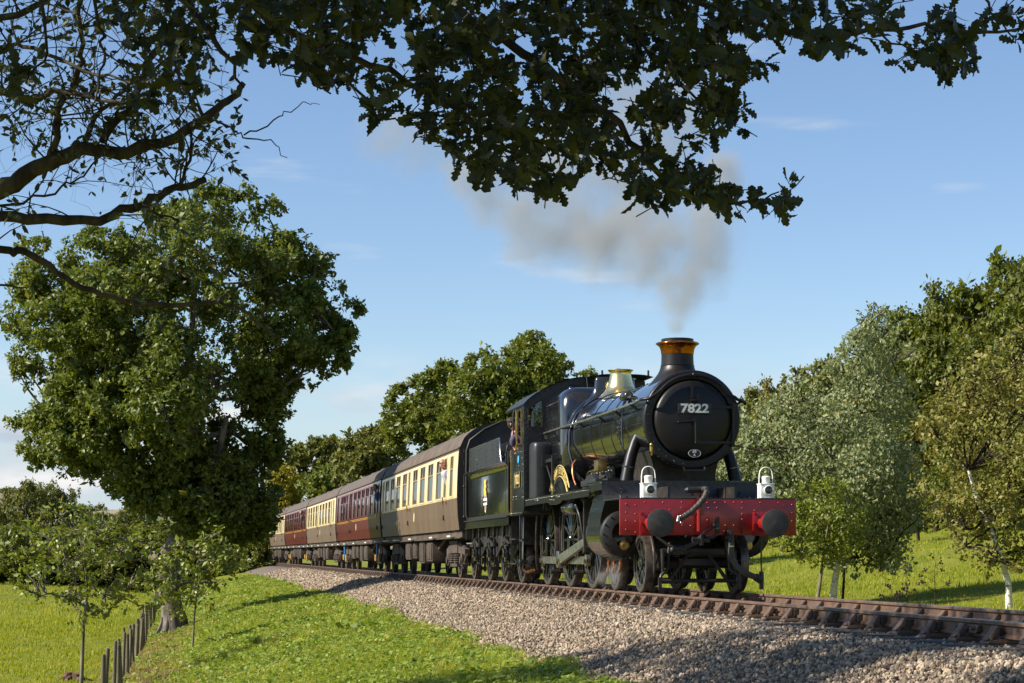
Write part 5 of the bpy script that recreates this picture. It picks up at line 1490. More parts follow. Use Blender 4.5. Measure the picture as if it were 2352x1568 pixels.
    # bogies
    for yb in (-7.05, 7.05):
        bg_ = MB()
        for sx in (-1, 1):
            bg_.prism([(yb - 1.75, .58), (yb - 1.75, .74), (yb - .9, .90), (yb + .9, .90), (yb + 1.75, .74), (yb + 1.75, .58), (yb + .8, .64), (yb - .8, .64)], sx * .98, sx * 1.10, 'x')
            bg_.bx(sx * .98, sx * 1.16, yb - .75, yb + .75, .88, .95).bx(sx * 1.05, sx * 1.15, yb - .6, yb + .6, .30, .38).bx(sx * .98, sx * 1.12, yb - .5, yb + .5, .64, .9)
            for e_ in (-.45, .45):
                for q in range(4): bg_.lathe([(.10, -.02), (.115, 0), (.10, .02)], (sx * 1.1, yb + e_, .42 + q * .055), 'z', 12)
        bg_.bx(-1.0, 1.0, yb - .25, yb + .25, .55, .8)
        bo = bg_.build('bogie', M['underframe'], o, 30)
        for a in (-1.295, 1.295):
            for sx in (-1, 1):
                if 'cw' not in WM:
                    ty = MB().lathe([(.36, -.06), (.455, -.06), (.457, .05), (.485, .06), (.485, .08), (.36, .08)], axis='x', n=36, closed=True).lathe([(.001, -.07), (.12, -.07), (.14, -.04), (.37, -.02), (.37, .06), (.001, .06)], axis='x', n=36)
                    WM['cw'] = ty.mesh('wheel', M['underframe'], 30)
                    WM['ca'] = MB().bx(-.13, .02, -.15, .15, -.13, .17).cyl((-.17, 0, .0), (-.1, 0, .0), .10, n=14).tube([(-.06, -.48, .14), (-.06, -.25, .04), (-.06, 0, -.19), (-.06, .25, .04), (-.06, .48, .14)], .03, 6).mesh('axlebox', M['underframe'], 30)
                wv = inst('wheel', WM['cw'], bo, (sx * .75, yb + a, .457), (0, 0, 0 if sx < 0 else math.pi))
                if sx < 0 or i == 0: inst('axlebox', WM['ca'], bo, (sx * 1.0, yb + a, .457), (0, 0, 0 if sx < 0 else math.pi))
            MB().cyl((-1.0, yb + a, .457), (1.0, yb + a, .457), .07, n=8).build('axle', M['underframe'], bo, 30)
        if i in (1, 3):
            MB().tube([(-1.19, yb - .35, .35), (-1.19, yb - .35, .62)], .05, 10).tube([(-1.19, yb + .95, .40), (-1.19, yb + .95, .62)], .05, 10).build('spring_cap', M['yellow'], bo, 40)
            if i == 1: MB().tube([(-1.22, yb + .1, .52), (-1.22, yb + .1, .98)], .045, 10).build('damper', M['blue'], bo, 40)
    # buffers at the near end
    for e_ in ((-1, 1) if i == 0 else (1,)):
        for sx in (-1, 1):
            MB().lathe([(.13, e_ * h), (.12, e_ * (h + .05)), (.09, e_ * (h + .3)), (.06, e_ * (h + .3))], (sx * .87, 0, 1.05), 'y', 16).build('buffer', M['grimy'], o, 30)
    return o
TSO = [('s', .80, 1.42), ('D', 2.08, 2.56)] + [('w', a, a + 1.18) for a in (3.02, 4.86, 6.68, 8.50)] + [('d', 10.42, 10.90)] + [('w', a, a + 1.18) for a in (11.30, 13.12, 14.94, 16.66)] + [('d', 18.28, 18.76)]
TSOd = [(('d' if k == 'D' else k), a, c) for (k, a, c) in TSO]
BSK = [('D', .45, .93), ('s', 1.35, 1.97), ('w', 2.45, 3.63), ('w', 4.15, 5.33), ('w', 5.85, 7.03), ('w', 7.55, 8.73), ('w', 9.25, 10.43), ('d', 11.3, 11.78), ('d', 12.0, 12.48), ('s', 13.3, 13.92), ('w', 14.3, 15.4), ('w', 15.6, 16.7), ('d', 18.0, 18.48)]
C1 = coach(0, 'chocolate and cream coach directly behind the tender, man leaning from its door', 'cc', TSO, M['roof'])
C2 = coach(1, 'maroon coach second behind the tender, half in shade, man in blue leaning out', 'maroon', BSK, M['roofdark'])
C3 = coach(2, 'chocolate and cream coach between the two maroon coaches', 'cc', TSOd, M['roof'])
C4 = coach(3, 'farther, smaller maroon coach beside the big oak, fourth behind the tender', 'maroon', TSO, M['roofdark'])
C5 = coach(4, 'last visible coach, chocolate and cream, partly hidden by the big oak', 'cc', TSOd, M['roof'])
# ================================================================== foliage tools
def unit(a): return a / np.maximum(np.linalg.norm(a, axis=-1, keepdims=True), 1e-9)
RHOMB = (np.array([[0, 0, 0], [.5, .30, .03], [1, 0, -.02], [.5, -.30, .03]]), np.array([[0, 1, 2, 3]]))
OVAL = (np.array([[0, 0, 0], [.22, .17, .02], [.6, .23, .03], [1, 0, -.05], [.6, -.23, .03], [.22, -.17, .02]]), np.array([[0, 1, 2, 3], [0, 3, 4, 5]]))
def oak_template():
    half = [(0, .02), (.10, .05), (.20, .17), (.28, .10), (.42, .25), (.50, .13), (.66, .28), (.74, .15), (.88, .20), (1.0, .02)]
    V, F4 = [], []
    for (t_, w) in half:
        z = .10 * math.sin(t_ * 2.6) - .05 * t_
        V += [(t_, w, z + w * .18), (t_, 0, z), (t_, -w, z + w * .18)]
    for i in range(len(half) - 1):
        a = 3 * i
        F4 += [(a, a + 1, a + 4, a + 3), (a + 1, a + 2, a + 5, a + 4)]
    return np.array(V), np.array(F4)
OAKLEAF = oak_template()
def rotmats(t_, n_):
    t_ = unit(t_); n_ = unit(n_ - t_ * (t_ * n_).sum(1, keepdims=True)); b_ = np.cross(n_, t_)
    return np.stack([t_, b_, n_], 2)
def stamp(name, tpl, P, Rm, S, mat_):
    V0, F0 = tpl
    V = np.einsum('nij,kj->nki', Rm, V0) * np.asarray(S)[:, None, None] + P[:, None, :]
    F_ = (F0[None] + (np.arange(len(P)) * len(V0))[:, None, None]).reshape(-1, F0.shape[1])
    return npmesh(name, V.reshape(-1, 3), F_, mat_)
def leaf_cloud(clumps, dens, size, outc, twig=.30, up=.55, droop=0.0, r_=None):
    """leaves round each clump: little sprays set about the clump's shell. clumps: (x, y, z, r)"""
    r_ = r_ or rng
    P, Nn = [], []
    for (x, y, z, r) in clumps:
        c = np.array([x, y, z])
        n = max(int(dens * r ** 2), 12); ns = max(n // 14, 3)
        d = unit(r_.normal(0, 1, (ns, 3))); rad = r * r_.uniform(.30, 1.08, ns) ** .7
        sc = c + d * rad[:, None] * (1, 1, .8)
        k = r_.integers(0, ns, n)
        off = r_.normal(0, 1, (n, 3)) * (r * twig * .55)
        if droop: off[:, 2] *= 1.0 + droop; off[:, 2] -= droop * r * .12
        p = sc[k] + off
        P.append(p); Nn.append(unit(p - c) * .45 + unit(p - outc) * .25 + (0, 0, up) + r_.normal(0, .55, (n, 3)))
    P = np.concatenate(P); Nn = unit(np.concatenate(Nn))
    t_ = r_.normal(0, 1, P.shape); t_[:, 2] -= .35 + droop
    return P, rotmats(t_, Nn), size * r_.lognormal(0, .33, len(P))
def inpoly(x, y, poly):
    c = False; n = len(poly)
    for i in range(n):
        x0, y0 = poly[i]; x1, y1 = poly[i - 1]
        if (y0 > y) != (y1 > y) and x < (x1 - x0) * (y - y0) / (y1 - y0) + x0: c = not c
    return c
def edged(x, y, poly):
    m_ = 1e9
    for i in range(len(poly)):
        a = np.array(poly[i - 1], float); b_ = np.array(poly[i], float); p_ = np.array([x, y])
        t_ = np.clip(np.dot(p_ - a, b_ - a) / max(np.dot(b_ - a, b_ - a), 1e-9), 0, 1)
        m_ = min(m_, np.linalg.norm(p_ - a - t_ * (b_ - a)))
    return m_
def poly_clumps(poly, Y, n, rmax, tmax, seed, rmin=.3, holes=(), fill=1.0):
    """clumps filling the body whose silhouette is poly at depth Y; as deep as it is wide"""
    r_ = np.random.default_rng(seed); k = FPX / Y
    xs_ = [p[0] for p in poly]; ys_ = [p[1] for p in poly]
    out = []; tries = 0
    while len(out) < n and tries < n * 60:
        tries += 1
        x, y = r_.uniform(min(xs_), max(xs_)), r_.uniform(min(ys_), max(ys_))
        if not inpoly(x, y, poly): continue
        if any((x - a) ** 2 + (y - b_) ** 2 < c * c for (a, b_, c) in holes): continue
        e = edged(x, y, poly)
        r = min(rmax * r_.uniform(.7, 1.1), e / k * .9 + rmin * r_.uniform(.5, 1.0))
        th = min(e / k * 1.15, tmax)
        dy = th * r_.choice([-1, 1]) * r_.uniform(.15, 1) ** .6
        p_ = px(x, y, Y + dy)
        # keep the same place in the world as seen at depth Y
        q = px(x, y, Y)
        out.append((q[0], Y + dy, q[2], r))
    return out
def lobes(macros, cen, seed, k=11, fr=.36):
    """each big lobe of the crown becomes a shell of smaller leaf clumps, thicker on its outer and upper side"""
    r_ = np.random.default_rng(seed); out = []
    for (x, y, z, r) in macros:
        c = np.array([x, y, z]); o_ = unit((c - cen)[None])[0]
        for q in range(max(int(k * r_.uniform(.8, 1.2)), 4)):
            d = unit((r_.normal(0, 1, 3) + o_ * .55 + (0, 0, .35))[None])[0]
            p_ = c + d * r * r_.uniform(.62, .98) * (1, 1, .85)
            out.append((p_[0], p_[1], p_[2], r * fr * r_.uniform(.75, 1.25)))
    return out
def limb(b, p0, p1, r0, r1, n=6, seg=5, wob_=.06, sag=0.0, r_=None):
    r_ = r_ or rng
    p0, p1 = np.array(p0, float), np.array(p1, float); L_ = np.linalg.norm(p1 - p0)
    pts, rs2 = [], []
    for i in range(seg + 1):
        t_ = i / seg
        w = math.sin(math.pi * t_)
        pts.append(tuple(p0 * (1 - t_) + p1 * t_ + r_.normal(0, 1, 3) * wob_ * L_ * w * .5 + np.array([0, 0, -sag * L_ * w])))
        rs2.append(r0 * (1 - t_) + r1 * t_)
    b.tube(pts, rs2, n)
    return pts
def skeleton(trunk, radii, clumps, bm_, lim=60, r_=None, nside=8, thin=.012, name='trunk', main=6):
    """trunk polyline with limbs out to the clumps"""
    r_ = r_ or rng
    b = MB()
    b.trunk = MB().tube(trunk, radii, 12)
    tr = np.array(trunk); ztop = tr[-1][2]
    cl = np.array([c[:3] for c in clumps])
    sel = r_.permutation(len(cl))[:lim]
    nodes = []
    m_ = sel[:main]
    for i in m_:
        c = cl[i]
        j = int(np.clip(np.searchsorted(tr[:, 2], min(c[2] - .25 * np.linalg.norm(c[:2] - tr[-1][:2]), ztop)), max(len(tr) // 2, 1), len(tr) - 1))
        pts = limb(b, tr[j], c, radii[j] * .55, thin * 2.2, 7, 7, .12, -.05, r_)
        nodes += [np.array(q) for q in pts[2:]]
    nodes += [tr[-1]]
    nd = np.array(nodes)
    for i in sel[main:]:
        c = cl[i]
        j = int(np.argmin(((nd - c) ** 2).sum(1) + 3 * np.clip(nd[:, 2] - c[2], 0, None)))
        limb(b, nd[j], c, thin * 2.6, thin * .8, 5, 5, .12, -.04, r_)
    return b
def tree_obj(name, label, cat, base, trunkmb, leaves, lm, bmat, group=None, tpl=RHOMB):
    base = np.array(base, float)
    o = tag(empty(name, tuple(base)), label, cat, group)
    for q, nm, m_ in ((trunkmb.trunk, 'trunk', bmat), (trunkmb, 'branches', M['twig'] if bmat is M['birch'] else bmat)):
        q.v = [(v[0] - base[0], v[1] - base[1], v[2] - base[2]) for v in q.v]
        if q.v: q.build(nm, m_, o, 60)
    P, Rm, S = leaves
    inst('crown', stamp('crown', tpl, P - base, Rm, S, lm), o)
    return o
def gz(x, y): return float(ground_z(np.array([x]), np.array([y]))[0])

# ================================================================== the big oak by the fence
OY = 64.5
OAKP = [(470, 428), (530, 445), (590, 438), (640, 470), (662, 540), (715, 590), (745, 580), (770, 600), (800, 640), (815, 690), (798, 740), (790, 800), (785, 880), (758, 895), (728, 880), (690, 868), (655, 930), (640, 1000), (618, 1070), (628, 1150), (600, 1215), (540, 1235), (470, 1230), (400, 1190), (330, 1150), (250, 1115), (165, 1090), (60, 1042), (72, 960), (112, 900), (30, 850), (6, 780), (12, 720), (62, 690), (20, 620), (6, 590), (60, 545), (120, 528), (190, 570), (250, 475), (330, 470), (400, 455)]
r1 = np.random.default_rng(21)
om = poly_clumps(OAKP, OY, 130, 1.30, 6.5, 21, .40, holes=((700, 640, 24), (560, 520, 20), (230, 640, 20), (640, 850, 24), (60, 900, 26), (370, 985, 26), (175, 885, 20), (120, 612, 20), (300, 1010, 20)))
om += poly_clumps([(300, 1060), (620, 1040), (632, 1160), (592, 1232), (470, 1242), (380, 1205), (300, 1150)], OY, 26, .95, 4, 23, .45) + poly_clumps([(640, 560), (745, 590), (812, 690), (795, 800), (788, 885), (700, 880), (650, 760)], OY, 20, .8, 3.5, 24, .25) + poly_clumps([(560, 860), (680, 865), (648, 930), (642, 1010), (625, 1070), (560, 1050)], OY, 18, .8, 3.5, 25, .3)
oc = lobes(om, np.array([*px(420, 850, OY)]), 22, 13)
ob = px(400, 1470, OY); ob[2] = gz(ob[0], ob[1]) - .05
tp_ = [(ob[0], ob[1], ob[2] - .3), (ob[0], ob[1], ob[2] + .25)] + [tuple(px(x, y, OY)) for (x, y) in ((395, 1400), (385, 1330), (388, 1270), (425, 1215), (432, 1160), (425, 1090), (440, 1000), (430, 880), (440, 760), (450, 640))]
tb = skeleton(tp_, [.62, .44, .36, .33, .33, .31, .32, .26, .20, .15, .10, .06], om, M['bark'], 100, r1, thin=.022, main=16)
# the two heavy limbs seen through the leaves, and the sawn stub
for pts, rr_ in (([(430, 1180), (400, 1150), (385, 1090), (350, 1010), (335, 950)], [.26, .22, .19, .16, .08]), ([(435, 1180), (470, 1130), (500, 1050), (520, 960)], [.22, .18, .14, .08]), ([(386, 1300), (362, 1285), (352, 1275)], [.25, .22, .20])):
    tb.tube([tuple(px(x, y, OY - .3 - .15 * i)) for i, (x, y) in enumerate(pts)], rr_, 10)
for k in range(9):
    a = k * .7
    tb.tube([(ob[0] + .24 * math.cos(a), ob[1] + .24 * math.sin(a), ob[2] + .7), (ob[0] + .38 * math.cos(a), ob[1] + .38 * math.sin(a), ob[2] + .2), (ob[0] + .62 * math.cos(a), ob[1] + .62 * math.sin(a), ob[2] - .2)], [.12, .13, .08], 7)
lv = leaf_cloud(oc, 880, .132, np.array([ob[0], OY, 5.0]), .30, r_=r1)
tree_obj('oak_tree', 'large spreading dark green oak standing by the fence posts, left of the coaches', 'tree', ob, tb, lv, M['oakleaf'], M['bark'])

# ================================================================== trees behind the train
def polytree(name, label, poly, Y, basepx, topy, nclump, rmax, dens, size, lm, bm_, seed, tr0=.2, thin=.015, group=None, tpl=RHOMB, up=.55, droop=0, trunkpx=None, tmax=4.0, holes=(), lim=40, rmin=.3, main=6, twig=.30, macro=0, tip=.25, airy=0):
    r_ = np.random.default_rng(seed)
    cl = ml = poly_clumps(poly, Y, nclump, rmax, tmax, seed, rmin, holes)
    if airy:
        k_ = FPX / Y; ex = []
        for q in range(airy):
            i = r_.integers(0, len(poly)); a_ = np.array(poly[i - 1], float); b_ = np.array(poly[i], float); c_ = a_ + (b_ - a_) * r_.uniform(); cen_ = np.mean(np.array(poly), 0)
            c_ = c_ + unit((c_ - cen_)[None])[0] * r_.uniform(-.1, .35) * k_ * r_.uniform(.3, 1); pp = px(c_[0], c_[1], Y)
            ex.append((pp[0], Y + r_.normal(0, tmax * .35), pp[2], r_.uniform(.14, .30)))
        cl = ml = cl + ex
    if macro: cl = lobes(ml, px(basepx, .45 * topy + .55 * HORIZ, Y), seed, macro)
    bp_ = px(basepx, HORIZ, Y); bp_[2] = gz(bp_[0], bp_[1]) - .03
    if trunkpx: tp = [tuple(bp_ - (0, 0, .2)), tuple(bp_)] + [tuple(px(x, y, Y)) for (x, y) in trunkpx]
    else:
        top = px(basepx, topy, Y)
        tp = [tuple(bp_ - (0, 0, .2))] + [tuple(bp_ * (1 - t_) + top * t_ + r_.normal(0, .08, 3) * (t_ > 0)) for t_ in np.linspace(0, 1, 7)]
    rd = list(np.linspace(tr0, tr0 * tip, len(tp)))
    tb = skeleton(tp, rd, ml, bm_, lim, r_, thin=thin, main=main)
    lv = leaf_cloud(cl, dens, size, np.array([bp_[0], Y, px(0, (topy), Y)[2] * .55]), twig, up, droop, r_)
    return tree_obj(name, label, 'tree', bp_, tb, lv, lm, bm_, group, tpl)
polytree('broadleaf_tree', 'tallest rounded green tree behind the tender and locomotive cab', [(1010, 900), (1030, 850), (1075, 825), (1110, 788), (1140, 762), (1200, 778), (1250, 762), (1285, 800), (1308, 855), (1335, 910), (1330, 1000), (1250, 1080), (1080, 1100), (1000, 1050), (985, 960)], 98, 1170, 830, 48, 1.5, 470, .19, M['midleaf'], M['twig'], 31, .3, .02, macro=11)
polytree('broadleaf_tree', 'shorter green tree left of the tallest one, over the first coach roof', [(882, 965), (900, 900), (945, 872), (985, 850), (1010, 826), (1040, 822), (1060, 850), (1080, 930), (1070, 1050), (980, 1090), (890, 1060)], 104, 975, 900, 36, 1.5, 470, .19, M['midleaf'], M['twig'], 32, .25, .02, macro=11)
polytree('broadleaf_tree', 'small leafy tree top peeping over the locomotive cab roof', [(1310, 890), (1335, 852), (1365, 846), (1385, 862), (1378, 920), (1330, 930)], 112, 1345, 870, 24, .7, 430, .17, M['midleaf'], M['twig'], 33, .15, .02)
polytree('broadleaf_tree', 'light olive green tree beyond the second coach roof', [(770, 1060), (790, 1010), (812, 992), (850, 985), (900, 990), (935, 1040), (930, 1130), (800, 1160), (765, 1110)], 120, 850, 1010, 44, 1.3, 430, .22, M['farleaf'], M['twig'], 34, .2, .02, macro=10)
polytree('oak_tree', 'open crowned far oak with bare limbs showing above the third coach', [(660, 1060), (672, 1020), (700, 1008), (740, 1004), (790, 1010), (808, 1050), (800, 1110), (740, 1140), (680, 1130), (640, 1100)], 160, 735, 1030, 34, 1.5, 420, .28, M['farleaf'], M['twig'], 35, .3, .03, holes=((700, 1075, 16), (760, 1060, 10)), macro=9)
polytree('broadleaf_tree', 'dull green far tree between the big oak and the open crowned oak', [(615, 1090), (635, 1050), (660, 1062), (690, 1100), (690, 1160), (620, 1180)], 170, 650, 1070, 36, 1.5, 420, .28, M['farleaf'], M['twig'], 36, .25, .03)
polytree('yellow_bush', 'bright yellow autumn bush behind the far maroon coach', [(612, 1130), (625, 1085), (650, 1065), (680, 1080), (695, 1120), (690, 1165), (640, 1180)], 150, 655, 1120, 26, .8, 420, .2, M['yellowleaf'], M['twig'], 37, .12, .02)
polytree('broadleaf_tree', 'mid green tree filling the gap behind the coaches left of the tall ones', [(690, 1110), (720, 1080), (790, 1075), (850, 1090), (890, 1110), (890, 1180), (700, 1190)], 140, 800, 1100, 24, 1.5, 400, .23, M['midleaf'], M['twig'], 38, .2, .02, macro=10)
# ================================================================== trackside trees on the right
BIRCH = [(2010, 745), (2040, 775), (2078, 840), (2090, 950), (2108, 1050), (2122, 1150), (2080, 1285), (1990, 1300), (1890, 1280), (1790, 1250), (1700, 1200), (1600, 1150), (1600, 1040), (1690, 980), (1760, 935), (1840, 880), (1905, 850), (1945, 790), (1985, 750)]
polytree('birch_tree', 'pale leafed silver birch with white trunk just right of the buffer beam', BIRCH, 57, 1912, 760, 230, .62, 760, .10, M['birchleaf'], M['birch'], 41, .125, .012, up=.25, droop=.6, trunkpx=[(1918, 1330), (1930, 1270), (1950, 1180), (1962, 1080), (1975, 950)], tmax=2.6, main=14, rmin=.22, twig=.34, tip=.3, airy=90, lim=110)
b = MB(); rt = np.random.default_rng(9)
polytree('young_oak', 'small yellow green oak with thin dark trunk left of the white birch trunk', [(1800, 1260), (1790, 1180), (1820, 1120), (1880, 1095), (1950, 1110), (1990, 1170), (1975, 1250), (1920, 1290), (1850, 1300)], 54, 1875, 1180, 60, .5, 760, .09, M['hazel'], M['greenbark'], 42, .07, .008, trunkpx=[(1886, 1320), (1893, 1260), (1905, 1190)], tmax=1.6, rmin=.2)
polytree('birch_sapling', 'wispy leafless tipped birch sapling rising above the hillside at right centre', [(1935, 790), (1958, 740), (1995, 700), (2012, 692), (2042, 710), (2045, 760), (2010, 800)], 58, 1935, 720, 34, .28, 900, .085, M['birchleaf'], M['twig'], 43, .05, .006, tmax=.7, rmin=.12, trunkpx=[(1940, 1300), (1960, 1000), (1985, 800), (2010, 700)], up=.2)
WIL = [(2480, 700), (2400, 735), (2340, 765), (2290, 810), (2225, 850), (2180, 920), (2135, 985), (2130, 1090), (2160, 1190), (2200, 1245), (2250, 1275), (2330, 1290), (2450, 1320), (2560, 1250), (2560, 760)]
polytree('willow_tree', 'olive brown leafed trackside tree with pale trunk at the right edge', WIL, 48, 2318, 850, 190, .55, 400, .10, M['willowleaf'], M['birch'], 44, .10, .010, up=.25, trunkpx=[(2316, 1340), (2300, 1280), (2275, 1215), (2245, 1150), (2225, 1080)], tmax=2.2, main=26, lim=240, rmin=.25, twig=.40, tip=.35, airy=110)
# ================================================================== hillside wood
variants = []
for k in range(6):
    r_ = np.random.default_rng(60 + k)
    cl = []
    for q in range(20):
        d = unit(r_.normal(0, 1, (1, 3)))[0] * r_.uniform(.3, 1.0) ** .5
        cl.append((d[0] * .30, d[1] * .30, .60 + d[2] * .27, r_.uniform(.11, .17)))
    ml_ = cl; cl = lobes(ml_, np.array([0, 0, .5]), 80 + k, 9)
    tb = skeleton([(0, 0, -.05), (0, 0, .1), (.01, .01, .3), (0, .02, .5), (.01, 0, .72)], [.028, .022, .018, .014, .006], ml_, M['twig'], 20, r_, thin=.002, main=5)
    P, Rm, S = leaf_cloud(cl, 24000, .023, np.array([0, 0, .5]), .32, r_=r_)
    tb.tube([(0, 0, -.05), (0, 0, .1), (.01, .01, .3), (0, .02, .5), (.01, 0, .72)], [.028, .022, .018, .014, .006], 8)
    variants.append((tb.mesh('trunk', M['twig'], 60), [stamp('crown', RHOMB, P, Rm, S, M[m_]) for m_ in (('darkleaf', 'midleaf', 'olive', 'farleaf'), ('darkleaf', 'midleaf', 'olive', 'farleaf'))[0]]))
def wood_tree(x, topy, Y, v, mi, label, group, wide=1.0, name='woodland_tree', cat='tree', sink=.12):
    p_ = px(x, HORIZ, Y); z0 = gz(p_[0], p_[1]) - .2
    H = (px(x, topy, Y)[2] - z0) / (1 - sink); z0 -= sink * H
    o = tag(empty(name, (p_[0], p_[1], z0)), label, cat, group)
    o.rotation_euler = (0, 0, rng.uniform(0, 6.28)); w = H * wide
    o.scale = (w, w, H)
    inst('trunk', variants[v][0], o); inst('crown', variants[v][1][mi], o)
    return o
G = 'trees of the hillside wood'
ridge = [(1690, 905, 150, 3, 'olive topped tree low on the ridge, right beside the smokebox'), (1760, 865, 145, 3, 'olive ridge tree directly above the right headlamp'), (1830, 830, 140, 2, 'yellowish ridge tree behind the upper left of the birch'), (1885, 800, 135, 3, 'pale olive ridge tree just left of the birch spire'), (1960, 790, 132, 0, 'dark ridge tree directly behind the birch spire'), (2045, 748, 128, 0, 'dark ridge tree just right of the birch spire'), (2135, 672, 124, 1, 'ridge tree stepping up left of the topmost pair'), (2185, 640, 124, 0, 'dark ridge tree just left of and below the second highest'), (2245, 590, 122, 0, 'second highest tree on the wooded ridge'), (2325, 553, 120, 1, 'topmost dark green tree on the ridge at the right edge'), (2415, 540, 118, 0, 'ridge tree cut off by the right edge, beyond the topmost one')]
fill = [(1650, 1010, 140, 3), (1720, 985, 132, 2), (1790, 965, 128, 3), (1850, 930, 122, 3), (1930, 905, 118, 1), (2000, 860, 116, 0), (2075, 830, 114, 0), (2150, 785, 112, 1), (2225, 740, 110, 0), (2300, 690, 110, 0), (2380, 660, 108, 1), (1820, 1050, 112, 3), (1900, 1030, 110, 2), (1985, 1000, 106, 0), (2070, 960, 104, 1), (2150, 900, 102, 0), (2235, 860, 100, 2), (2320, 810, 98, 2), (2400, 790, 97, 0), (2110, 1060, 96, 0), (2195, 1010, 94, 1), (2280, 970, 92, 2), (2360, 950, 90, 0), (1730, 1090, 118, 3), (1640, 1100, 126, 3)]
k = 0
for (x, y, Y, mi, lb) in ridge:
    wood_tree(x, y, Y, k % 6, mi, lb or 'tree on the skyline of the wooded ridge at the right', G, .82); k += 1
for (x, y, Y, mi) in fill:
    wood_tree(x, y, Y, k % 6, mi, 'tree in the dense mass of the wooded hillside at the right', G, .9); k += 1
# ================================================================== left: hedge and far trees
lefts = [(-30, 1150, 175, 2, 'olive hedge tree at the far left edge of the low field', .9), (62, 1080, 165, 3, 'tall loose crowned tree at the far left, beyond the low field', .75), (118, 1090, 168, 3, 'loose crowned tree just right of the tall far left one', .75), (180, 1150, 185, 0, 'dark round hedge tree behind the left sapling', .9), (235, 1165, 190, 1, 'mid green hedge tree behind the left sapling top', .9), (290, 1150, 175, 0, 'dark hedge tree below the big oak boughs', .9), (345, 1185, 180, 1, 'low hedge tree left of the oak trunk', 1.0), (480, 1170, 170, 0, 'dark hedge tree just right of the oak trunk', 1.0), (560, 1180, 178, 0, 'dark tree behind the last coach', 1.0), (410, 1190, 160, 0, 'dark low tree directly behind the oak trunk', 1.1), (-90, 1130, 170, 0, 'dark hedge tree just outside the left edge', .9)]
for q, (x, y, Y, mi, lb, w) in enumerate(lefts):
    wood_tree(x, y, Y, q % 6, mi, lb, 'trees beyond the low field', w, 'hedge_tree', 'tree', .2)
hd = [(x, 1196 + 12 * math.sin(x * .05), 152 + 8 * math.sin(x * .11)) for x in range(-120, 640, 32)]
for q, (x, y, Y) in enumerate(hd):
    wood_tree(x, y, Y, (q * 5 + 2) % 6, q % 2, 'bush in the dark hedge along the far side of the low field', 'bushes of the far hedge', 1.5, 'hedge_bush', 'bush', .34)
# far hills
rows = []
for (Y, k_) in ((420, 0.0), (700, .35), (1000, .8), (1250, 1.0), (1600, .9), (2200, .5)):
    row = []
    for x in np.linspace(-1600, 1100, 60):
        yy = 1120 + 8 * math.sin(x * .006 + 1) + 50 * sm(20, 140, x) + 4 * math.sin(x * .021)
        p_ = px(x, HORIZ, Y); zt_ = (HORIZ - yy) / FPX * 1250
        row.append((p_[0], Y, -3 * (1 - k_) + zt_ * k_ + 2 * math.sin(x * .013 + Y * .01)))
    rows.append(row)
hm = mat('far farmland', (.28, .22, .13), .95, col2=(.11, .13, .05), scale=.0045, lo=.44, hi=.52, detail=2)
tag(MB().sheet(rows).build('hills', hm, None, 80), kind='structure')
for q, x in enumerate((8, 22, 34, 150, 166, 210)):
    p_ = px(x, HORIZ, 1180); o = wood_tree(x, 1110 if q < 3 else 1150, 1180, q % 6, 0, 'tiny dark tree clump on the far hill crest at the left', 'trees on the far hill', 1.2, 'far_tree')

# ================================================================== saplings
polytree('sapling', 'slender young tree with pale stem in the lower left foreground', [(45, 1290), (62, 1230), (90, 1190), (150, 1160), (232, 1172), (300, 1228), (332, 1280), (318, 1350), (290, 1400), (228, 1415), (140, 1392), (90, 1368), (52, 1330)], 40, 186, 1230, 90, .26, 470, .095, M['hazel'], M['greenbark'], 51, .052, .009, trunkpx=[(188, 1540), (192, 1430), (200, 1370), (196, 1300), (190, 1230)], tmax=1.0, main=12, lim=130, rmin=.12, twig=.36, airy=26)
polytree('sapling', 'small bright green sapling on the bank in front of the oak trunk', [(358, 1285), (408, 1243), (478, 1232), (540, 1240), (552, 1288), (502, 1318), (470, 1368), (440, 1400), (392, 1405), (352, 1372), (350, 1325)], 47, 441, 1250, 66, .26, 640, .10, M['hazel'], M['greenbark'], 52, .036, .007, trunkpx=[(443, 1470), (448, 1400), (456, 1340), (460, 1280)], tmax=.9, main=9, rmin=.12, twig=.36, airy=20, lim=90)

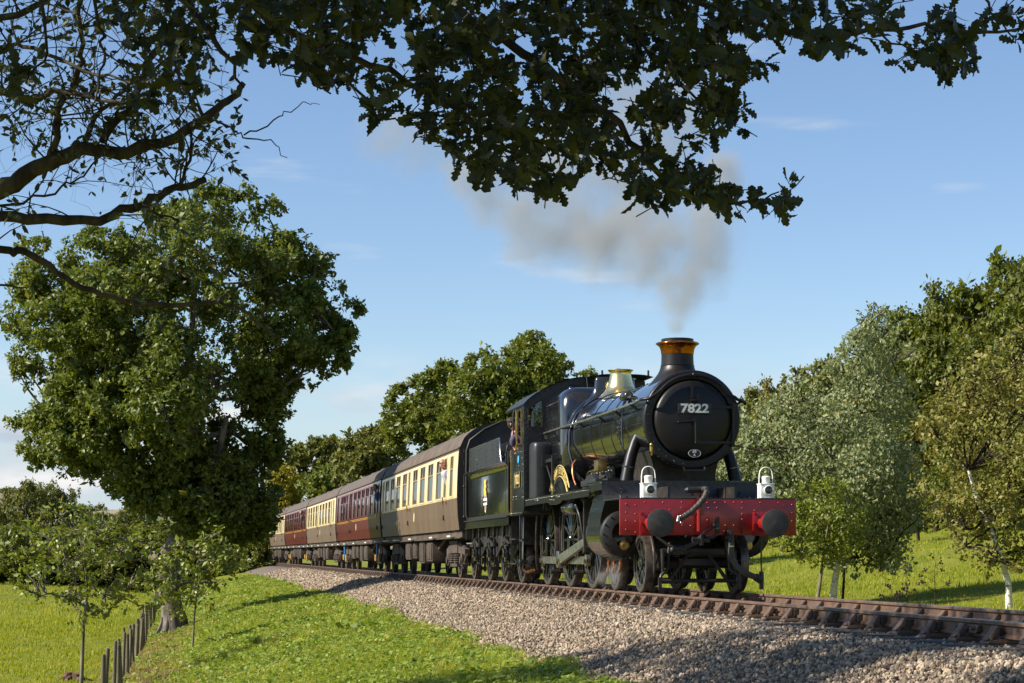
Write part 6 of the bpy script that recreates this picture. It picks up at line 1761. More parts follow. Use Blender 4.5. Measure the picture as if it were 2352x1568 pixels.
# ================================================================== overhanging branches near the camera
def boughs(b, paths, Y, r_):
    nodes = []
    for (pts, r0, r1_, dy) in paths:
        n = len(pts); q = [px(x, y, Y + dy * i / max(n - 1, 1)) for i, (x, y) in enumerate(pts)]
        # densify with slight kinks
        P2, R2 = [], []
        for i in range(n - 1):
            for j in range(4):
                t_ = (i + j / 4) / (n - 1); p_ = q[i] * (1 - j / 4) + q[i + 1] * (j / 4)
                P2.append(tuple(p_ + r_.normal(0, 1, 3) * .012 * (0 < t_))); R2.append((r0 * (1 - t_) + r1_ * t_) * r_.uniform(.93, 1.08))
        P2.append(tuple(q[-1])); R2.append(r1_)
        b.tube(P2, R2, 9)
        nodes += [(np.array(p_), R2[i]) for i, p_ in enumerate(P2)]
    return nodes
rl = np.random.default_rng(77)
LY = 15.5
b = MB()
LB = [([(-330, 560), (-180, 520), (0, 440), (60, 402), (112, 372), (190, 345), (300, 345), (400, 312), (470, 272), (528, 232), (560, 190)], .085, .022, 0),
      ([(112, 372), (135, 290), (128, 250), (165, 205), (190, 140), (185, 60), (190, -40)], .030, .016, -.6),
      ([(235, 325), (280, 265), (320, 190), (360, 110), (420, 20), (450, -60)], .034, .018, .4),
      ([(180, 350), (230, 250), (300, 195), (400, 120)], .022, .008, .8),
      ([(-330, 520), (-60, 497), (60, 502), (230, 508), (330, 466), (400, 432), (472, 412)], .052, .026, .5),
      ([(413, 425), (432, 370), (438, 300)], .016, .010, .1), ([(330, 480), (372, 490), (412, 508)], .013, .006, .2),
      ([(-330, 580), (-60, 572), (20, 574), (62, 582), (150, 640), (232, 680), (330, 697), (420, 700), (500, 694), (545, 706), (600, 748), (645, 778)], .036, .008, 1.0),
      ([(500, 695), (530, 670), (575, 648), (640, 612)], .013, .004, .2), ([(300, 692), (360, 650), (400, 620)], .010, .004, .2), ([(300, 690), (335, 725)], .014, .006, 0), ([(590, 740), (615, 700), (632, 668)], .006, .003, .1),
      ([(-300, 660), (0, 650), (60, 660)], .014, .006, 0),
      ([(-300, 230), (0, 212), (60, 230), (150, 205), (260, 235), (340, 240)], .026, .008, -1), ([(-300, 120), (0, 105), (80, 112), (200, 165), (300, 190)], .022, .008, -1), ([(-200, 60), (40, 40), (100, 0), (160, -50)], .03, .02, 0),
      ([(470, 272), (520, 290), (560, 310), (620, 325), (660, 362)], .010, .003, .3), ([(560, 310), (620, 290), (660, 250), (700, 235), (735, 240)], .007, .002, .3), ([(470, 272), (430, 220), (400, 150), (395, 60)], .016, .008, 0), ([(-260, 460), (60, 470), (140, 430), (200, 400), (250, 330)], .012, .006, .3)]
nodes = boughs(b, LB, LY, rl)
# twigs with sparse small leaves
LP, LT = [], []
tw_nodes = [n_ for n_ in nodes if n_[1] < .05]
def twig(b, p0, d, L_, r0, depth):
    pts = [p0]; p_ = np.array(p0); dd = np.array(d, float)
    for i in range(5):
        dd = unit((dd + rl.normal(0, .22, 3))[None])[0]; p_ = p_ + dd * L_ / 5; pts.append(p_.copy())
        if rl.uniform() < (.45 if depth == 0 else .18):
            for q in range(rl.integers(1, 3)):
                LP.append(p_.copy()); LT.append(dd + rl.normal(0, .7, 3) + (0, 0, -.25))
    b.tube([tuple(q) for q in pts], list(np.linspace(r0, r0 * .35, 6)), 5)
    if depth:
        for i in rl.integers(1, 6, rl.integers(2, 4)):
            twig(b, pts[i], unit((dd + rl.normal(0, .75, 3))[None])[0], L_ * .6, r0 * .5, depth - 1)
for k in range(190):
    p_, r0 = tw_nodes[rl.integers(0, len(tw_nodes))]
    c = 1176 + p_[0] / p_[1] * FPX; ry = HORIZ - (p_[2] - CAM_Z) / p_[1] * FPX
    if ry > 560 and rl.uniform() < .97: continue
    if c > 440 and rl.uniform() < .8: continue
    d = rl.normal(0, 1, 3); d[2] += .7; d[1] *= .6
    twig(b, p_, unit(d[None])[0], rl.uniform(.35, .9), min(r0 * .5, .008), 2)
# the part of the tree out of frame: trunk and high crown, which shades the foreground ballast
lt0 = np.array([-7.6, 14.6, 0.0]); lt0[2] = gz(lt0[0], lt0[1])
b.tube([tuple(lt0 - (0, 0, .3)), tuple(lt0 + (.1, 0, 1.2)), tuple(lt0 + (.2, .1, 3)), tuple(lt0 + (.1, .2, 5.5)), tuple(lt0 + (.4, .3, 8))], [.36, .28, .25, .2, .1], 12)
for (x, y, r0) in ((-330, 560, .085), (-330, 520, .055), (-330, 580, .04), (-300, 230, .03), (-300, 120, .03), (-300, 660, .02), (-200, 60, .035)):
    e_ = px(x, y, LY); limb(b, lt0 + (.15, .1, min(max(e_[2] - lt0[2] - .4, 1.5), 6)), e_, r0 * 1.3, r0, 8, 5, .05, 0, rl)
hi = []
for k in range(64):
    d = unit(rl.normal(0, 1, (1, 3)))[0] * rl.uniform(.3, 1)
    hi.append((-6.4 + d[0] * 2.6, 16.2 + d[1] * 4.6, 8.0 + d[2] * 2.2, rl.uniform(.5, .85)))
for k in range(46): hi.append((rl.uniform(-14, -9), rl.uniform(14.5, 21), rl.uniform(5.5, 9), rl.uniform(.55, .9)))
for c in hi[:30] + hi[64:80]: limb(b, lt0 + (.3, .2, 6.5), c[:3], .05, .012, 6, 5, .1, 0, rl)
base = lt0
b.v = [(v[0] - base[0], v[1] - base[1], v[2] - base[2]) for v in b.v]
lt = tag(empty('leaning_tree', tuple(base)), 'tree at the far left reaching bare mossy boughs across the upper left sky', 'tree')
b.build('boughs', M['branch'], lt, 60)
LP, LT = np.array(LP), np.array(LT)
Rm = rotmats(LT, rl.normal(0, .6, LP.shape) + (0, 0, .6))
inst('leaves', stamp('leaves', OVAL, LP - base, Rm, .062 * rl.lognormal(0, .25, len(LP)), M['smallleaf']), lt)['kind'] = 'stuff'
P, Rm, S = leaf_cloud(hi, 420, .14, np.array([-6.4, 16, 7.5]), .35, r_=rl)
inst('crown', stamp('crown', RHOMB, P - base, Rm, S, M['smallleaf']), lt)['kind'] = 'stuff'

# overhanging oak: trunk to the left behind the camera, boughs reach over the top of the view
rk = np.random.default_rng(5)
KY = 11.2
b = MB()
KB = [([(420, -260), (520, -60), (640, 60), (800, 130), (980, 210), (1120, 300), (1180, 350), (1260, 420)], .030, .006, .4), ([(700, -260), (900, -60), (1060, 40), (1250, 150), (1400, 260), (1500, 380), (1560, 450), (1640, 470), (1720, 462), (1790, 440)], .034, .004, -.3),
      ([(1000, -260), (1200, -70), (1420, 20), (1580, 100), (1680, 150), (1760, 158)], .030, .004, .6), ([(1250, -260), (1480, -60), (1600, 0), (1700, 45), (1860, 85), (2000, 72), (2130, 60), (2230, 80), (2352, 62), (2450, 50)], .026, .005, .2),
      ([(700, 80), (690, 130), (720, 190), (760, 215)], .014, .005, 0), ([(760, 100), (800, 190), (880, 250), (930, 290)], .012, .004, .3), ([(1250, 150), (1280, 250), (1350, 330), (1420, 420)], .014, .004, .4), ([(1420, 20), (1500, 130), (1600, 230), (1680, 260)], .014, .004, -.4), ([(2000, 72), (2100, 110), (2150, 150)], .007, .003, .1), ([(300, -200), (380, -40), (470, 60), (520, 130), (560, 200)], .03, .006, -.5), ([(200, -200), (230, 60), (240, 150), (200, 260)], .012, .004, -.6), ([(60, -200), (110, 120), (60, 190)], .012, .004, -.3), ([(2200, -150), (2260, 0), (2330, 90)], .012, .004, .2)]
knodes = boughs(b, KB, KY, rk)
CANOPY = [[(560, -40), (1570, -40), (1640, 60), (1690, 130), (1690, 250), (1620, 320), (1600, 400), (1470, 428), (1390, 400), (1300, 400), (1240, 428), (1150, 385), (1060, 345), (960, 275), (860, 255), (765, 225), (705, 160), (640, 140), (565, 110)]]
LOOSE = [[(1580, -40), (2000, -40), (2080, 30), (2250, 30), (2380, 10), (2380, 120), (2200, 150), (2130, 130), (1980, 105), (1860, 115), (1740, 90), (1640, 90)], [(250, -40), (570, -40), (570, 90), (480, 150), (330, 110), (250, 60)], [(1570, 420), (1640, 395), (1700, 440), (1700, 470), (1640, 490), (1580, 460)], [(20, 170), (90, 160), (100, 240), (30, 250)], [(320, 150), (430, 130), (470, 200), (380, 260), (310, 230)], [(1700, 440), (1815, 425), (1822, 480), (1740, 490)], [(1640, 120), (1780, 145), (1750, 175), (1640, 165)], [(1620, 220), (1700, 240), (1690, 290), (1610, 300)], [(2130, 110), (2190, 110), (2180, 185), (2150, 180)], [(1050, 330), (1140, 380), (1130, 410), (1060, 390)], [(1180, 400), (1300, 400), (1310, 440), (1220, 440)], [(1480, 420), (1560, 430), (1550, 470), (1470, 450)]]
LEA, LET = [], []
def spray(x, y):
    Y = KY + rk.uniform(-1.3, 1.5); p_ = px(x, y, Y)
    d = rk.normal(0, 1, 3); d[0] += .5; d[2] -= .35; d[1] *= .7; d = unit(d[None])[0]
    L_ = rk.uniform(.08, .2)
    b.tube([tuple(p_ - d * L_), tuple(p_ - d * L_ * .5 + rk.normal(0, .008, 3)), tuple(p_)], [.0035, .003, .002], 4)
    for i in range(rk.integers(5, 9)):
        t_ = rk.uniform(0, 1) ** .6
        q = p_ - d * L_ * (1 - t_)
        LEA.append(q); LET.append(d * .8 + rk.normal(0, .75, 3) + (0, 0, -.25))
hol = [(rk.uniform(650, 1650), rk.uniform(0, 380), rk.uniform(22, 46)) for k in range(15)]
for poly, n in [(CANOPY[0], 640)] + list(zip(LOOSE, (110, 46, 20, 8, 14, 7, 11, 11, 7, 11, 11, 11))):
    xs_ = [p[0] for p in poly]; ys_ = [p[1] for p in poly]; c = 0
    while c < n:
        x, y = rk.uniform(min(xs_), max(xs_)), rk.uniform(min(ys_), max(ys_))
        if inpoly(x, y, poly) and not any((x - a) ** 2 + (y - b_) ** 2 < q * q for (a, b_, q) in hol): spray(x, y); c += 1
# crown above and behind the frame
ko = np.array([-5.2, 3.0, 0.0]); ko[2] = gz(ko[0], ko[1])
b.tube([tuple(ko - (0, 0, .3)), tuple(ko + (0, 0, .6)), tuple(ko + (.1, .1, 2.5)), tuple(ko + (.2, .4, 5.2))], [.6, .45, .4, .32], 12)
for pts in KB[:4] + [KB[9]]:
    e_ = px(*pts[0][0], KY); limb(b, ko + (.2, .4, 5.0), e_, .13, pts[1], 8, 6, .06, -.1, rk)
hk_ = [(rk.uniform(-7.5, .5), rk.uniform(5.0, 11.8), rk.uniform(5.2, 8.8), rk.uniform(.6, .9)) for k in range(120)]  # unseen clumps, added densely to keep the sun off the hanging leaves
for c in hk_[:24]: limb(b, ko + (.2, .4, 5.0), c[:3], .07, .015, 6, 5, .1, 0, rk)
b.v = [(v[0] - ko[0], v[1] - ko[1], v[2] - ko[2]) for v in b.v]
ov = tag(empty('overhanging_oak', tuple(ko)), 'dark oak canopy of lobed leaves hanging over the top of the view', 'tree')
b.build('boughs', M['branch'], ov, 60)
LEA = np.array(LEA); LET = np.array(LET)
Rm = rotmats(LET, rk.normal(0, .75, LEA.shape) + (0, -.25, .45)); SZ = .095 * rk.lognormal(0, .22, len(LEA))
colx = 1176 + LEA[:, 0] / LEA[:, 1] * FPX; rowy = HORIZ - (LEA[:, 2] - CAM_Z) / LEA[:, 1] * FPX
vis = (colx > 0) & (colx < 2352) & (rowy > 0)
order = np.argsort(np.where(vis, -SZ / LEA[:, 1], 9))
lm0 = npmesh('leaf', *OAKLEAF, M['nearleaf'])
near = order[:300]; rest = order[300:]
for i in near:
    o = inst('leaf', lm0, ov)
    o.matrix_local = Matrix.Translation(LEA[i] - ko) @ Matrix(Rm[i].tolist()).to_4x4() @ Matrix.Scale(float(SZ[i]), 4)
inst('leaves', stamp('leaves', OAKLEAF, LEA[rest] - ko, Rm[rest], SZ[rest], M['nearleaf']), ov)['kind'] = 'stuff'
P, Rm, S = leaf_cloud(hk_, 520, .16, np.array([-3, 6, 7.0]), .35, r_=rk)
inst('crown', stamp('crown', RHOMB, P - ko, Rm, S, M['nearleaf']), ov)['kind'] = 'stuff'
# ================================================================== fence
fence = tag(empty('fence', (*[float(v[0]) for v in tw(np.array([-9.15]), np.array([20.0]))], -2.5)), 'line of weathered round fence posts along the foot of the bank', 'fence')
fence.location.z = 0; fence.location.x = 0; fence.location.y = 0
pm = MB().lathe([(.001, 1.0), (.034, .99), (.040, .96), (.042, .5), (.045, 0), (.047, -.4)], axis='z', n=10).mesh('post', M['post'], 40)
pss = list(np.cumsum(rng.uniform(1.1, 1.75, 34)) + 3.0) + list(np.arange(54, 118, 3.0))
tops = []
for s in pss:
    x, y = tw(np.array([-9.15 + rng.uniform(-.08, .08)]), np.array([s])); z = gz(x[0], y[0])
    inst('post', pm, fence, (x[0], y[0], z), (rng.normal(0, .045), rng.normal(0, .045), rng.uniform(0, 6)), (rng.uniform(.8, 1.15),) * 2 + (rng.uniform(.92, 1.08),))
    tops.append((x[0], y[0], z))
for hgt in (.45, .88):
    MB().tube([(a, b_, c + hgt) for (a, b_, c) in tops], .004, 4).build('wire', M['wire'], fence, 0)
# ================================================================== tree stump, ferns, tall weed
p_ = px(168, HORIZ, 43); p_[2] = gz(p_[0], p_[1])
st = MB(); r_ = np.random.default_rng(3)
rows = []
for (r0, z) in ((.42, -.1), (.34, .05), (.28, .18), (.26, .26)):
    rows.append([((r0 + .06 * math.sin(a * 5) + .03 * math.sin(a * 11)) * math.cos(a), (r0 + .06 * math.sin(a * 5)) * math.sin(a), z + .05 * math.sin(a * 3)) for a in np.linspace(0, 2 * math.pi, 25)])
st.sheet(rows); st.f.append(tuple(len(st.v) - 25 + k for k in range(24)))
for k in range(7):
    a = k * .9; st.tube([(.2 * math.cos(a), .2 * math.sin(a), .12), (.5 * math.cos(a), .5 * math.sin(a), .02 + .1 * r_.uniform()), (.75 * math.cos(a + .2), .75 * math.sin(a + .2), -.05)], [.09, .06, .03], 6)
st.v = [(a * .62, b_ * .62, c * .62) for (a, b_, c) in st.v]
tag(st.build('tree_stump', M['stump'], None, 40, 0, tuple(p_)), 'small red brown rotting tree stump in the field left of the fence', 'stump')
def fern(name, label, s, lat, n, L_, group, upright=.9):
    x, y = tw(np.array([lat]), np.array([s])); z = gz(x[0], y[0]); base = np.array([x[0], y[0], z])
    P, T_, Nn, S = [], [], [], []
    b = MB(); r_ = np.random.default_rng(int(abs(s) * 10) + 7)
    for k in range(n):
        a = r_.uniform(0, 6.28); Lk = L_ * r_.uniform(.6, 1.1); d = np.array([math.cos(a), math.sin(a), 0]); pts = []
        for i in range(13):
            t_ = i / 12; p_ = d * Lk * .55 * t_ ** 1.5 + np.array([0, 0, Lk * (upright * t_ - .35 * t_ * t_)]); pts.append(tuple(p_))
            if i > 1:
                side = np.array([-d[1], d[0], 0])
                for sg in (-1, 1): P.append(p_); T_.append(side * sg + d * .35 + (0, 0, .1)); Nn.append((0, 0, 1) - d * .4); S.append(Lk * .26 * (1 - t_) ** .7 + .01)
        b.tube(pts, list(np.linspace(.006, .001, 13)), 4)
    o = tag(empty(name, tuple(base)), label, 'fern', group)
    b.build('stalk', M['twig'], o, 0)
    inst('frond', stamp('frond', (RHOMB[0] * (1, .6, 1), RHOMB[1]), np.array(P), rotmats(np.array(T_), np.array(Nn)), np.array(S), M['fern']), o)
fern('fern', 'bright yellow green fern tuft on the bank below the small sapling', 11.5, -6.4, 9, .62, 'ferns on the bank')
fern('fern', 'darker fern tuft at the bank foot right of the small sapling stem', 9.0, -7.0, 8, .55, 'ferns on the bank')
fern('fern', 'small fern higher up the bank toward the tree shadow', 17.0, -5.8, 7, .45, 'ferns on the bank')
fern('fern', 'fern clump beyond the rails just right of the front wheel', -3.2, 3.7, 11, .7, 'ferns beyond the rails')
fern('fern', 'second fern clump beyond the rails, nearer the birch trunks', -4.6, 3.9, 9, .6, 'ferns beyond the rails')
fern('fern', 'fern clump beyond the rails seen under the locomotive front', -1.2, 3.6, 9, .55, 'ferns beyond the rails')
def dock(name, label, x, ybot, ytop, Y):
    p0 = px(x, HORIZ, Y); p0[2] = gz(p0[0], p0[1]); H = px(x, ytop, Y)[2] - p0[2]
    b = MB().tube([(0, 0, -.05), (.02, 0, H * .4), (.0, .02, H * .75), (.05, 0, H)], [.012, .010, .007, .004], 6); r_ = np.random.default_rng(int(x))
    for k in range(9):
        z = H * r_.uniform(.35, .98); a = r_.uniform(0, 6.28); L_ = (H - z) * .3 + .12
        e_ = (L_ * math.cos(a), L_ * math.sin(a) * .5, z + L_ * .6); b.tube([(.02, 0, z), e_], [.005, .003], 4)
        for q in range(5): b.sphere((e_[0] + r_.normal(0, .03), e_[1] + r_.normal(0, .03), e_[2] + r_.normal(0, .03)), .022, 5, 4)
    tag(b.build(name, M['twig'], None, 40, 0, tuple(p0)), label, 'weed', 'dead weed stalks by the rails')
dock('dead_weed', 'tall dead seed stalk standing alone in the pasture right of the birches', 2146, 1372, 1282, 44)
dock('dead_weed', 'short dead seed stalk left of the tall one', 2082, 1376, 1346, 43)
dock('dead_weed', 'low dead weed stalk nearest the birches', 2046, 1376, 1350, 43)

# ================================================================== people
M['skin'] = mat('skin', (.50, .27, .19), .5, col2=(.42, .20, .14), scale=20)
M['hair'] = mat('dark hair', (.03, .022, .017), .7)
M['checkshirt'] = mat('pale checked shirt', (.62, .62, .66), .85, col2=(.25, .28, .42), scale=26, lo=.45, hi=.55)
M['blueshirt'] = mat('blue shirt', (.02, .08, .25), .85)
M['purpleshirt'] = mat('faded purple overall', (.085, .065, .12), .9, col2=(.055, .04, .08), scale=8)
M['darkcoat'] = mat('dark coat', (.012, .012, .016), .9)
M['trousers'] = mat('dark trousers', (.02, .02, .025), .9)
M['glasses'] = mat('glasses frame', (.01, .01, .01), .3)
def skin_mesh(name, J, E, rad, mat_, parent, sub=2, root=0):
    me = bpy.data.meshes.new(name)
    me.from_pydata([tuple(j) for j in J], E, [])
    o = inst(name, me, parent)
    md = o.modifiers.new('skin', 'SKIN'); md.use_smooth_shade = True
    for i, v in enumerate(me.skin_vertices[0].data):
        r_ = rad[i]; v.radius = r_ if isinstance(r_, tuple) else (r_, r_)
        v.use_root = (i == root)
    sb = o.modifiers.new('sub', 'SUBSURF'); sb.levels = sub; sb.render_levels = sub
    me.materials.append(mat_)
    return o
def hand(J, E, rad, wrist, d, side_v, grip):
    """palm and five fingers from the wrist joint index"""
    w = Vector(J[wrist]); d = Vector(d).normalized(); sv = Vector(side_v).normalized(); nv = Vector(grip).normalized()
    pi_ = len(J); J.append(w + d * .05); rad.append((.036, .018)); E.append((wrist, pi_))
    for k, (o_, l_) in enumerate(((-.030, .075), (-.010, .085), (.010, .08), (.028, .062))):
        a = len(J); J.append(w + d * .09 + sv * o_); J.append(w + d * (.09 + l_ * .5) + sv * o_ + nv * .02); J.append(w + d * (.09 + l_ * .7) + sv * o_ + nv * .055)
        rad.extend([.0095, .009, .008]); E.extend([(pi_, a), (a, a + 1), (a + 1, a + 2)])
    a = len(J); J.append(w + d * .05 - sv * .045 + nv * .012); J.append(w + d * .08 - sv * .058 + nv * .035); rad.extend([.011, .009]); E.extend([(pi_, a), (a, a + 1)])
def person(label, loc, heading, lean, shirt, hair='short', glasses=False, arm_out=None, look=0.0, cap=False):
    """standing figure; local -x is out of the train, -y towards its front"""
    o = tag(empty('person', loc, (0, 0, heading)), label, 'person')
    def Lp(x, y, z):                                    # lean the upper body out of the window
        k = max(z - .95, 0); return Vector((x - lean[0] * k, y - lean[1] * k, z - .12 * abs(lean[0]) * k))
    neck = Lp(0, 0, 1.50); head = neck + Vector((-.03, -.02, .15))
    J = [Lp(0, 0, .95), Lp(0, 0, 1.15), Lp(0, 0, 1.36), Lp(0, 0, 1.46), neck + Vector((0, 0, .06)), Lp(-.0, -.19, 1.43), Lp(0, .19, 1.43), Vector((0, -.09, .90)), Vector((0, -.10, .48)), Vector((0, -.10, .06)), Vector((-.16, -.10, .03)), Vector((0, .09, .90)), Vector((0, .10, .48)), Vector((0, .10, .06)), Vector((-.16, .10, .03))]
    E_ = [(0, 1), (1, 2), (2, 3), (3, 4), (2, 5), (2, 6), (0, 7), (7, 8), (8, 9), (9, 10), (0, 11), (11, 12), (12, 13), (13, 14)]
    rad = [(.15, .11), (.15, .11), (.16, .11), (.09, .07), (.055, .055), .065, .065, .085, .06, .045, .04, .085, .06, .045, .04]
    arms = []
    for sgn, sh_ in ((-1, 5), (1, 6)):
        s0 = J[sh_]
        if arm_out and sgn == arm_out[0]:
            el, wr = Vector(arm_out[1]), Vector(arm_out[2])
        else:
            el = s0 + Vector((.17, sgn * .02, -.22)); wr = el + Vector((.03, sgn * -.04, -.23))
        a = len(J); J += [el, wr]; rad += [.045, .032]; E_ += [(sh_, a), (a, a + 1)]
        arms.append((sh_, a, a + 1)); d = (wr - el).normalized()
        hand(J, E_, rad, a + 1, d, Vector((0, 1, 0)) if abs(d.y) < .8 else Vector((1, 0, 0)), (-.3, 0, -1) if d.z > -.5 else (-1, 0, 0))
    body = skin_mesh('body', J, E_, rad, M['skin'], o, 1)
    # clothes follow the same joints, a little larger
    Jc = [J[0] - Vector((0, 0, .04)), J[1], J[2], Lp(0, 0, 1.45), J[5], J[6]]; Ec = [(0, 1), (1, 2), (2, 3), (2, 4), (2, 5)]; rc = [(.18, .135), (.18, .135), (.185, .135), (.085, .075), .085, .085]
    for (sh_, el, wr), j in zip(arms, (4, 5)):
        a = len(Jc); Jc += [J[el], J[el] * .12 + J[wr] * .88]; rc += [.062, .05]; Ec += [(j, a), (a, a + 1)]
    skin_mesh('shirt', Jc, Ec, rc, shirt, o, 1)
    Jt = [J[0], J[7], J[8], J[9], J[11], J[12], J[13]]; skin_mesh('trousers', Jt, [(0, 1), (1, 2), (2, 3), (0, 4), (4, 5), (5, 6)], [(.16, .13), .11, .08, .065, .11, .08, .065], M['trousers'], o, 1)
    # head
    hm = MB().sphere((0, 0, 0), .10, 18, 14, sc=(.98, .80, 1.24))
    hv = []
    for (x, y, z) in hm.v:
        k = max(0, -z) / .12; hv.append((x * (1 - .18 * k) - .012 * k, y * (1 - .22 * k), z))
    hm.v = hv
    hm.tube([(-.088, 0, .02), (-.115, 0, -.025), (-.098, 0, -.032)], [.011, .017, .010], 8)
    for sg in (-1, 1):
        hm.sphere((.01, sg * .082, -.005), .03, 8, 6, sc=(.6, .35, 1)); hm.sphere((-.088, sg * .034, .018), .014, 8, 6)
    hm.tube([(-.088, -.026, -.062), (-.094, 0, -.064), (-.088, .026, -.062)], .008, 6)
    hd = hm.build('head', M['skin'], o, 60, 0, tuple(head), (0, -.05, look))
    if cap:
        MB().lathe([(.001, .14), (.07, .13), (.115, .10), (.118, .05), (.10, .04)], (.01, 0, 0), 'z', 18).bx(-.18, -.07, -.06, .06, .045, .058).build('cap', M['hair'], hd, 40)
    hr = MB().sphere((.018, 0, .02), .104, 16, 10, sc=(.95, .86, 1.18))
    keep = [f for f in hr.f if np.mean([hr.v[i][0] for i in f]) > (-.045 if hair == 'short' else .03) and np.mean([hr.v[i][2] for i in f]) > -.07 and not (hair == 'bald' and np.mean([hr.v[i][2] for i in f]) > .07)]
    hr.f = keep; hr.build('hair', M['hair'], hd, 60)
    if glasses:
        g_ = MB()
        for sg in (-1, 1): g_.tube([(-.108, sg * .036 + .026 * math.cos(a), .018 + .019 * math.sin(a)) for a in np.linspace(0, 6.28, 13)], .004, 5).tube([(-.105, sg * .062, .02), (.0, sg * .085, .015)], .004, 5)
        g_.tube([(-.108, -.012, .022), (-.108, .012, .022)], .004, 5).build('glasses', M['glasses'], hd, 40)
    return o
def in_vehicle(s, x, z):
    px_, py_, h_ = path(s)
    return (px_ + x * math.cos(h_), py_ + x * math.sin(h_), float(track_z(s)) + z), h_
# heads looking towards the camera: local -x is out, so turn towards -y
l_, h_ = in_vehicle(17.35 + 2.32, -1.14, 1.27)
person('balding man in glasses and checked shirt leaning from the first coach door window', l_, h_, (.55, .25), M['checkshirt'], 'bald', True, None, R(62))
l_, h_ = in_vehicle(17.35 + 19.68 + .69, -1.14, 1.27)
person('dark haired man in blue shirt leaning from the maroon coach behind', l_, h_, (.60, .25), M['blueshirt'], 'short', False, None, R(55))
l_, h_ = in_vehicle(17.35 + 3 * 19.68 + 2.32, -1.14, 1.27)
person('figure in dark coat leaning from the far maroon coach near the oak', l_, h_, (.60, .25), M['darkcoat'], 'short', False, None, R(55))
l_, h_ = in_vehicle(9.22, -1.10, 1.58)
person('engine crewman in purple overalls leaning out of the locomotive cab', l_, h_, (.38, .0), M['purpleshirt'], 'short', False, (-1, (-.30, -.24, 1.28), (-.24, -.22, 1.15)), R(150), True)

# ================================================================== smoke
blobs = [(1553, 745, 26, 31.9), (1556, 705, 52, 31.9), (1562, 655, 82, 32.0), (1578, 600, 105, 32.2), (1605, 540, 105, 32.6), (1480, 580, 88, 32.8), (1390, 570, 84, 33.6), (1300, 560, 80, 34.4), (1215, 540, 74, 35.0), (1642, 480, 76, 33.0), (1665, 400, 62, 33.4), (1540, 545, 76, 32.8), (1465, 505, 92, 33.4), (1380, 515, 96, 34.0), (1290, 505, 96, 34.6), (1205, 495, 84, 35.0), (1400, 410, 120, 34.6), (1260, 425, 100, 35.0), (1130, 430, 86, 35.6), (1065, 395, 60, 36.0), (965, 318, 92, 36.8), (868, 305, 66, 37.4), (1500, 330, 120, 34.6), (1310, 330, 120, 35.6), (1140, 330, 90, 36.4), (1560, 250, 110, 35.0), (1400, 230, 120, 35.8)]
bc = [(px(x, y, Y), r * (1.12 if i > 2 else 1) / FPX * Y) for i, (x, y, r, Y) in enumerate(blobs)]
c0 = bc[0][0]
bm = bmesh.new()
for (c, r) in bc:
    bmesh.ops.create_icosphere(bm, subdivisions=3, radius=r * 1.22, matrix=Matrix.Translation(Vector(c - c0)))
me = bpy.data.meshes.new('smoke_plume'); bm.to_mesh(me); bm.free()
so = inst('smoke_plume', me, None, tuple(c0))
rm = so.modifiers.new('remesh', 'REMESH'); rm.mode = 'VOXEL'; rm.voxel_size = .07
tag(so, 'brown grey smoke drifting back and up from the chimney', 'smoke', None, 'stuff')
vm = bpy.data.materials.new('chimney smoke'); vm.use_nodes = True
t = vm.node_tree; t.nodes.clear()
out = N(t, 'ShaderNodeOutputMaterial'); pv = N(t, 'ShaderNodeVolumePrincipled')
pv.inputs['Color'].default_value = (.54, .555, .57, 1); pv.inputs['Anisotropy'].default_value = .1
tcn = N(t, 'ShaderNodeTexCoord'); K = t.links.new
nzw = N(t, 'ShaderNodeTexNoise', i_Scale=1.6, i_Detail=5.0, i_Roughness=.6); K(tcn.outputs['Object'], nzw.inputs['Vector'])
wv = N(t, 'ShaderNodeVectorMath', operation='MULTIPLY_ADD'); wv.inputs[1].default_value = (1.1, 1.1, 1.1); wv.inputs[2].default_value = (-.55, -.55, -.55)
K(nzw.outputs['Color'], wv.inputs[0])
av = N(t, 'ShaderNodeVectorMath', operation='ADD'); K(tcn.outputs['Object'], av.inputs[0]); K(wv.outputs[0], av.inputs[1])
prev = None
for i, (c, r) in enumerate(bc):
    ds = N(t, 'ShaderNodeVectorMath', operation='DISTANCE'); K((av if i > 1 else tcn).outputs['Object' if i <= 1 else 0], ds.inputs[0]); ds.inputs[1].default_value = tuple(c - c0)
    mr = N(t, 'ShaderNodeMapRange', interpolation_type='SMOOTHSTEP'); mr.inputs[1].default_value = r * 1.15; mr.inputs[2].default_value = r * .1
    th = .9 if i < 2 else (1.0 if i < 20 else .55)
    mr.inputs[4].default_value = th / (r * 2)
    K(ds.outputs['Value'], mr.inputs[0])
    if prev is None: prev = mr.outputs[0]
    else:
        mx_ = N(t, 'ShaderNodeMath', operation='MAXIMUM'); K(prev, mx_.inputs[0]); K(mr.outputs[0], mx_.inputs[1]); prev = mx_.outputs[0]
nz4 = N(t, 'ShaderNodeTexNoise', i_Scale=1.3, i_Detail=5.0); K(tcn.outputs['Object'], nz4.inputs['Vector'])
mr = N(t, 'ShaderNodeMapRange'); mr.inputs[1].default_value, mr.inputs[2].default_value, mr.inputs[3].default_value, mr.inputs[4].default_value = .40, .62, .18, 1.4
K(nz4.outputs[0], mr.inputs[0])
m1 = N(t, 'ShaderNodeMath', operation='MULTIPLY'); K(prev, m1.inputs[0]); K(mr.outputs[0], m1.inputs[1])
m2 = N(t, 'ShaderNodeMath', operation='MULTIPLY'); K(m1.outputs[0], m2.inputs[0]); m2.inputs[1].default_value = 2.9
K(m2.outputs[0], pv.inputs['Density']); K(pv.outputs[0], out.inputs['Volume'])
me.materials.append(vm)
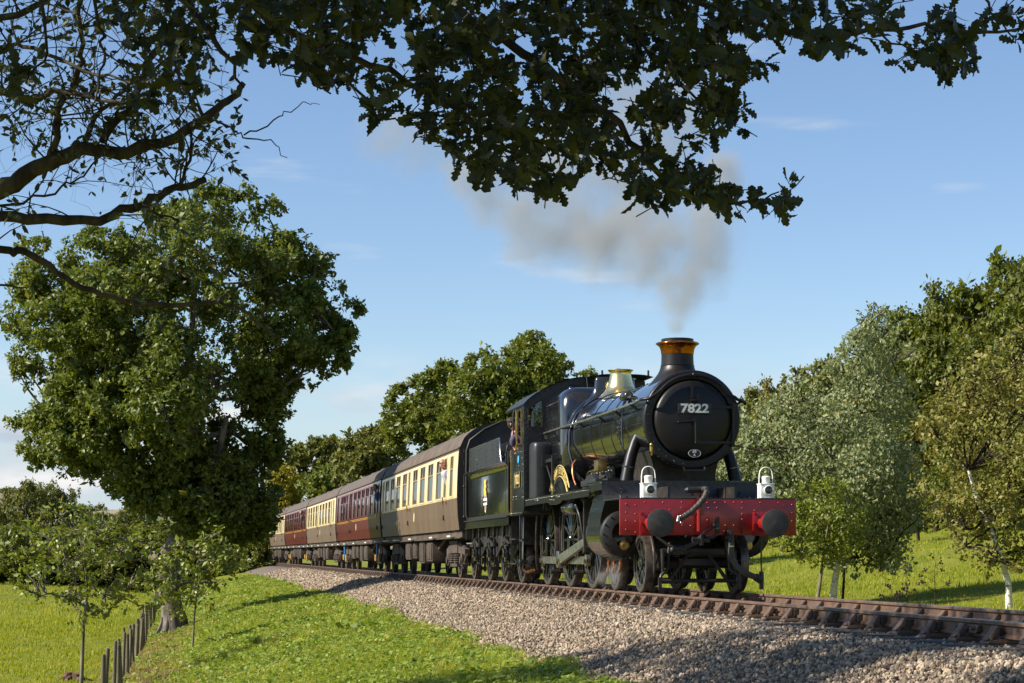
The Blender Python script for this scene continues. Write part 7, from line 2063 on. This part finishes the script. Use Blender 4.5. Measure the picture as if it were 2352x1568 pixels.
# wisp of steam from the cylinder drain cocks
stm = bmesh.new()
sb = [((-1.02, .55, .22), .20), ((-1.06, 1.0, .20), .26), ((-1.10, 1.5, .26), .24), ((-1.05, .75, .40), .16)]
for (c, r) in sb: bmesh.ops.create_icosphere(stm, subdivisions=3, radius=r, matrix=Matrix.Translation(Vector(c)))
me = bpy.data.meshes.new('steam_wisp'); stm.to_mesh(me); stm.free()
wo = inst('steam_wisp', me, None, (lx, ly, 0), (0, 0, lh))
rm = wo.modifiers.new('remesh', 'REMESH'); rm.mode = 'VOXEL'; rm.voxel_size = .04
tag(wo, 'small white wisp of steam by the front wheels under the cylinder', 'steam', None, 'stuff')
vm = bpy.data.materials.new('drain steam'); vm.use_nodes = True
t = vm.node_tree; t.nodes.clear()
out = N(t, 'ShaderNodeOutputMaterial'); pv = N(t, 'ShaderNodeVolumePrincipled'); pv.inputs['Color'].default_value = (.92, .92, .92, 1)
tcn = N(t, 'ShaderNodeTexCoord'); prev = None
for (c, r) in sb:
    ds = N(t, 'ShaderNodeVectorMath', operation='DISTANCE'); t.links.new(tcn.outputs['Object'], ds.inputs[0]); ds.inputs[1].default_value = c
    mr = N(t, 'ShaderNodeMapRange', interpolation_type='SMOOTHSTEP'); mr.inputs[1].default_value = r * .95; mr.inputs[2].default_value = 0.0; t.links.new(ds.outputs['Value'], mr.inputs[0])
    if prev is None: prev = mr.outputs[0]
    else:
        q = N(t, 'ShaderNodeMath', operation='MAXIMUM'); t.links.new(prev, q.inputs[0]); t.links.new(mr.outputs[0], q.inputs[1]); prev = q.outputs[0]
nz4 = N(t, 'ShaderNodeTexNoise', i_Scale=5.0, i_Detail=5.0); t.links.new(tcn.outputs['Object'], nz4.inputs['Vector'])
mr = N(t, 'ShaderNodeMapRange'); mr.inputs[1].default_value, mr.inputs[2].default_value, mr.inputs[4].default_value = .45, .7, 2.2
t.links.new(nz4.outputs[0], mr.inputs[0])
q = N(t, 'ShaderNodeMath', operation='MULTIPLY'); t.links.new(prev, q.inputs[0]); t.links.new(mr.outputs[0], q.inputs[1])
t.links.new(q.outputs[0], pv.inputs['Density']); t.links.new(pv.outputs[0], out.inputs['Volume'])
me.materials.append(vm)
